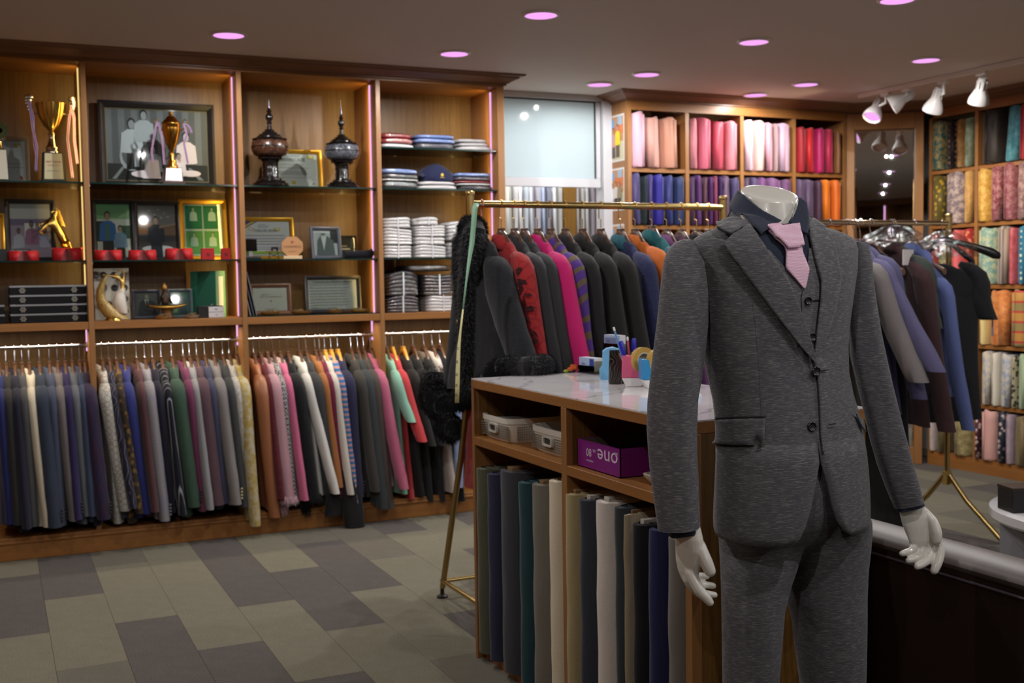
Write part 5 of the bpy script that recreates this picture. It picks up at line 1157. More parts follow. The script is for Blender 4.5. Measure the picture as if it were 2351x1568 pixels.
# posters on the fabric cabinet side
for k, (v0, v1, lab) in enumerate(((264, 372, 'photo print of two visitors, one in yellow, taped to the fabric cabinet side'), (385, 486, 'photo print of a group taped below the first on the cabinet side'), (512, 620, 'lowest photo print on the cabinet side, half hidden by coats'))):
    p0 = onx(1397, v0+5, 3.7595); p1 = onx(1434, v1-4, 3.7595)
    yl = min(6.7, p0[1]); yr = max(6.37, p1[1]); H = p0[2]-p1[2]; W = yl-yr
    t = thing('poster', lab, 'poster', (3.7585, yl, p1[2]), -math.pi/2, 'photo prints on the cabinet side')
    build('sheet', G().box(0, W, 0, .0008, 0, H), plain((216, 214, 210), .4), parent=t)
    sh = [((190, 140, 96), rect(0, 0, 1, 1)), ((196, 190, 160), rect(0, 0, 1, .42)), ((120, 160, 200), rect(.15, .75, .38, .95)), ((150, 180, 205), rect(.62, .8, .9, 1)), ((206, 120, 70), rect(.4, .6, 1, .8)), ((110, 150, 90), rect(0, .5, .2, .7))]
    if k == 0: sh += figure(.32, .05, .7, (196, 150, 150), SKIN, legs=(90, 80, 76))+figure(.62, .06, .76, (222, 206, 50), SKIN, legs=(96, 78, 64))
    else: sh += figure(.25, .04, .62, (224, 220, 216), SKIN, legs=(190, 186, 180))+figure(.5, .04, .66, (216, 210, 206), SKIN, legs=(60, 56, 56))+figure(.76, .04, .64, (150, 140, 110), SKIN, legs=(70, 66, 60))
    print_mesh(t, sh, .01, W-.01, .012, H-.012, -.0004, gloss=.3)
# ------------------------------------------------------------------ trophies
def ribbon(par, pts, w_, name='ribbon'):
    g = G()
    mats = [plain((170, 60, 72), .6), plain((186, 178, 196), .6), plain((40, 54, 136), .6)]
    P = [Vector(p) for p in pts]; x = Vector((1, 0, .15)).normalized()
    for a, b, mi in ((-.5, -.34, 0), (-.34, -.2, 1), (-.2, .2, 2), (.2, .34, 1), (.34, .5, 0)):
        g.loft([[p+x*(a*w_), p+x*(b*w_)] for p in P], mi, closed=False)
    return build(name, g, mats, parent=par, smooth=0, solid=.0008)
y = YM
x = sx(122, y, 380); zc = lambda v: sz(122, v, y)-S1
t = thing('trophy', 'gold cup trophy with leaf handles and ribbons, second from the left edge', 'trophy', (x, y, S1+.0005))
W = lambda px: px*.00224
def plinth(par, w0, w1, h, m=BLACK, z0=0):
    return build('plinth', G().loft([sell(0, 0, z, a, a*.85, 16, 8) for z, a in ((z0, w0*1.16), (z0+.012, w0*1.16), (z0+.014, w0), (z0+h, w1))]), m, parent=par, smooth=20)
hp = zc(352)
pl = plinth(t, .060, .050, hp)
lb = build('label_plate', G().prism([(-.046, .02), (.046, .02), (.040, hp-.006), (-.040, hp-.006)], -.0515, -.049), plain((206, 198, 160), .4), parent=pl)
text('BEST TAILOR', .012, REDINK, pl, (0, -.0525, hp*.66)); text('of the year award', .008, REDINK, pl, (0, -.0525, hp*.56)); text('presented with honour', .007, plain((70, 110, 130), .6), pl, (0, -.0525, hp*.38)); 
Zs = lambda v: zc(v)
build('stem', G().lathe([(.001, hp), (.036, hp), (.036, hp+.006), (.030, hp+.012), (.034, hp+.028), (.022, hp+.045), (.016, hp+.07), (.013, Zs(315)), (.02, Zs(308)), (.012, Zs(302)), (.001, Zs(300))], 24), plain((214, 206, 196), .18, 1), parent=t)
fl = []
for r, z in ((.002, Zs(304)), (.018, Zs(300)), (.040, Zs(288)), (.060, Zs(268)), (.068, Zs(250)), (.072, Zs(238)), (.068, Zs(238)), (.060, Zs(252)), (.03, Zs(285))):
    fl.append([(r*(1+.035*math.cos(12*a))*math.cos(a), r*(1+.035*math.cos(12*a))*math.sin(a), z) for a in np.linspace(0, 2*math.pi, 61)[:-1]])
build('cup', G().loft(fl), GOLD, parent=t, smooth=60)
for s in (-1, 1):
    h_ = G().tube([(s*.058, 0, Zs(262)), (s*.085, 0, Zs(262)), (s*.105, 0, Zs(248)), (s*.108, 0, Zs(232))], .004, 8)
    for k in range(5): h_.ell((s*(.104+.005*math.sin(k)), 0, Zs(226+7*k)), (.022-.002*k, .006, .014), 10, 6)
    build('handle', h_, plain((206, 200, 186), .25, 1), parent=t)
for pts in ([(-.098, -.012, Zs(236)), (-.086, -.02, Zs(275)), (-.088, -.02, Zs(320)), (-.080, -.02, Zs(360)), (-.078, -.02, Zs(395))], [(-.102, -.014, Zs(236)), (-.090, -.024, Zs(300)), (-.074, -.024, Zs(340)), (-.084, -.024, Zs(392))],
            [(.100, -.012, Zs(246)), (.086, -.02, Zs(268)), (.072, -.03, Zs(320)), (.082, -.03, Zs(370)), (.090, -.03, Zs(408))], [(.096, -.012, Zs(240)), (.108, -.02, Zs(270)), (.106, -.02, Zs(320)), (.116, -.02, Zs(375))]): ribbon(t, pts, .0135)
x = sx(2, y, 380)
t = thing('trophy', 'gear-topped trophy with a white label, cut by the left photo edge', 'trophy', (x, y, S1+.0005))
hp = sz(2, 343, y)-S1; pl = plinth(t, .036, .030, hp); build('label_plate', G().prism([(-.026, .016), (.032, .016), (.026, hp-.006), (-.022, hp-.006)], -.0325, -.030), plain((214, 208, 190), .4), parent=pl)
build('stem', G().lathe([(.001, hp), (.018, hp), (.010, hp+.02), (.008, hp+.04), (.001, hp+.045)], 20), GOLD, parent=t)
gz = sz(2, 300, y)-S1; gr = G().lathe([(.014, -.008), (.034, -.008), (.034, .008), (.014, .008), (.014, -.008)], 24)
for k in range(12): a = k*math.pi/6; gr.box(.032, .042, -.005, .005, -.008, .008, rot=(0, 0, a), piv=(0, 0, 0))
build('gear', gr.xf(Matrix.Translation((0, 0, gz)) @ Matrix.Rotation(math.pi/2, 4, 'X')), plain((60, 66, 40), .3, 1), parent=t)
y = YF; x = sx(396, y, 400); zc = lambda v: sz(396, v, y)-S1
t = thing('trophy', 'lidded gold trophy on a silver-fronted base before the family portrait', 'trophy', (x, y, S1+.0005))
hp = zc(387); pl = plinth(t, .054, .043, hp, plain((66, 40, 34), .3)); build('name_plate', G().prism([(-.044, .018), (.044, .018), (.038, hp-.004), (-.038, hp-.004)], -.0475, -.045), plain((206, 200, 206), .12, 1), parent=pl)
build('cup', G().lathe([(.001, hp), (.030, hp), (.030, hp+.012), (.022, hp+.024), (.024, hp+.036), (.013, hp+.055), (.010, zc(348)), (.016, zc(342)), (.030, zc(330)), (.042, zc(310)), (.048, zc(295)), (.046, zc(288)), (.049, zc(287)), (.049, zc(284)), (.036, zc(277)), (.026, zc(273)), (.024, zc(270)), (.014, zc(267)), (.008, zc(265)), (.012, zc(262)), (.009, zc(258)), (.001, zc(256))], 32), plain((186, 138, 60), .2, 1), parent=t, smooth=60)
for s in (-1, 1): build('handle', G().tube([(s*.046, 0, zc(300)), (s*.075, 0, zc(292)), (s*.085, 0, zc(278)), (s*.07, 0, zc(272)), (s*.06, 0, zc(282))], .0035, 8), GOLD, parent=t)
for pts in ([(-.072, -.008, zc(282)), (-.09, -.02, zc(315)), (-.105, -.02, zc(350)), (-.100, -.02, zc(376))], [(-.066, -.008, zc(282)), (-.05, -.03, zc(320)), (-.044, -.03, zc(380))], [(.066, -.008, zc(284)), (.076, -.03, zc(310)), (.060, -.03, zc(330)), (.076, -.03, zc(376))], [(.07, -.006, zc(282)), (.094, -.01, zc(290)), (.104, -.01, zc(304))]): ribbon(t, pts, .011)
# ------------------------------------------------------------------ lacquer vessels
def vessel(u, y, v0, col, band, lab, k):
    x = sx(u, y, 420); H = sz(u, v0, y)-S1; t = thing('lacquer_vessel', lab, 'vessel', (x, y, S1+.0005), group='tall spired lacquer vessels')
    D = plain((20, 17, 17), .18, coat=.5); Bn = cloth(col, band, 'brocade', 3, rough=.25, sheen=0, spec=.5)
    z = lambda q: H*q
    build('foot', G().lathe([(.001, 0), (k*.98, 0), (k*1.0, z(.012)), (k*.94, z(.03)), (k*.96, z(.036)), (k*.80, z(.045)), (k*.82, z(.06)), (k*.62, z(.07)), (k*.60, z(.09)), (k*.46, z(.10)), (k*.42, z(.13)), (k*.45, z(.16)), (k*.40, z(.18)), (k*.44, z(.22)), (k*.42, z(.25)), (k*.5, z(.28)), (k*.66, z(.29)), (k*.68, z(.305)), (k*.58, z(.315)), (.001, z(.32))], 36), D, parent=t, smooth=50)
    build('bowl', G().lathe([(.001, z(.31)), (k*.62, z(.315)), (k*.88, z(.34)), (k*1.0, z(.39)), (k*1.0, z(.415)), (k*.96, z(.47)), (k*.88, z(.49)), (.001, z(.495))], 40), Bn, parent=t, smooth=60)
    build('rim', G().lathe([(k*.97, z(.412)), (k*1.03, z(.414)), (k*1.03, z(.424)), (k*.97, z(.426))], 40), D, parent=t)
    build('lid', G().lathe([(.001, z(.485)), (k*.93, z(.49)), (k*.96, z(.505)), (k*.72, z(.515)), (k*.70, z(.53)), (k*.58, z(.535)), (k*.60, z(.55)), (k*.40, z(.56)), (k*.42, z(.575)), (k*.26, z(.585)), (k*.28, z(.60)), (k*.15, z(.61)), (k*.10, z(.66)), (k*.16, z(.675)), (k*.10, z(.69)), (k*.20, z(.72)), (k*.21, z(.75)), (k*.10, z(.78)), (k*.15, z(.80)), (k*.07, z(.82)), (k*.09, z(.84)), (k*.04, z(.87)), (k*.05, z(.885)), (k*.02, z(.93)), (.0008, H)], 32), D, parent=t, smooth=40)
vessel(622, YF, 212, (96, 62, 46), (50, 34, 28), 'taller reddish-brown lacquer vessel with a spired lid', .100)
vessel(787, YF, 230, (104, 108, 116), (60, 64, 72), 'shorter grey-patterned lacquer vessel with a spired lid', .097)
# ------------------------------------------------------------------ rearing horse, dancer, boat figurine
def skin(name, verts, edges, rad, m, par, sub=2):
    me = bpy.data.meshes.new(name); me.from_pydata(verts, edges, []); o = bpy.data.objects.new(name, me); COL.objects.link(o); o.parent = par
    me.materials.append(m); s = o.modifiers.new('skin', 'SKIN'); s.use_smooth_shade = True
    for i, r in enumerate(rad): me.skin_vertices[0].data[i].radius = (r, r)
    me.skin_vertices[0].data[0].use_root = True
    q = o.modifiers.new('sub', 'SUBSURF'); q.levels = sub; q.render_levels = sub
    return o
y = YM+.03; k_ = .00222
t = thing('horse_figurine', 'gold rearing horse figurine standing behind a red collar', 'figurine', (sx(140, y, 560), y, S2+.0005))
hx = lambda u, v: ((u-140)*k_, 0, (597-v)*k_)
pts = [hx(143, 545), hx(138, 528), hx(127, 512), hx(122, 505), hx(127, 495), hx(133, 482), (hx(128, 481)), hx(119, 485),     # 0 rump 1 back 2 chest 3 shoulder 4 neck 5 poll 6 face 7 muzzle
       hx(146, 556), hx(141, 572), hx(146, 594), hx(150, 552), hx(156, 570), hx(150, 594),                                    # hind legs
       hx(110, 506), hx(98, 512), hx(93, 508), hx(97, 520), hx(112, 512), hx(100, 524), hx(94, 530), hx(102, 534), hx(158, 552), hx(164, 575), hx(160, 592)]
pts = [(a, b+(.012 if i in (8, 9, 10, 14, 15, 16, 17) else -.012 if i in (11, 12, 13, 18, 19, 20, 21) else 0), c) for i, (a, b, c) in enumerate(pts)]
ed = [(0, 1), (1, 2), (2, 3), (3, 4), (4, 5), (5, 6), (6, 7), (0, 8), (8, 9), (9, 10), (0, 11), (11, 12), (12, 13), (3, 14), (14, 15), (15, 16), (16, 17), (3, 18), (18, 19), (19, 20), (20, 21), (0, 22), (22, 23), (23, 24)]
rd = [.026, .024, .026, .022, .016, .013, .010, .006, .015, .008, .005, .015, .008, .005, .010, .007, .005, .004, .010, .007, .005, .004, .006, .006, .003]
body = skin('body', pts, ed, rd, GOLD, t)
mn = G()
for q in range(9): a, b, c = hx(130+q*1.4, 478+q*4.5); mn.tube([(a, 0, c), (a+.012, .003, c+.004), (a+.022, 0, c-.006)], [.004, .003, .001], 6)
for s in (-.005, .005): mn.tube([hx(133, 478)[:1]+(s,)+hx(133, 478)[2:], hx(134, 472)[:1]+(s,)+hx(134, 472)[2:]], [.003, .0008], 6)
build('mane', mn, GOLD, parent=t); build('base', G().lathe([(.001, 0), (.035, 0), (.034, .007), (.001, .008)], 24, c=(.018, 0, 0)), GOLD, parent=t)
y = YF+.02; k_ = .00226
t = thing('dancer_figurine', 'gold and pearl dancer figurine with a sweeping skirt, left in the second bay', 'figurine', (sx(262, y, 740), y, S3+.0005))
hx = lambda u, v, o=0: ((u-262)*k_, o, (743-v)*k_)
CG = plain((206, 170, 96), .3, 1); PR = plain((216, 208, 196), .35, coat=.3)
skin('body', [hx(280, 690), hx(284, 665), hx(284, 655), hx(276, 646), hx(272, 640), hx(266, 634), hx(262, 640), hx(252, 640), hx(240, 636), hx(286, 648), hx(288, 634), hx(284, 627), hx(272, 629)],
     [(0, 1), (1, 2), (2, 3), (3, 4), (4, 5), (3, 6), (6, 7), (7, 8), (2, 9), (9, 10), (10, 11), (11, 12)], [.022, .011, .012, .009, .006, .010, .0055, .005, .004, .006, .005, .0045, .004], CG, t)
cr = G(); R = []
outer = [(248, 637), (236, 650), (226, 672), (224, 694), (230, 716), (242, 734), (256, 742)]; inner = [(250, 640), (246, 655), (242, 675), (246, 695), (262, 712), (280, 728), (296, 740)]
for (a, b), (c, d) in zip(outer, inner):
    p0, p1 = Vector(hx(a, b)), Vector(hx(c, d)); m_ = (p0+p1)/2; h_ = (p1-p0)/2
    R.append([m_+h_*math.cos(w_)*(1+.05*math.cos(9*w_))+Vector((0, .026*math.sin(w_), 0)) for w_ in np.linspace(0, 2*math.pi, 25)[:-1]])
sk_ = build('skirt', cr.loft(R), cloth((196, 166, 96), (120, 92, 40), 'leaf', 5, rough=.3, sheen=0, spec=.6), parent=t, smooth=80)
build('underskirt', G().loft([[Vector(hx(u, v))+Vector((r*math.cos(w_), .8*r*math.sin(w_), 0)) for w_ in np.linspace(0, 2*math.pi, 19)[:-1]] for u, v, r in ((284, 668, .012), (278, 680, .026), (276, 700, .032), (280, 722, .030), (284, 728, .02))]), PR, parent=t)
build('base', G().lathe([(.001, 0), (.045, 0), (.040, .012), (.012, .03), (.001, .03)], 24), GOLD, parent=t)
y = YF; t = thing('boat_figurine', 'dark figurine holding a shallow golden boat-shaped dish', 'figurine', (sx(384, y, 740), y, S3+.0005))
k_ = .0023; hx = lambda u, v, o=0: ((u-384)*k_, o, (743-v)*k_)
DKB = plain((52, 38, 26), .35, .6)
R = []
for s in np.linspace(-1, 1, 13):
    w_ = max(.04, (1-abs(s)**2.2)); xc_ = s*.11; z0 = .062+.018*abs(s)**2.5; R.append([(xc_, .034*w_*math.cos(a), z0+.014*math.sin(a)*w_) for a in np.linspace(0, 2*math.pi, 15)[:-1]])
build('dish', G().loft(R), plain((160, 124, 60), .35, 1), parent=t, smooth=70)
build('pedestal', G().lathe([(.001, 0), (.034, 0), (.036, .01), (.026, .03), (.030, .05), (.001, .056)], 20), plain((96, 66, 36), .4, .5), parent=t)
skin('body', [hx(380, 712), hx(381, 700), hx(380, 690), hx(381, 680), hx(380, 672), hx(372, 694), hx(366, 708), hx(389, 694), hx(396, 708)], [(0, 1), (1, 2), (2, 3), (3, 4), (2, 5), (5, 6), (2, 7), (7, 8)], [.028, .018, .020, .009, .014, .008, .006, .008, .006], DKB, t)
build('headdress', G().lathe([(.014, .165), (.016, .18), (.010, .19), (.004, .2), (.001, .202)], 14, c=(hx(380, 672)[0], 0, -.008)), plain((160, 120, 60), .35, .8), parent=t)
# ------------------------------------------------------------------ red display collars and boxes
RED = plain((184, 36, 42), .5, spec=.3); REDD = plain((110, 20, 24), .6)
def collar(u0, u1, vt, zs, lab, y=YF-.03):
    x0, x1 = sx(u0, y, vt), sx(u1, y, vt); H = sz(u0, vt, y)-zs; w_ = (x1-x0)/2
    t = thing('display_collar', lab, 'display collar', ((x0+x1)/2, y, zs+.0005), group='red collar stands along the second shelf')
    n = 16; a0, a1 = [], []
    back = [(w_*1.0*math.cos(a), .035+.05*math.sin(a)) for a in np.linspace(math.pi, 0, n)]
    ring0 = [(x, y_, 0) for x, y_ in back]; ring1 = [(x*.96, y_, H) for x, y_ in back]
    build('stand', G().loft([ring0, ring1], closed=False), RED, parent=t, smooth=60, solid=.002)
    for s in (-1, 1):
        wg = [[(s*w_, .035, 0), (s*w_*.96, .035, H*.92)], [(s*w_*.86, .0, 0), (s*w_*.82, .004, H)], [(s*w_*.55, -.014, 0), (s*w_*.40, -.004, H*.98)], [(s*w_*.42, -.018, 0), (s*w_*.12, .004, H*.94)]]
        build('wing', G().loft(wg, closed=False), RED, parent=t, smooth=60, solid=.002)
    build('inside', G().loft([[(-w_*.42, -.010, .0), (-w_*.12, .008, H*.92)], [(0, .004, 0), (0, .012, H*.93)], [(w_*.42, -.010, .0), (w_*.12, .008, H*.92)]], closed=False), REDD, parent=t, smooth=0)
    return t
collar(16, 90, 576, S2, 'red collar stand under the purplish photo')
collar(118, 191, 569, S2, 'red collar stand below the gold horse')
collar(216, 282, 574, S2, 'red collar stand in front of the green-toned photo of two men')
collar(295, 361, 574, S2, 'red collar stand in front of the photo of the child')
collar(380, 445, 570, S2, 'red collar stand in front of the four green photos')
for u0, u1, lab in ((463, 492, 'red card box with a cut-out, left of the smaller one'), (509, 528, 'smallest red card box beside the light strip')):
    x0, x1 = sx(u0, YF, 570), sx(u1, YF, 570); t = thing('card_box', lab, 'box', ((x0+x1)/2, YF, S2+.0005), group='red card boxes')
    build('body', G().box(-(x1-x0)/2, (x1-x0)/2, 0, .04, 0, .062), RED, parent=t, bevel=.001); build('cut_out', G().plate(rect(-.008, .018, .008, .036), -.0006), REDD, parent=t, smooth=0)
x0, x1 = sx(-40, YF+.02, 570), sx(72, YF+.02, 570)
t = thing('desk_sign', 'black desk sign with grey lettering at the left photo edge', 'sign', ((x0+x1)/2, YF+.03, S2+.0005)); w_ = (x1-x0)/2
build('block', G().box(-w_, w_, 0, .03, 0, .062), BLACK, parent=t, bevel=.001)
text('BENEFICIO', .017, plain((170, 170, 176), .5), t, (w_-.016, -.0006, .044), align='RIGHT'); text('CEO', .018, plain((170, 170, 176), .5), t, (w_-.034, -.0006, .024), align='RIGHT'); text('T.104', .012, plain((170, 170, 176), .5), t, (w_-.03, -.0006, .006), align='RIGHT')
# ------------------------------------------------------------------ black display cases
for stack, (u0, u1, n) in enumerate(((25, 201, 4), (-70, 11, 2))):
    y = FY+.05; x0, x1 = sx(u0, y, 740), sx(u1, y, 740); W_ = x1-x0; h = .0465
    for k in range(n):
        pos = ['lowest', 'second from the bottom', 'third from the bottom', 'topmost'][k] if stack == 0 else ['lower', 'upper'][k]
        t = thing('display_case', pos+(' black silver-edged case in the stack of four' if stack == 0 else ' black silver-edged case cut by the left photo edge'), 'case', ((x0+x1)/2, y, S3+.0005+k*(h+.0008)), group='flat black display cases')
        build('body', G().box(-W_/2, W_/2, 0, .30, 0, h-.009), plain((15, 15, 18), .6, spec=.2), parent=t, bevel=.001)
        build('rim', G().box(-W_/2-.001, W_/2+.001, -.001, .301, h-.009, h), plain((190, 192, 198), .3, .9), parent=t, bevel=.001)
        for xx in ((-W_/2+.058, W_/2-.058) if stack == 0 else (W_/2-.2,)):
            l = build('latch', G().loft([[(xx+.014*math.cos(a)*(1+.18*math.cos(6*a)), yy, .022+.014*math.sin(a)*(1+.18*math.cos(6*a))) for a in np.linspace(0, 2*math.pi, 25)[:-1]] for yy in (0, -.004)]), plain((150, 146, 136), .35, .9), parent=t, smooth=30)
            build('latch_loop', G().tube([(xx-.005, -.005, .028), (xx, -.007, .018), (xx+.005, -.005, .028)], .0016, 6), plain((96, 92, 84), .4, .9), parent=l)
# ------------------------------------------------------------------ button card, binder, calendar, coins
y = YM+.05; x0, x1 = sx(217, y, 680), sx(298, y, 680); H = sz(260, 616, y)-S3
t = thing('button_card', 'white sample board with round dark buttons behind the dancer figurine', 'sample board', ((x0+x1)/2, y, S3+.0005), rot=(-.06, 0, 0)); W_ = x1-x0
build('board', G().box(-W_/2, W_/2, 0, .006, 0, H), plain((206, 200, 188), .5), parent=t)
for k, (a, b) in enumerate(((.28, .87), (.58, .87), (.86, .87), (.06, .87), (.58, .62), (.86, .62), (.28, .62), (.86, .40), (.86, .16), (.4, .3))):
    bt = build('sample_button', G().lathe([(.001, -.003), (.016, -.003), (.018, 0), (.015, .004), (.010, .003), (.001, .0028)], 20).xf(Matrix.Translation((-W_/2+a*W_, -.001, b*H)) @ Matrix.Rotation(math.pi/2, 4, 'X')), plain([(40, 40, 46), (60, 58, 62), (150, 144, 136), (90, 84, 82)][k % 4], .35), parent=t)
for s, a, b in (('Fashion Club', .68, .965), ('Royal Wear', .2, .77), ('Regent', .7, .77), ('Luxe', .7, .52)): text(s, .010, GREYINK, t, (-W_/2+a*W_, -.001, b*H))
y = YM-.02; x0, x1 = sx(493, y, 690), sx(546, y, 690); H = sz(520, 622, y)-S3
t = thing('ring_binder', 'green ring binder standing by the second divider', 'binder', ((x0+x1)/2, y, S3+.0005), .55)
TEALB = plain((52, 118, 96), .45)
build('cover', G().box(-.075, -.071, -.0, .20, 0, H), TEALB, parent=t); build('cover', G().box(-.012, -.008, 0, .20, 0, H), TEALB, parent=t); build('spine', G().box(-.075, -.008, -.004, .0, 0, H), TEALB, parent=t)
build('spine_label', G().box(-.056, -.026, -.0055, -.0042, .06, H-.03), plain((190, 190, 194), .5), parent=t); build('pages', G().box(-.068, -.016, .004, .19, .006, H-.012), plain((206, 204, 200), .7), parent=t)
y = YF; x0, x1 = sx(455, y, 720), sx(513, y, 720)
t = thing('block_calendar', 'small black and white block calendar left of the green binder', 'calendar', ((x0+x1)/2, y, S3+.0005)); W_ = x1-x0
build('stand', G().box(-W_/2, W_/2, .0, .05, 0, .064), BLACK, parent=t, bevel=.002)
for k, s in enumerate(('FRI', '14')):
    b_ = build('block', G().box(-W_/2+.055, W_/2+.002, -.006, 0, .001+.030*(1-k), .029+.030*(1-k)), plain((214, 214, 216), .4), parent=t, bevel=.001)
    text(s, .014, plain((40, 50, 110), .5), t, (.028, -.0065, .010+.030*(1-k)))
for xx in (.008, .034): build('knob', G().ell((xx, .01, .069), (.006, .006, .006), 10, 6), plain((150, 152, 158), .3, .8), parent=t)
def dish(u, y, zs, r, lab, m):
    t = thing('coin_dish', lab, 'dish', (sx(u, y, 725), y, zs+.0005), group='small metal dishes of coins')
    build('dish', G().lathe([(.001, 0), (r*.6, 0), (r*.9, .008), (r, .018), (r*.97, .018), (r*.6, .005), (.001, .004)], 28, sy=.7), m, parent=t)
    g = G(); rr = random.Random(int(u))
    for k in range(16): a, q = rr.uniform(0, 6.28), rr.uniform(0, r*.62); g.lathe([(.001, 0), (.011, 0), (.011, .002), (.001, .002)], 10, c=(q*math.cos(a), .7*q*math.sin(a), .010+.0012*k))
    build('coins', g, plain((196, 180, 140), .3, .9), parent=t)['kind'] = 'stuff'
BZ = plain((176, 140, 84), .35, .8)
dish(620, YF-.05, S3+.006, .055, 'brass dish of coins before the walnut frame', BZ); dish(692, YF-.05, S3+.006, .060, 'brass dish of coins between the two framed sheets', BZ)
dish(770, YF-.05, S3+.006, .045, 'small brass dish of coins under the black-framed sheet', BZ); dish(827, YF-.02, S3+.006, .062, 'largest dish of coins beside the third divider', plain((206, 184, 120), .3, .9))
dish(372, FY+.04, S3, .035, 'flat dish of coins left of the boat figurine foot', BZ); dish(440, FY+.06, S3, .04, 'flat dish of coins left of the block calendar', plain((170, 160, 150), .4, .7))
# leaning boards
for k in range(3):
    y = FY+.06+.012*k; t = thing('sample_folder', ['outermost', 'middle', 'innermost'][k]+' thin grey folder leaning against the second divider', 'folder', (sx(589-7*k, FY+.12, 735), FY+.10, S3+.007), rot=(0, -.20, 0), group='leaning sample folders')
    build('board', G().box(-.004, .0, 0, .26, 0, .245), plain([(120, 124, 132), (82, 86, 96), (140, 142, 148)][k], .5), parent=t)
# second-shelf oddments in the third bay
y = YF; t = thing('phone_stand', 'small black display stand left of the toy sewing machine', 'display stand', (sx(579, y, 590), y, S2+.0005))
build('base', G().box(-.045, .045, -.03, .05, 0, .016), BLACK, parent=t, bevel=.005); build('panel', G().box(-.045, .035, .03, .036, .045, .112), BLACKG, parent=t, bevel=.006); build('support', G().box(-.01, .01, .034, .040, .012, .05), STEEL, parent=t)
y = YF; t = thing('toy_sewing_machine', 'miniature treadle sewing machine on the second shelf', 'figurine', (sx(629, y, 590), y, S2+.0005))
build('table', G().box(-.042, .042, -.018, .018, .040, .045), plain((110, 70, 40), .45), parent=t)
build('treadle_frame', G().tube([(-.028, 0, 0), (-.022, 0, .04)], .0022, 6).tube([(.028, 0, 0), (.022, 0, .04)], .0022, 6).tube([(-.026, 0, .008), (.024, 0, .032)], .0018, 6).tube([(.026, 0, .008), (-.024, 0, .032)], .0018, 6), BLACK, parent=t)
build('machine_head', G().box(-.014, -.006, -.005, .005, .045, .062).box(-.014, .022, -.004, .004, .058, .066).box(.014, .022, -.006, .006, .045, .066), BLACKG, parent=t, bevel=.001); build('flywheel', G().lathe([(.001, -.002), (.008, -.002), (.008, .002), (.001, .002)], 14).xf(Matrix.Translation((.025, 0, .058)) @ Matrix.Rotation(math.pi/2, 4, 'Y')), STEEL, parent=t)
y = YF-.01; t = thing('award_plaque', 'octagonal wooden award plaque on a pale stand', 'award', (sx(671, y, 590), y, S2+.0005))
W_ = .062; oc = [(W_*1.04*math.cos(a), .068+.060*math.sin(a)) for a in np.linspace(math.pi/8, 2*math.pi+math.pi/8, 9)[:-1]]
pq = build('plaque', G().prism(oc, -.008, .008), plain((176, 128, 84), .5), parent=t, bevel=.0015); build('stand', G().box(-.052, .052, -.018, .018, 0, .018), plain((206, 178, 138), .5), parent=t, bevel=.0015)
BRN = plain((110, 66, 44), .6); text('CHARMING', .019, BRN, t, (0, -.0086, .062)); text('bespoke award', .007, BRN, t, (0, -.0086, .040)); build('crest', G().plate([(-.008, .1), (-.008, .092), (0, .084), (.008, .092), (.008, .1)], -.0086), plain((150, 66, 50), .5), parent=t, smooth=0)
y = YF; t = thing('pouch', 'black fabric pouch lying by the third divider', 'pouch', (sx(822, y, 590), y, S2+.0005))
build('body', G().loft([[(x_, b_*math.cos(a), h_/2+h_/2*math.sin(a)) for a in np.linspace(0, 2*math.pi, 15)[:-1]] for x_, b_, h_ in ((-.085, .01, .03), (-.08, .03, .044), (0, .034, .046), (.07, .03, .05), (.09, .016, .062), (.095, .006, .06))]), cloth((20, 20, 26)), parent=t)
# ------------------------------------------------------------------ folded shirts in plastic
def folded(u0, u1, y, zs, h, c, lab, group, dep=.26, film=True, layers=1, tape=False, skew=0.0, name='folded_shirt', cat='shirt'):
    x0, x1 = sx(u0, y, 480), sx(u1, y, 480); w_ = (x1-x0)/2-.001; t = thing(name, lab, cat, ((x0+x1)/2, y+dep/2, zs+.0006), skew, group)
    R = []; n = layers*6; rr = random.Random(int(u0*7+zs*1000))
    for k in range(n+1):
        q = k/n; zz = h*q; ed = .955+.045*abs(math.sin(q*layers*math.pi))**.5
        if k in (0, n): ed = .89
        R.append([(px*(1+rr.uniform(-.006, .006)), py, pz+.07*h*math.sin(px*26+u0)*q-.12*h*q*(abs(px)/w_)**3) for px, py, pz in sell(0, 0, zz, w_*ed, dep/2*ed, 32, 5)])
    cl = build('cloth', G().loft(R), cloth(c, rough=.7), parent=t, smooth=60)
    if film:
        R2 = [[(px*1.015+.002*math.sin(py*60+px*90), py*1.02, pz+.0025 if i == len(R)-1 else pz) for px, py, pz in r] for i, r in enumerate(R)]
        build('plastic_bag', G().loft(R2), FILM if sum(c) < 450 else FILMW, parent=t, smooth=60)
    if tape: build('tape', G().box(-.004, .004, -dep/2-.004, -dep/2-.001, 0, h), plain((200, 200, 204), .3), parent=t)
    return t
FILMW = plastic_film('clear_plastic_bag_light', (.95, .95, .96))
g_ = 'folded shirts on the two upper shelves'; Y0 = FY+.05; SA = 2.128; LBL = (124, 150, 206); GRN = (70, 70, 78); WHT = (222, 220, 220)
folded(876, 958, Y0, SA, .022, WHT, 'white folded shirt under the two red ones', g_); folded(875, 957, Y0, SA+.024, .030, (176, 40, 52), 'lower red folded shirt on the top glass shelf', g_, layers=1); folded(877, 954, Y0+.01, SA+.056, .026, (186, 46, 58), 'upper red folded shirt on the top glass shelf', g_)
folded(960, 1050, Y0, SA, .034, (96, 98, 108), 'grey folded shirt under the light blue ones', g_); folded(958, 1054, Y0, SA+.036, .024, LBL, 'lower light blue folded shirt on the top glass shelf', g_); folded(960, 1052, Y0, SA+.062, .020, (112, 140, 200), 'upper light blue folded shirt on the top glass shelf', g_)
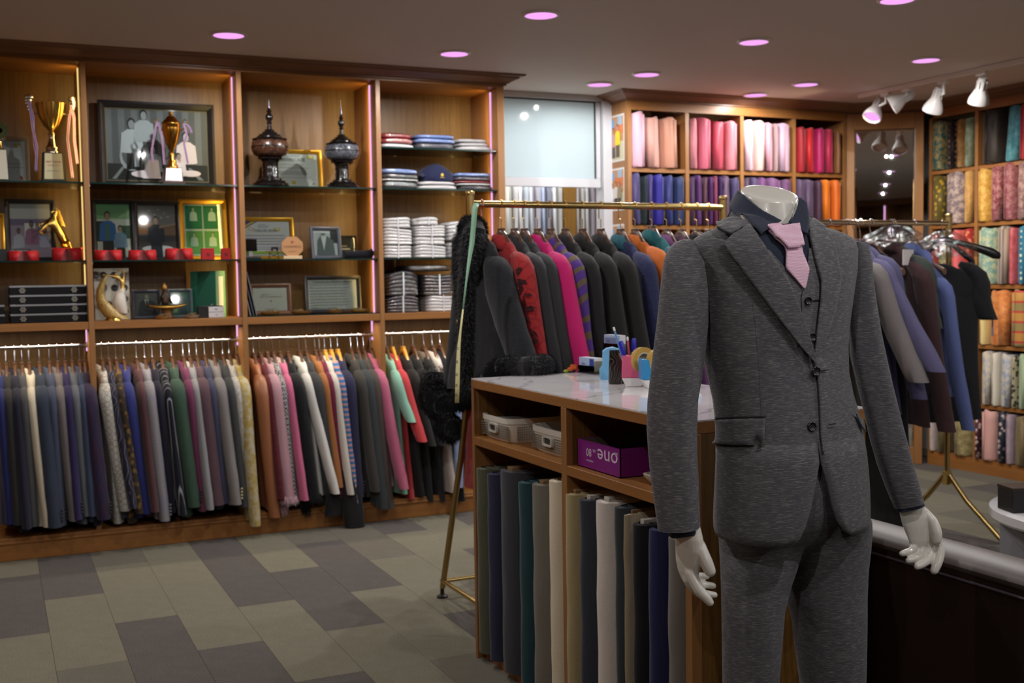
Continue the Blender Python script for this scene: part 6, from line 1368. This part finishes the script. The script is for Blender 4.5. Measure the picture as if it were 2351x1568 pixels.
folded(1056, 1136, Y0, SA, .024, (216, 214, 214), 'white folded shirt at the bottom of the right pile, top glass shelf', g_); folded(1056, 1130, Y0+.01, SA+.026, .020, (200, 198, 198), 'pale grey folded shirt in the right pile, top glass shelf', g_); folded(1054, 1126, Y0+.01, SA+.048, .020, (206, 204, 204), 'topmost whitish folded shirt in the right pile, top glass shelf', g_)
SBm = S1
folded(876, 965, Y0, SBm, .042, (60, 62, 70), 'dark folded shirt at the bottom of the left pile under the navy cap', g_); folded(876, 968, Y0, SBm+.044, .012, WHT, 'thin white folded shirt in the middle of the left pile', g_); folded(876, 968, Y0, SBm+.058, .026, (70, 72, 80), 'charcoal folded shirt below the pale blue one', g_); folded(876, 966, Y0, SBm+.086, .026, LBL, 'pale blue folded shirt crowning the left pile', g_)
folded(962, 1056, Y0, SBm, .024, WHT, 'lower white folded shirt under the navy cap', g_); folded(963, 1052, Y0, SBm+.026, .020, (214, 212, 212), 'upper white folded shirt under the navy cap', g_)
folded(1058, 1138, Y0, SBm, .026, (66, 66, 74), 'dark folded shirt at the bottom of the right-hand pile', g_); folded(1050, 1136, Y0, SBm+.028, .012, (226, 224, 226), 'thin white folded shirt in the right-hand pile', g_); folded(1044, 1132, Y0, SBm+.042, .012, (186, 60, 66), 'thin red folded shirt in the right-hand pile', g_); folded(1046, 1134, Y0, SBm+.056, .022, (96, 98, 112), 'grey folded shirt in the right-hand pile', g_); folded(1048, 1134, Y0, SBm+.080, .020, LBL, 'light blue folded shirt on top of the right-hand pile', g_)
y = Y0+.10; t = thing('cap', 'crumpled navy cap with a gold emblem lying on white shirts', 'cap', (sx(1000, y, 400), y, SBm+.049))
NV = cloth((30, 34, 62)); R = []
for z, a, b, xo in ((0, .105, .10, 0), (.03, .108, .10, .0), (.055, .09, .085, -.005), (.085, .06, .06, -.01), (.105, .030, .03, -.012), (.112, .008, .01, -.012)): R.append([(px+.008*math.sin(py*40+z*60), py, pz+.006*math.sin(px*38)) for px, py, pz in sell(xo, 0, z, a, b, 28, 2.2)])
build('crown', G().loft(R), NV, parent=t, smooth=80); build('brim', G().loft([[(-.06-.035*q, -.04+.10*w_-.03*q, .05+.012*math.sin(w_*3.1)-.02*q) for w_ in np.linspace(0, 1, 9)] for q in np.linspace(0, 1.6, 5)], closed=False), NV, parent=t, solid=.003)
build('emblem', G().lathe([(.001, 0), (.009, 0), (.009, .001), (.001, .0012)], 14).xf(Matrix.Translation((.0, -.1085, .035)) @ Matrix.Rotation(math.pi/2, 4, 'X')).box(-.013, .013, -.110, -.108, .018, .0205), plain((206, 176, 60), .5), parent=t)
g_ = 'banded bundles of shirts in plastic'; WB_ = (226, 224, 222); KB = (36, 36, 42)
for u0, u1, z, h, L_, lab in ((878, 950, 0, .075, 4, 'lower white shirt bundle of the left stack'), (877, 951, .077, .095, 5, 'middle white shirt bundle of the left stack'), (879, 948, .174, .06, 3, 'upper white shirt bundle of the left stack'), (952, 1028, 0, .075, 4, 'lower white shirt bundle of the middle stack'), (953, 1026, .077, .045, 2, 'thin white shirt bundle in the middle stack'), (954, 1027, .124, .065, 4, 'third white shirt bundle of the middle stack'), (956, 1010, .19, .045, 2, 'topmost white shirt bundle of the middle stack'), (1030, 1100, 0, .10, 4, 'lower white shirt bundle of the right stack, behind the fur coat'), (1030, 1100, .102, .12, 5, 'upper white shirt bundle of the right stack, behind the fur coat')):
    folded(u0, u1, Y0, S2+z, h, WB_, lab, g_, layers=L_, tape=True, skew=random.uniform(-.04, .04), name='shirt_bundle')
for u0, u1, z, h, L_, c, lab in ((881, 964, 0, .095, 5, (38, 38, 48), 'lower black shirt bundle with blue threads, bottom left'), (881, 962, .097, .135, 6, KB, 'upper black shirt bundle with a white band, left'), (966, 1044, .097, .12, 6, KB, 'upper black shirt bundle with a white band, right'), (930, 1038, .235, .035, 1, (30, 32, 34), 'flat black garment lying over the black bundles'), (978, 1050, 0, .095, 5, WB_, 'white shirt bundle on the bottom shelf of the fourth bay')):
    folded(u0, u1, Y0, S3+z, h, c, lab, g_, layers=L_, tape=L_ > 1, skew=random.uniform(-.03, .03), name='shirt_bundle')
# ================================================================== rolls of fabric on the wall shelves
def roll(label, group, p0, p1, z, h, dep, m, name='fabric_roll', lean=0.0, out=.025, seed=0, e=2.8):
    """upright flat roll between front points p0 and p1 (left, right) of a shelf; depth runs away from the viewer"""
    p0, p1 = Vector((p0[0], p0[1], 0)), Vector((p1[0], p1[1], 0)); ax = (p1-p0); w_ = ax.length/2-.0008; rz = math.atan2(ax.y, ax.x); c = (p0+p1)/2
    inn = Vector((-math.sin(rz), math.cos(rz), 0)); c = c+inn*(dep/2-out)
    t = thing(name, label, 'fabric roll', (c.x, c.y, z+.0008), rz, group)
    rr = random.Random(seed); R = []; ph = rr.uniform(0, 6)
    for q, k, dz in ((0, .80, .004), (.015, .95, 0), (.06, 1, 0), (.3, .985, 0), (.55, 1.0, 0), (.8, .98, 0), (.955, .98, 0), (.985, .90, 0), (.99, .74, 0), (.955, .58, 0)):
        zz = h*q+dz
        R.append([(x*1.0+lean*zz+.0015*math.sin(zz*30+ph), y, pz+(.006*math.sin(x*60+ph) if q in (0, .99, .985) else 0)) for x, y, pz in sell(0, 0, zz, w_*k, dep/2*(k*.5+.5), 26, e)])
    build('cloth', G().loft(R), m, parent=t, smooth=55)
    # free end of the cloth folded round the front edge
    fl = G(); s = 1 if seed % 2 else -1
    fl.loft([[(s*w_*.25+lean*h*.03, -dep/2*1.0-.0005, h*.03), (s*w_*.25+lean*h*.95, -dep/2*1.0-.0005, h*.94)], [(s*w_*.66+lean*h*.03, -dep/2*.93-.002, h*.02), (s*w_*.66+lean*h*.95, -dep/2*.93-.002, h*.95)], [(s*w_*.93+lean*h*.03, -dep/2*.70, h*.02), (s*w_*.93+lean*h*.95, -dep/2*.70, h*.95)]], closed=False)
    build('loose_end', fl, m, parent=t, smooth=80, solid=.0012)
    return t
ORD = ['first', 'second', 'third', 'fourth', 'fifth', 'sixth', 'seventh', 'eighth']
def SAT(c, c2=None, k='plain', s=1): return cloth(c, c2, k, s, rough=.5, sheen=.2, spec=.3)
rows = [
 # bay, row label, shelf z, [(u0,u1,height,colour,name,lean)]
 ('first bay', 'top', FZ[5], [(1449, 1484, .362, (228, 178, 196), 'pale pink', 0), (1485, 1520, .335, (214, 160, 148), 'dusty peach', -.03), (1521, 1559, .335, (206, 148, 124), 'tan pink', -.02)]),
 ('second bay', 'top', FZ[5], [(1584, 1602, .335, (206, 130, 140), 'slim rose', 0), (1603, 1634, .345, (212, 104, 128), 'mid pink', 0), (1635, 1664, .33, (196, 72, 92), 'raspberry pink', .02), (1665, 1694, .33, (222, 134, 146), 'salmon pink', 0)]),
 ('third bay', 'top', FZ[5], [(1708, 1732, .345, (238, 196, 208), 'shell pink', 0), (1733, 1755, .345, (240, 204, 196), 'blush', .02), (1756, 1775, .335, (222, 164, 182), 'lilac pink', 0), (1776, 1784, .33, (190, 160, 160), 'slim greyish pink', 0), (1785, 1818, .335, (214, 180, 204), 'pale lilac', 0)]),
 ('fourth bay', 'top', FZ[5], [(1830, 1849, .315, (164, 24, 38), 'deep red', 0), (1850, 1870, .315, (206, 36, 44), 'scarlet', 0), (1871, 1893, .318, (186, 24, 96), 'magenta', 0), (1894, 1914, .31, (196, 48, 84), 'crimson', 0), (1916, 1929, .30, (140, 90, 50), 'slim brown', 0)]),
 ('first bay', 'second', FZ[4], [(1450, 1473, .335, (76, 66, 124), 'muted violet-blue', 0), (1474, 1486, .32, (22, 44, 50), 'bottle green', 0), (1487, 1499, .335, (66, 56, 124), 'indigo', 0), (1500, 1526, .33, (44, 34, 160), 'vivid ultramarine', 0), (1527, 1547, .33, (44, 54, 130), 'cobalt', 0), (1549, 1572, .325, (42, 60, 116), 'denim blue', 0)]),
 ('second bay', 'second', FZ[4], [(1584, 1596, .33, (84, 50, 96), 'dark plum', 0), (1597, 1611, .33, (104, 52, 124), 'purple', 0), (1612, 1625, .33, (92, 44, 66), 'brownish plum', 0), (1626, 1636, .33, (96, 44, 120), 'slim violet', 0), (1637, 1647, .33, (146, 54, 92), 'slim raspberry', 0), (1648, 1657, .33, (74, 40, 110), 'slim indigo', 0), (1658, 1676, .335, (116, 84, 120), 'grey mauve', 0), (1677, 1698, .325, (88, 76, 128), 'dusk violet', 0)]),
 ('third bay', 'second', FZ[4], [(1708, 1721, .325, (92, 66, 96), 'grey plum', 0), (1722, 1741, .33, (100, 80, 128), 'slate violet', 0), (1742, 1760, .33, (136, 82, 146), 'orchid', 0), (1761, 1794, .328, (142, 92, 150), 'wide mauve', 0), (1795, 1819, .32, (130, 84, 132), 'dusty orchid', 0)]),
 ('fourth bay', 'second', FZ[4], [(1828, 1846, .33, (104, 80, 116), 'heather', 0), (1847, 1870, .326, (112, 88, 124), 'grey heather', 0), (1871, 1887, .32, (86, 50, 76), 'dark wine', 0), (1888, 1908, .325, (240, 124, 20), 'bright orange', .0), (1909, 1930, .325, (232, 112, 24), 'deeper orange', 0)]),
]
i = 0
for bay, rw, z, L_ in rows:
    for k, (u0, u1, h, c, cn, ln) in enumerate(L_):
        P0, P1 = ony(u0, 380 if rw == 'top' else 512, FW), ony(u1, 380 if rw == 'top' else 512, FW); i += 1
        roll('%s fabric roll, %s in the %s row of the %s of fabrics' % (cn, ORD[k], rw, bay), 'plain fabric rolls on the oak shelves', P0, P1, z, h, .36, SAT(tuple(int(x*.84) for x in c) if rw == 'top' or c[0] > 200 else tuple(int(x*.72) for x in c)), lean=ln, seed=i)  # most second-row colours are darkened for the shade under the shelf above
# brocades on the right-hand shelves: left edge first (far end of the wall)
CR = (206, 196, 170)
rr_ = [
 ('far bay', 'top', RZ[5], 390, [(2124, 2139, .33, (140, 136, 98), (120, 116, 80), 'brocade', 'olive'), (2140, 2170, .34, (32, 84, 84), (150, 136, 90), 'brocade', 'teal and gold'), (2172, 2196, .34, (24, 24, 40), (150, 110, 70), 'dots', 'gold-dotted black'), (2197, 2213, .335, (164, 128, 84), (140, 104, 64), 'brocade', 'tan'), (2214, 2234, .335, (134, 148, 128), (112, 126, 108), 'brocade', 'sage')]),
 ('near bay', 'top', RZ[5], 375, [(2253, 2300, .36, (34, 27, 25), None, 'plain', 'very wide black'), (2302, 2340, .36, (60, 124, 142), (90, 150, 164), 'brocade', 'teal blue leaning'), (2341, 2375, .36, (150, 36, 44), None, 'plain', 'plain red')]),
 ('far bay', 'second', RZ[4], 512, [(2124, 2168, .345, (96, 84, 34), (180, 150, 40), 'floral', 'gold-flowered olive'), (2171, 2211, .36, (118, 104, 112), (190, 170, 160), 'brocade', 'silver grey'), (2213, 2233, .36, (206, 162, 96), (190, 146, 84), 'brocade', 'pale gold')]),
 ('near bay', 'second', RZ[4], 508, [(2245, 2271, .36, (200, 150, 60), (226, 186, 100), 'brocade', 'shiny gold'), (2272, 2302, .365, (124, 56, 66), (170, 120, 120), 'brocade', 'maroon silvered'), (2303, 2332, .375, (132, 66, 76), (160, 112, 116), 'brocade', 'rose maroon'), (2333, 2365, .38, (120, 90, 92), (170, 140, 136), 'brocade', 'grey rose')]),
 ('far bay', 'third', RZ[3], 640, [(2126, 2150, .37, (150, 60, 60), (206, 120, 100), 'floral', 'brick red flowered'), (2152, 2182, .37, (90, 110, 90), (190, 170, 120), 'brocade', 'green gold'), (2186, 2205, .385, (206, 96, 100), None, 'plain', 'coral'), (2206, 2232, .385, (160, 40, 40), (206, 130, 90), 'floral', 'gold-flowered red')]),
 ('near bay', 'third', RZ[3], 652, [(2244, 2284, .385, (120, 160, 152), (190, 196, 160), 'brocade', 'aqua'), (2286, 2315, .385, (116, 104, 104), (170, 156, 140), 'vstripes', 'grey figured'), (2317, 2333, .375, (196, 100, 108), (180, 80, 90), 'brocade', 'slim rose'), (2334, 2366, .38, (34, 110, 140), (206, 214, 190), 'dots', 'cream-dotted blue')]),
 ('near bay', 'fourth', RZ[2], 790, [(2250, 2266, .33, (214, 196, 134), None, 'plain', 'slim cream'), (2267, 2317, .37, (190, 110, 54), (216, 140, 74), 'brocade', 'wide copper'), (2319, 2366, .375, (150, 130, 80), (190, 66, 56), 'bands', 'red-gold banded')]),
 ('near bay', 'fifth', RZ[1], 925, [(2252, 2276, .365, CR, (170, 170, 176), 'brocade', 'cream floral'), (2277, 2294, .365, (206, 200, 184), None, 'plain', 'plain ivory'), (2295, 2323, .36, (204, 196, 180), (150, 160, 180), 'brocade', 'blue-flowered ivory'), (2324, 2336, .345, (176, 168, 138), (60, 60, 52), 'floral', 'slim dark-flowered'), (2337, 2366, .36, (150, 168, 136), None, 'plain', 'pale green')]),
 ('far bay', 'lowest', RZ[0], 1040, [(2121, 2147, .34, (206, 190, 186), (190, 174, 172), 'brocade', 'pinkish white'), (2149, 2172, .34, (110, 96, 60), (90, 78, 48), 'brocade', 'dark olive'), (2188, 2226, .345, (136, 122, 80), (170, 156, 110), 'brocade', 'olive brocade')]),
 ('near bay', 'lowest', RZ[0], 1060, [(2237, 2250, .34, (70, 20, 36), (200, 180, 170), 'floral', 'wine flowered'), (2252, 2287, .345, (206, 158, 150), None, 'plain', 'plain blush'), (2288, 2309, .345, (32, 38, 54), (190, 170, 160), 'floral', 'navy flowered'), (2310, 2326, .33, (166, 146, 160), (180, 160, 172), 'brocade', 'slim lilac'), (2327, 2362, .33, (120, 104, 70), (160, 144, 110), 'paisley', 'olive scrolled')]),
]
i = 100
for bay, rw, z, vref, L_ in rr_:
    for k, (u0, u1, h, c, c2, kind, cn) in enumerate(L_):
        P0, P1 = onx(u0, vref, RW), onx(u1, vref, RW); i += 1
        lo, hi = ((5.665, 6.045) if bay == 'far bay' else (5.21, 5.635))
        P0[1] = min(P0[1], hi); P1[1] = max(P1[1], lo-.0) if bay == 'far bay' else max(P1[1], 5.212)
        if P0[1]-P1[1] < .01: continue
        roll('%s fabric roll, %s in the %s row, %s of the brocade cabinet' % (cn, ORD[k], rw, bay), 'patterned fabric rolls along the right wall', P0, P1, z, h, .36, SAT(c, c2, kind, 1.2), lean=(.09 if 'leaning' in cn else 0), seed=i)
# pale shirtings in the far room, below the sash
fr = [(1160, 1177, (206, 200, 190), None, 'ivory weave'), (1178, 1189, (230, 224, 222), None, 'white, second'), (1190, 1201, (222, 216, 214), None, 'warm white'), (1202, 1213, (216, 222, 232), None, 'cool white'), (1214, 1227, (228, 224, 228), (206, 204, 210), 'plain wide white'), (1228, 1242, (226, 222, 230), (206, 202, 214), 'white with fine check'), (1243, 1252, (174, 184, 214), (206, 212, 228), 'pale blue'), (1253, 1266, (216, 210, 200), (110, 120, 170), 'blue and tan striped'), (1268, 1279, (232, 228, 226), None, 'pure white'), (1280, 1291, (210, 206, 200), None, 'greyish white'),
      (1321, 1331, (216, 206, 200), (196, 186, 184), 'cream figured'), (1332, 1341, (226, 220, 214), None, 'ivory'), (1342, 1353, (232, 224, 222), None, 'soft white'), (1354, 1366, (206, 196, 200), (184, 176, 190), 'lilac striped')]
for k, (u0, u1, c, c2, cn) in enumerate(fr):
    P0, P1 = ony(u0, 480, 7.5), ony(u1, 480, 7.5)
    roll(cn+' shirting roll in the bright far room, %s the divider' % ('left of' if u1 < 1300 else 'right of'), 'pale shirting rolls in the far room', P0, P1, 1.526, .54, .30, cloth(c, c2, 'stripes' if c2 else 'plain', 2.5), seed=200+k)
# ================================================================== second brass rack at the right
QY, QZ = 4.35, 1.622
X0_, X1_ = ony(1790, 505, QY)[0], ony(2178, 513, QY)[0]
r2 = thing('garment_rack', 'brass garment rack behind the mannequin, in front of the corner mirror', 'clothes rack', (X0_, QY, 0))
LW = X1_-X0_
build('rail', G().tube([(0, 0, QZ), (LW, 0, QZ)], .0135, 14), plain((206, 184, 150), .12, 1), parent=r2)
for x in (0, LW):
    build('post', G().lathe([(.0001, .30), (.014, .30), (.014, QZ-.07), (.017, QZ-.068), (.017, QZ+.035), (.019, QZ+.037), (.019, QZ+.045), (.012, QZ+.05), (.0001, QZ+.052)], 16, c=(x, 0, 0)).box(x-.017, x+.017, -.017, .017, .27, .34), BRASS, parent=r2, bevel=.002)
    for s in (-1, 1):
        l = build('leg', G().tube([(x+s*-.004, s*.01, .32), (x-s*.03, s*.10, .20), (x-s*.10, s*.26, .02)], .013, 10), BRASS, parent=r2)
        build('foot', G().lathe([(.0001, 0), (.016, 0), (.014, .02), (.0001, .024)], 12, c=(x-s*.104, s*.267, 0)), BRASS2, parent=l)
def qx(u): return ony(u, 510, QY)[0]
def rk2(u, nm, lab, cat, m, **o):
    k = dict(half=.215, L=.80, sl=.62, sr=(.036, .055), tx=.024, top=-.115, slope=.13, splay=.16, flare=.04, sway=.03, hookm=CHROME, drop=.088, group='garments on the rack behind the mannequin'); k.update(o)
    return garment(nm, lab, cat, (qx(u), QY, QZ), m, **k)
rk2(1868, 'jacket', 'dark jacket hidden behind the mannequin chest on the second rack', 'jacket', C((60, 58, 62)))
rk2(1903, 'jacket', 'brown-grey jacket behind the mannequin shoulder on the second rack', 'jacket', C((96, 88, 84)))
rk2(1946, 'shirt', 'light grey shirt next to the mannequin sleeve', 'shirt', C((118, 112, 112)), splay=.24, slope=.15, sr=(.05, .06), sl=.50, L=.60)
rk2(1962, 'shirt', 'lavender blue shirt with open wide cuff', 'shirt', C((92, 89, 124)), splay=.30, slope=.14, sr=(.036, .066), sl=.46, L=.70)
rk2(1976, 'shirt', 'second lavender shirt behind the open-cuffed one', 'shirt', C((82, 80, 114)), splay=.16, slope=.12)
rk2(2046, 'jacket', 'dark maroon brown jacket in the middle of the second rack', 'jacket', C((66, 44, 46)), splay=.14, slope=.15, sl=.76, L=.88, sr=(.04, .06))
rk2(2052, 'jacket', 'dark green-grey jacket shoulder above the maroon one', 'jacket', C((58, 64, 60)), splay=.04, slope=.12, L=.62, sl=.3)
rk2(2098, 'shirt', 'light blue shirt sleeve hanging between maroon and black', 'shirt', C((92, 105, 158)), splay=.13, slope=.20, sl=.70, L=.72, sr=(.03, .045), top=-.13)
t = rk2(2150, 'tee_shirt', 'black short-sleeved shirt with a paper tag, front of the second rack', 'shirt', C((36, 36, 39)), rz=.98, half=.21, L=.80, top=-.21, slope=.06, sleeve='short', splay=.06, sr=(.05, .05), sway=.0, flare=.02, collar=False, hang=False)
tg_ = build('paper_tag', G().box(.016, .052, -.285, -.2835, -.58, -.535), plain((150, 150, 168), .6), parent=t); build('tag_string', G().tube([(.03, -.283, -.485), (.034, -.284, -.51), (.034, -.284, -.535)], .004, 6), plain((40, 120, 170), .5), parent=t)
t = thing('hanger', 'wide black plastic hanger pointing out at the right end of the second rack', 'hanger', (qx(2168), QY, QZ), 1.02); hg = hanger(t, .08, PLASTIC_BLK, CHROME, drop=.075)
rg = []
for yy in np.linspace(-.27, .27, 19):
    a = abs(yy)/.27; th_ = .012+.018*a**1.5; zz = -.085-.085*a**1.3
    if a > .97: th_ *= .6
    rg.append([(.030*(.5+.5*a)*math.cos(w_), yy, zz+th_*math.sin(w_)) for w_ in np.linspace(0, 2*math.pi, 13)[:-1]])
build('shoulder', G().loft(rg), PLASTIC_BLK, parent=t, smooth=70)
# long black coat, white label card, plastic covers
rk2(2000, 'coat', 'long black coat reaching down beside the mannequin sleeve', 'coat', C((26, 25, 28)), splay=.02, L=1.46, slope=.16, sleeve=None, half=.23, top=-.14)
P = ony(2078, 585, QY-.12); t = thing('label_card', 'white card label tucked between dark garments on the second rack', 'card', (P[0], QY-.14, P[2]-.05), .3)
build('card', G().box(-.05, .05, -.002, .002, 0, .075), plain((206, 200, 200), .5), parent=t)
BAG = plastic_film('garment_bag_film', (.86, .86, .86))
for u0, u1, v0, v1, lab in ((1990, 2108, 520, 566, 'clear plastic garment cover over the hangers left of the end post'), (2112, 2210, 532, 590, 'clear plastic garment cover bunched round the black hanger')):
    a, b = ony(u0, v0, QY), ony(u1, v1, QY); cx = (a[0]+b[0])/2; H = a[2]-b[2]; w_ = (b[0]-a[0])/2
    t = thing('garment_cover', lab, 'plastic cover', (cx, QY-.02, b[2]), group='plastic garment covers'); R = []; rr = random.Random(int(u0))
    for q in range(8):
        f = q/7; R.append([(px*(1+.05*math.sin(11*k_+q)), py*(1+.1*math.sin(7*k_+q*2)), H*f+.006*math.sin(k_*3)) for k_, (px, py, _) in enumerate(sell(0, 0, 0, w_*(1-.75*f**2.2), .16*(1-.7*f**2), 24, 2.4))])
    build('film', G().loft(R, c0=False), BAG, parent=t, smooth=0)
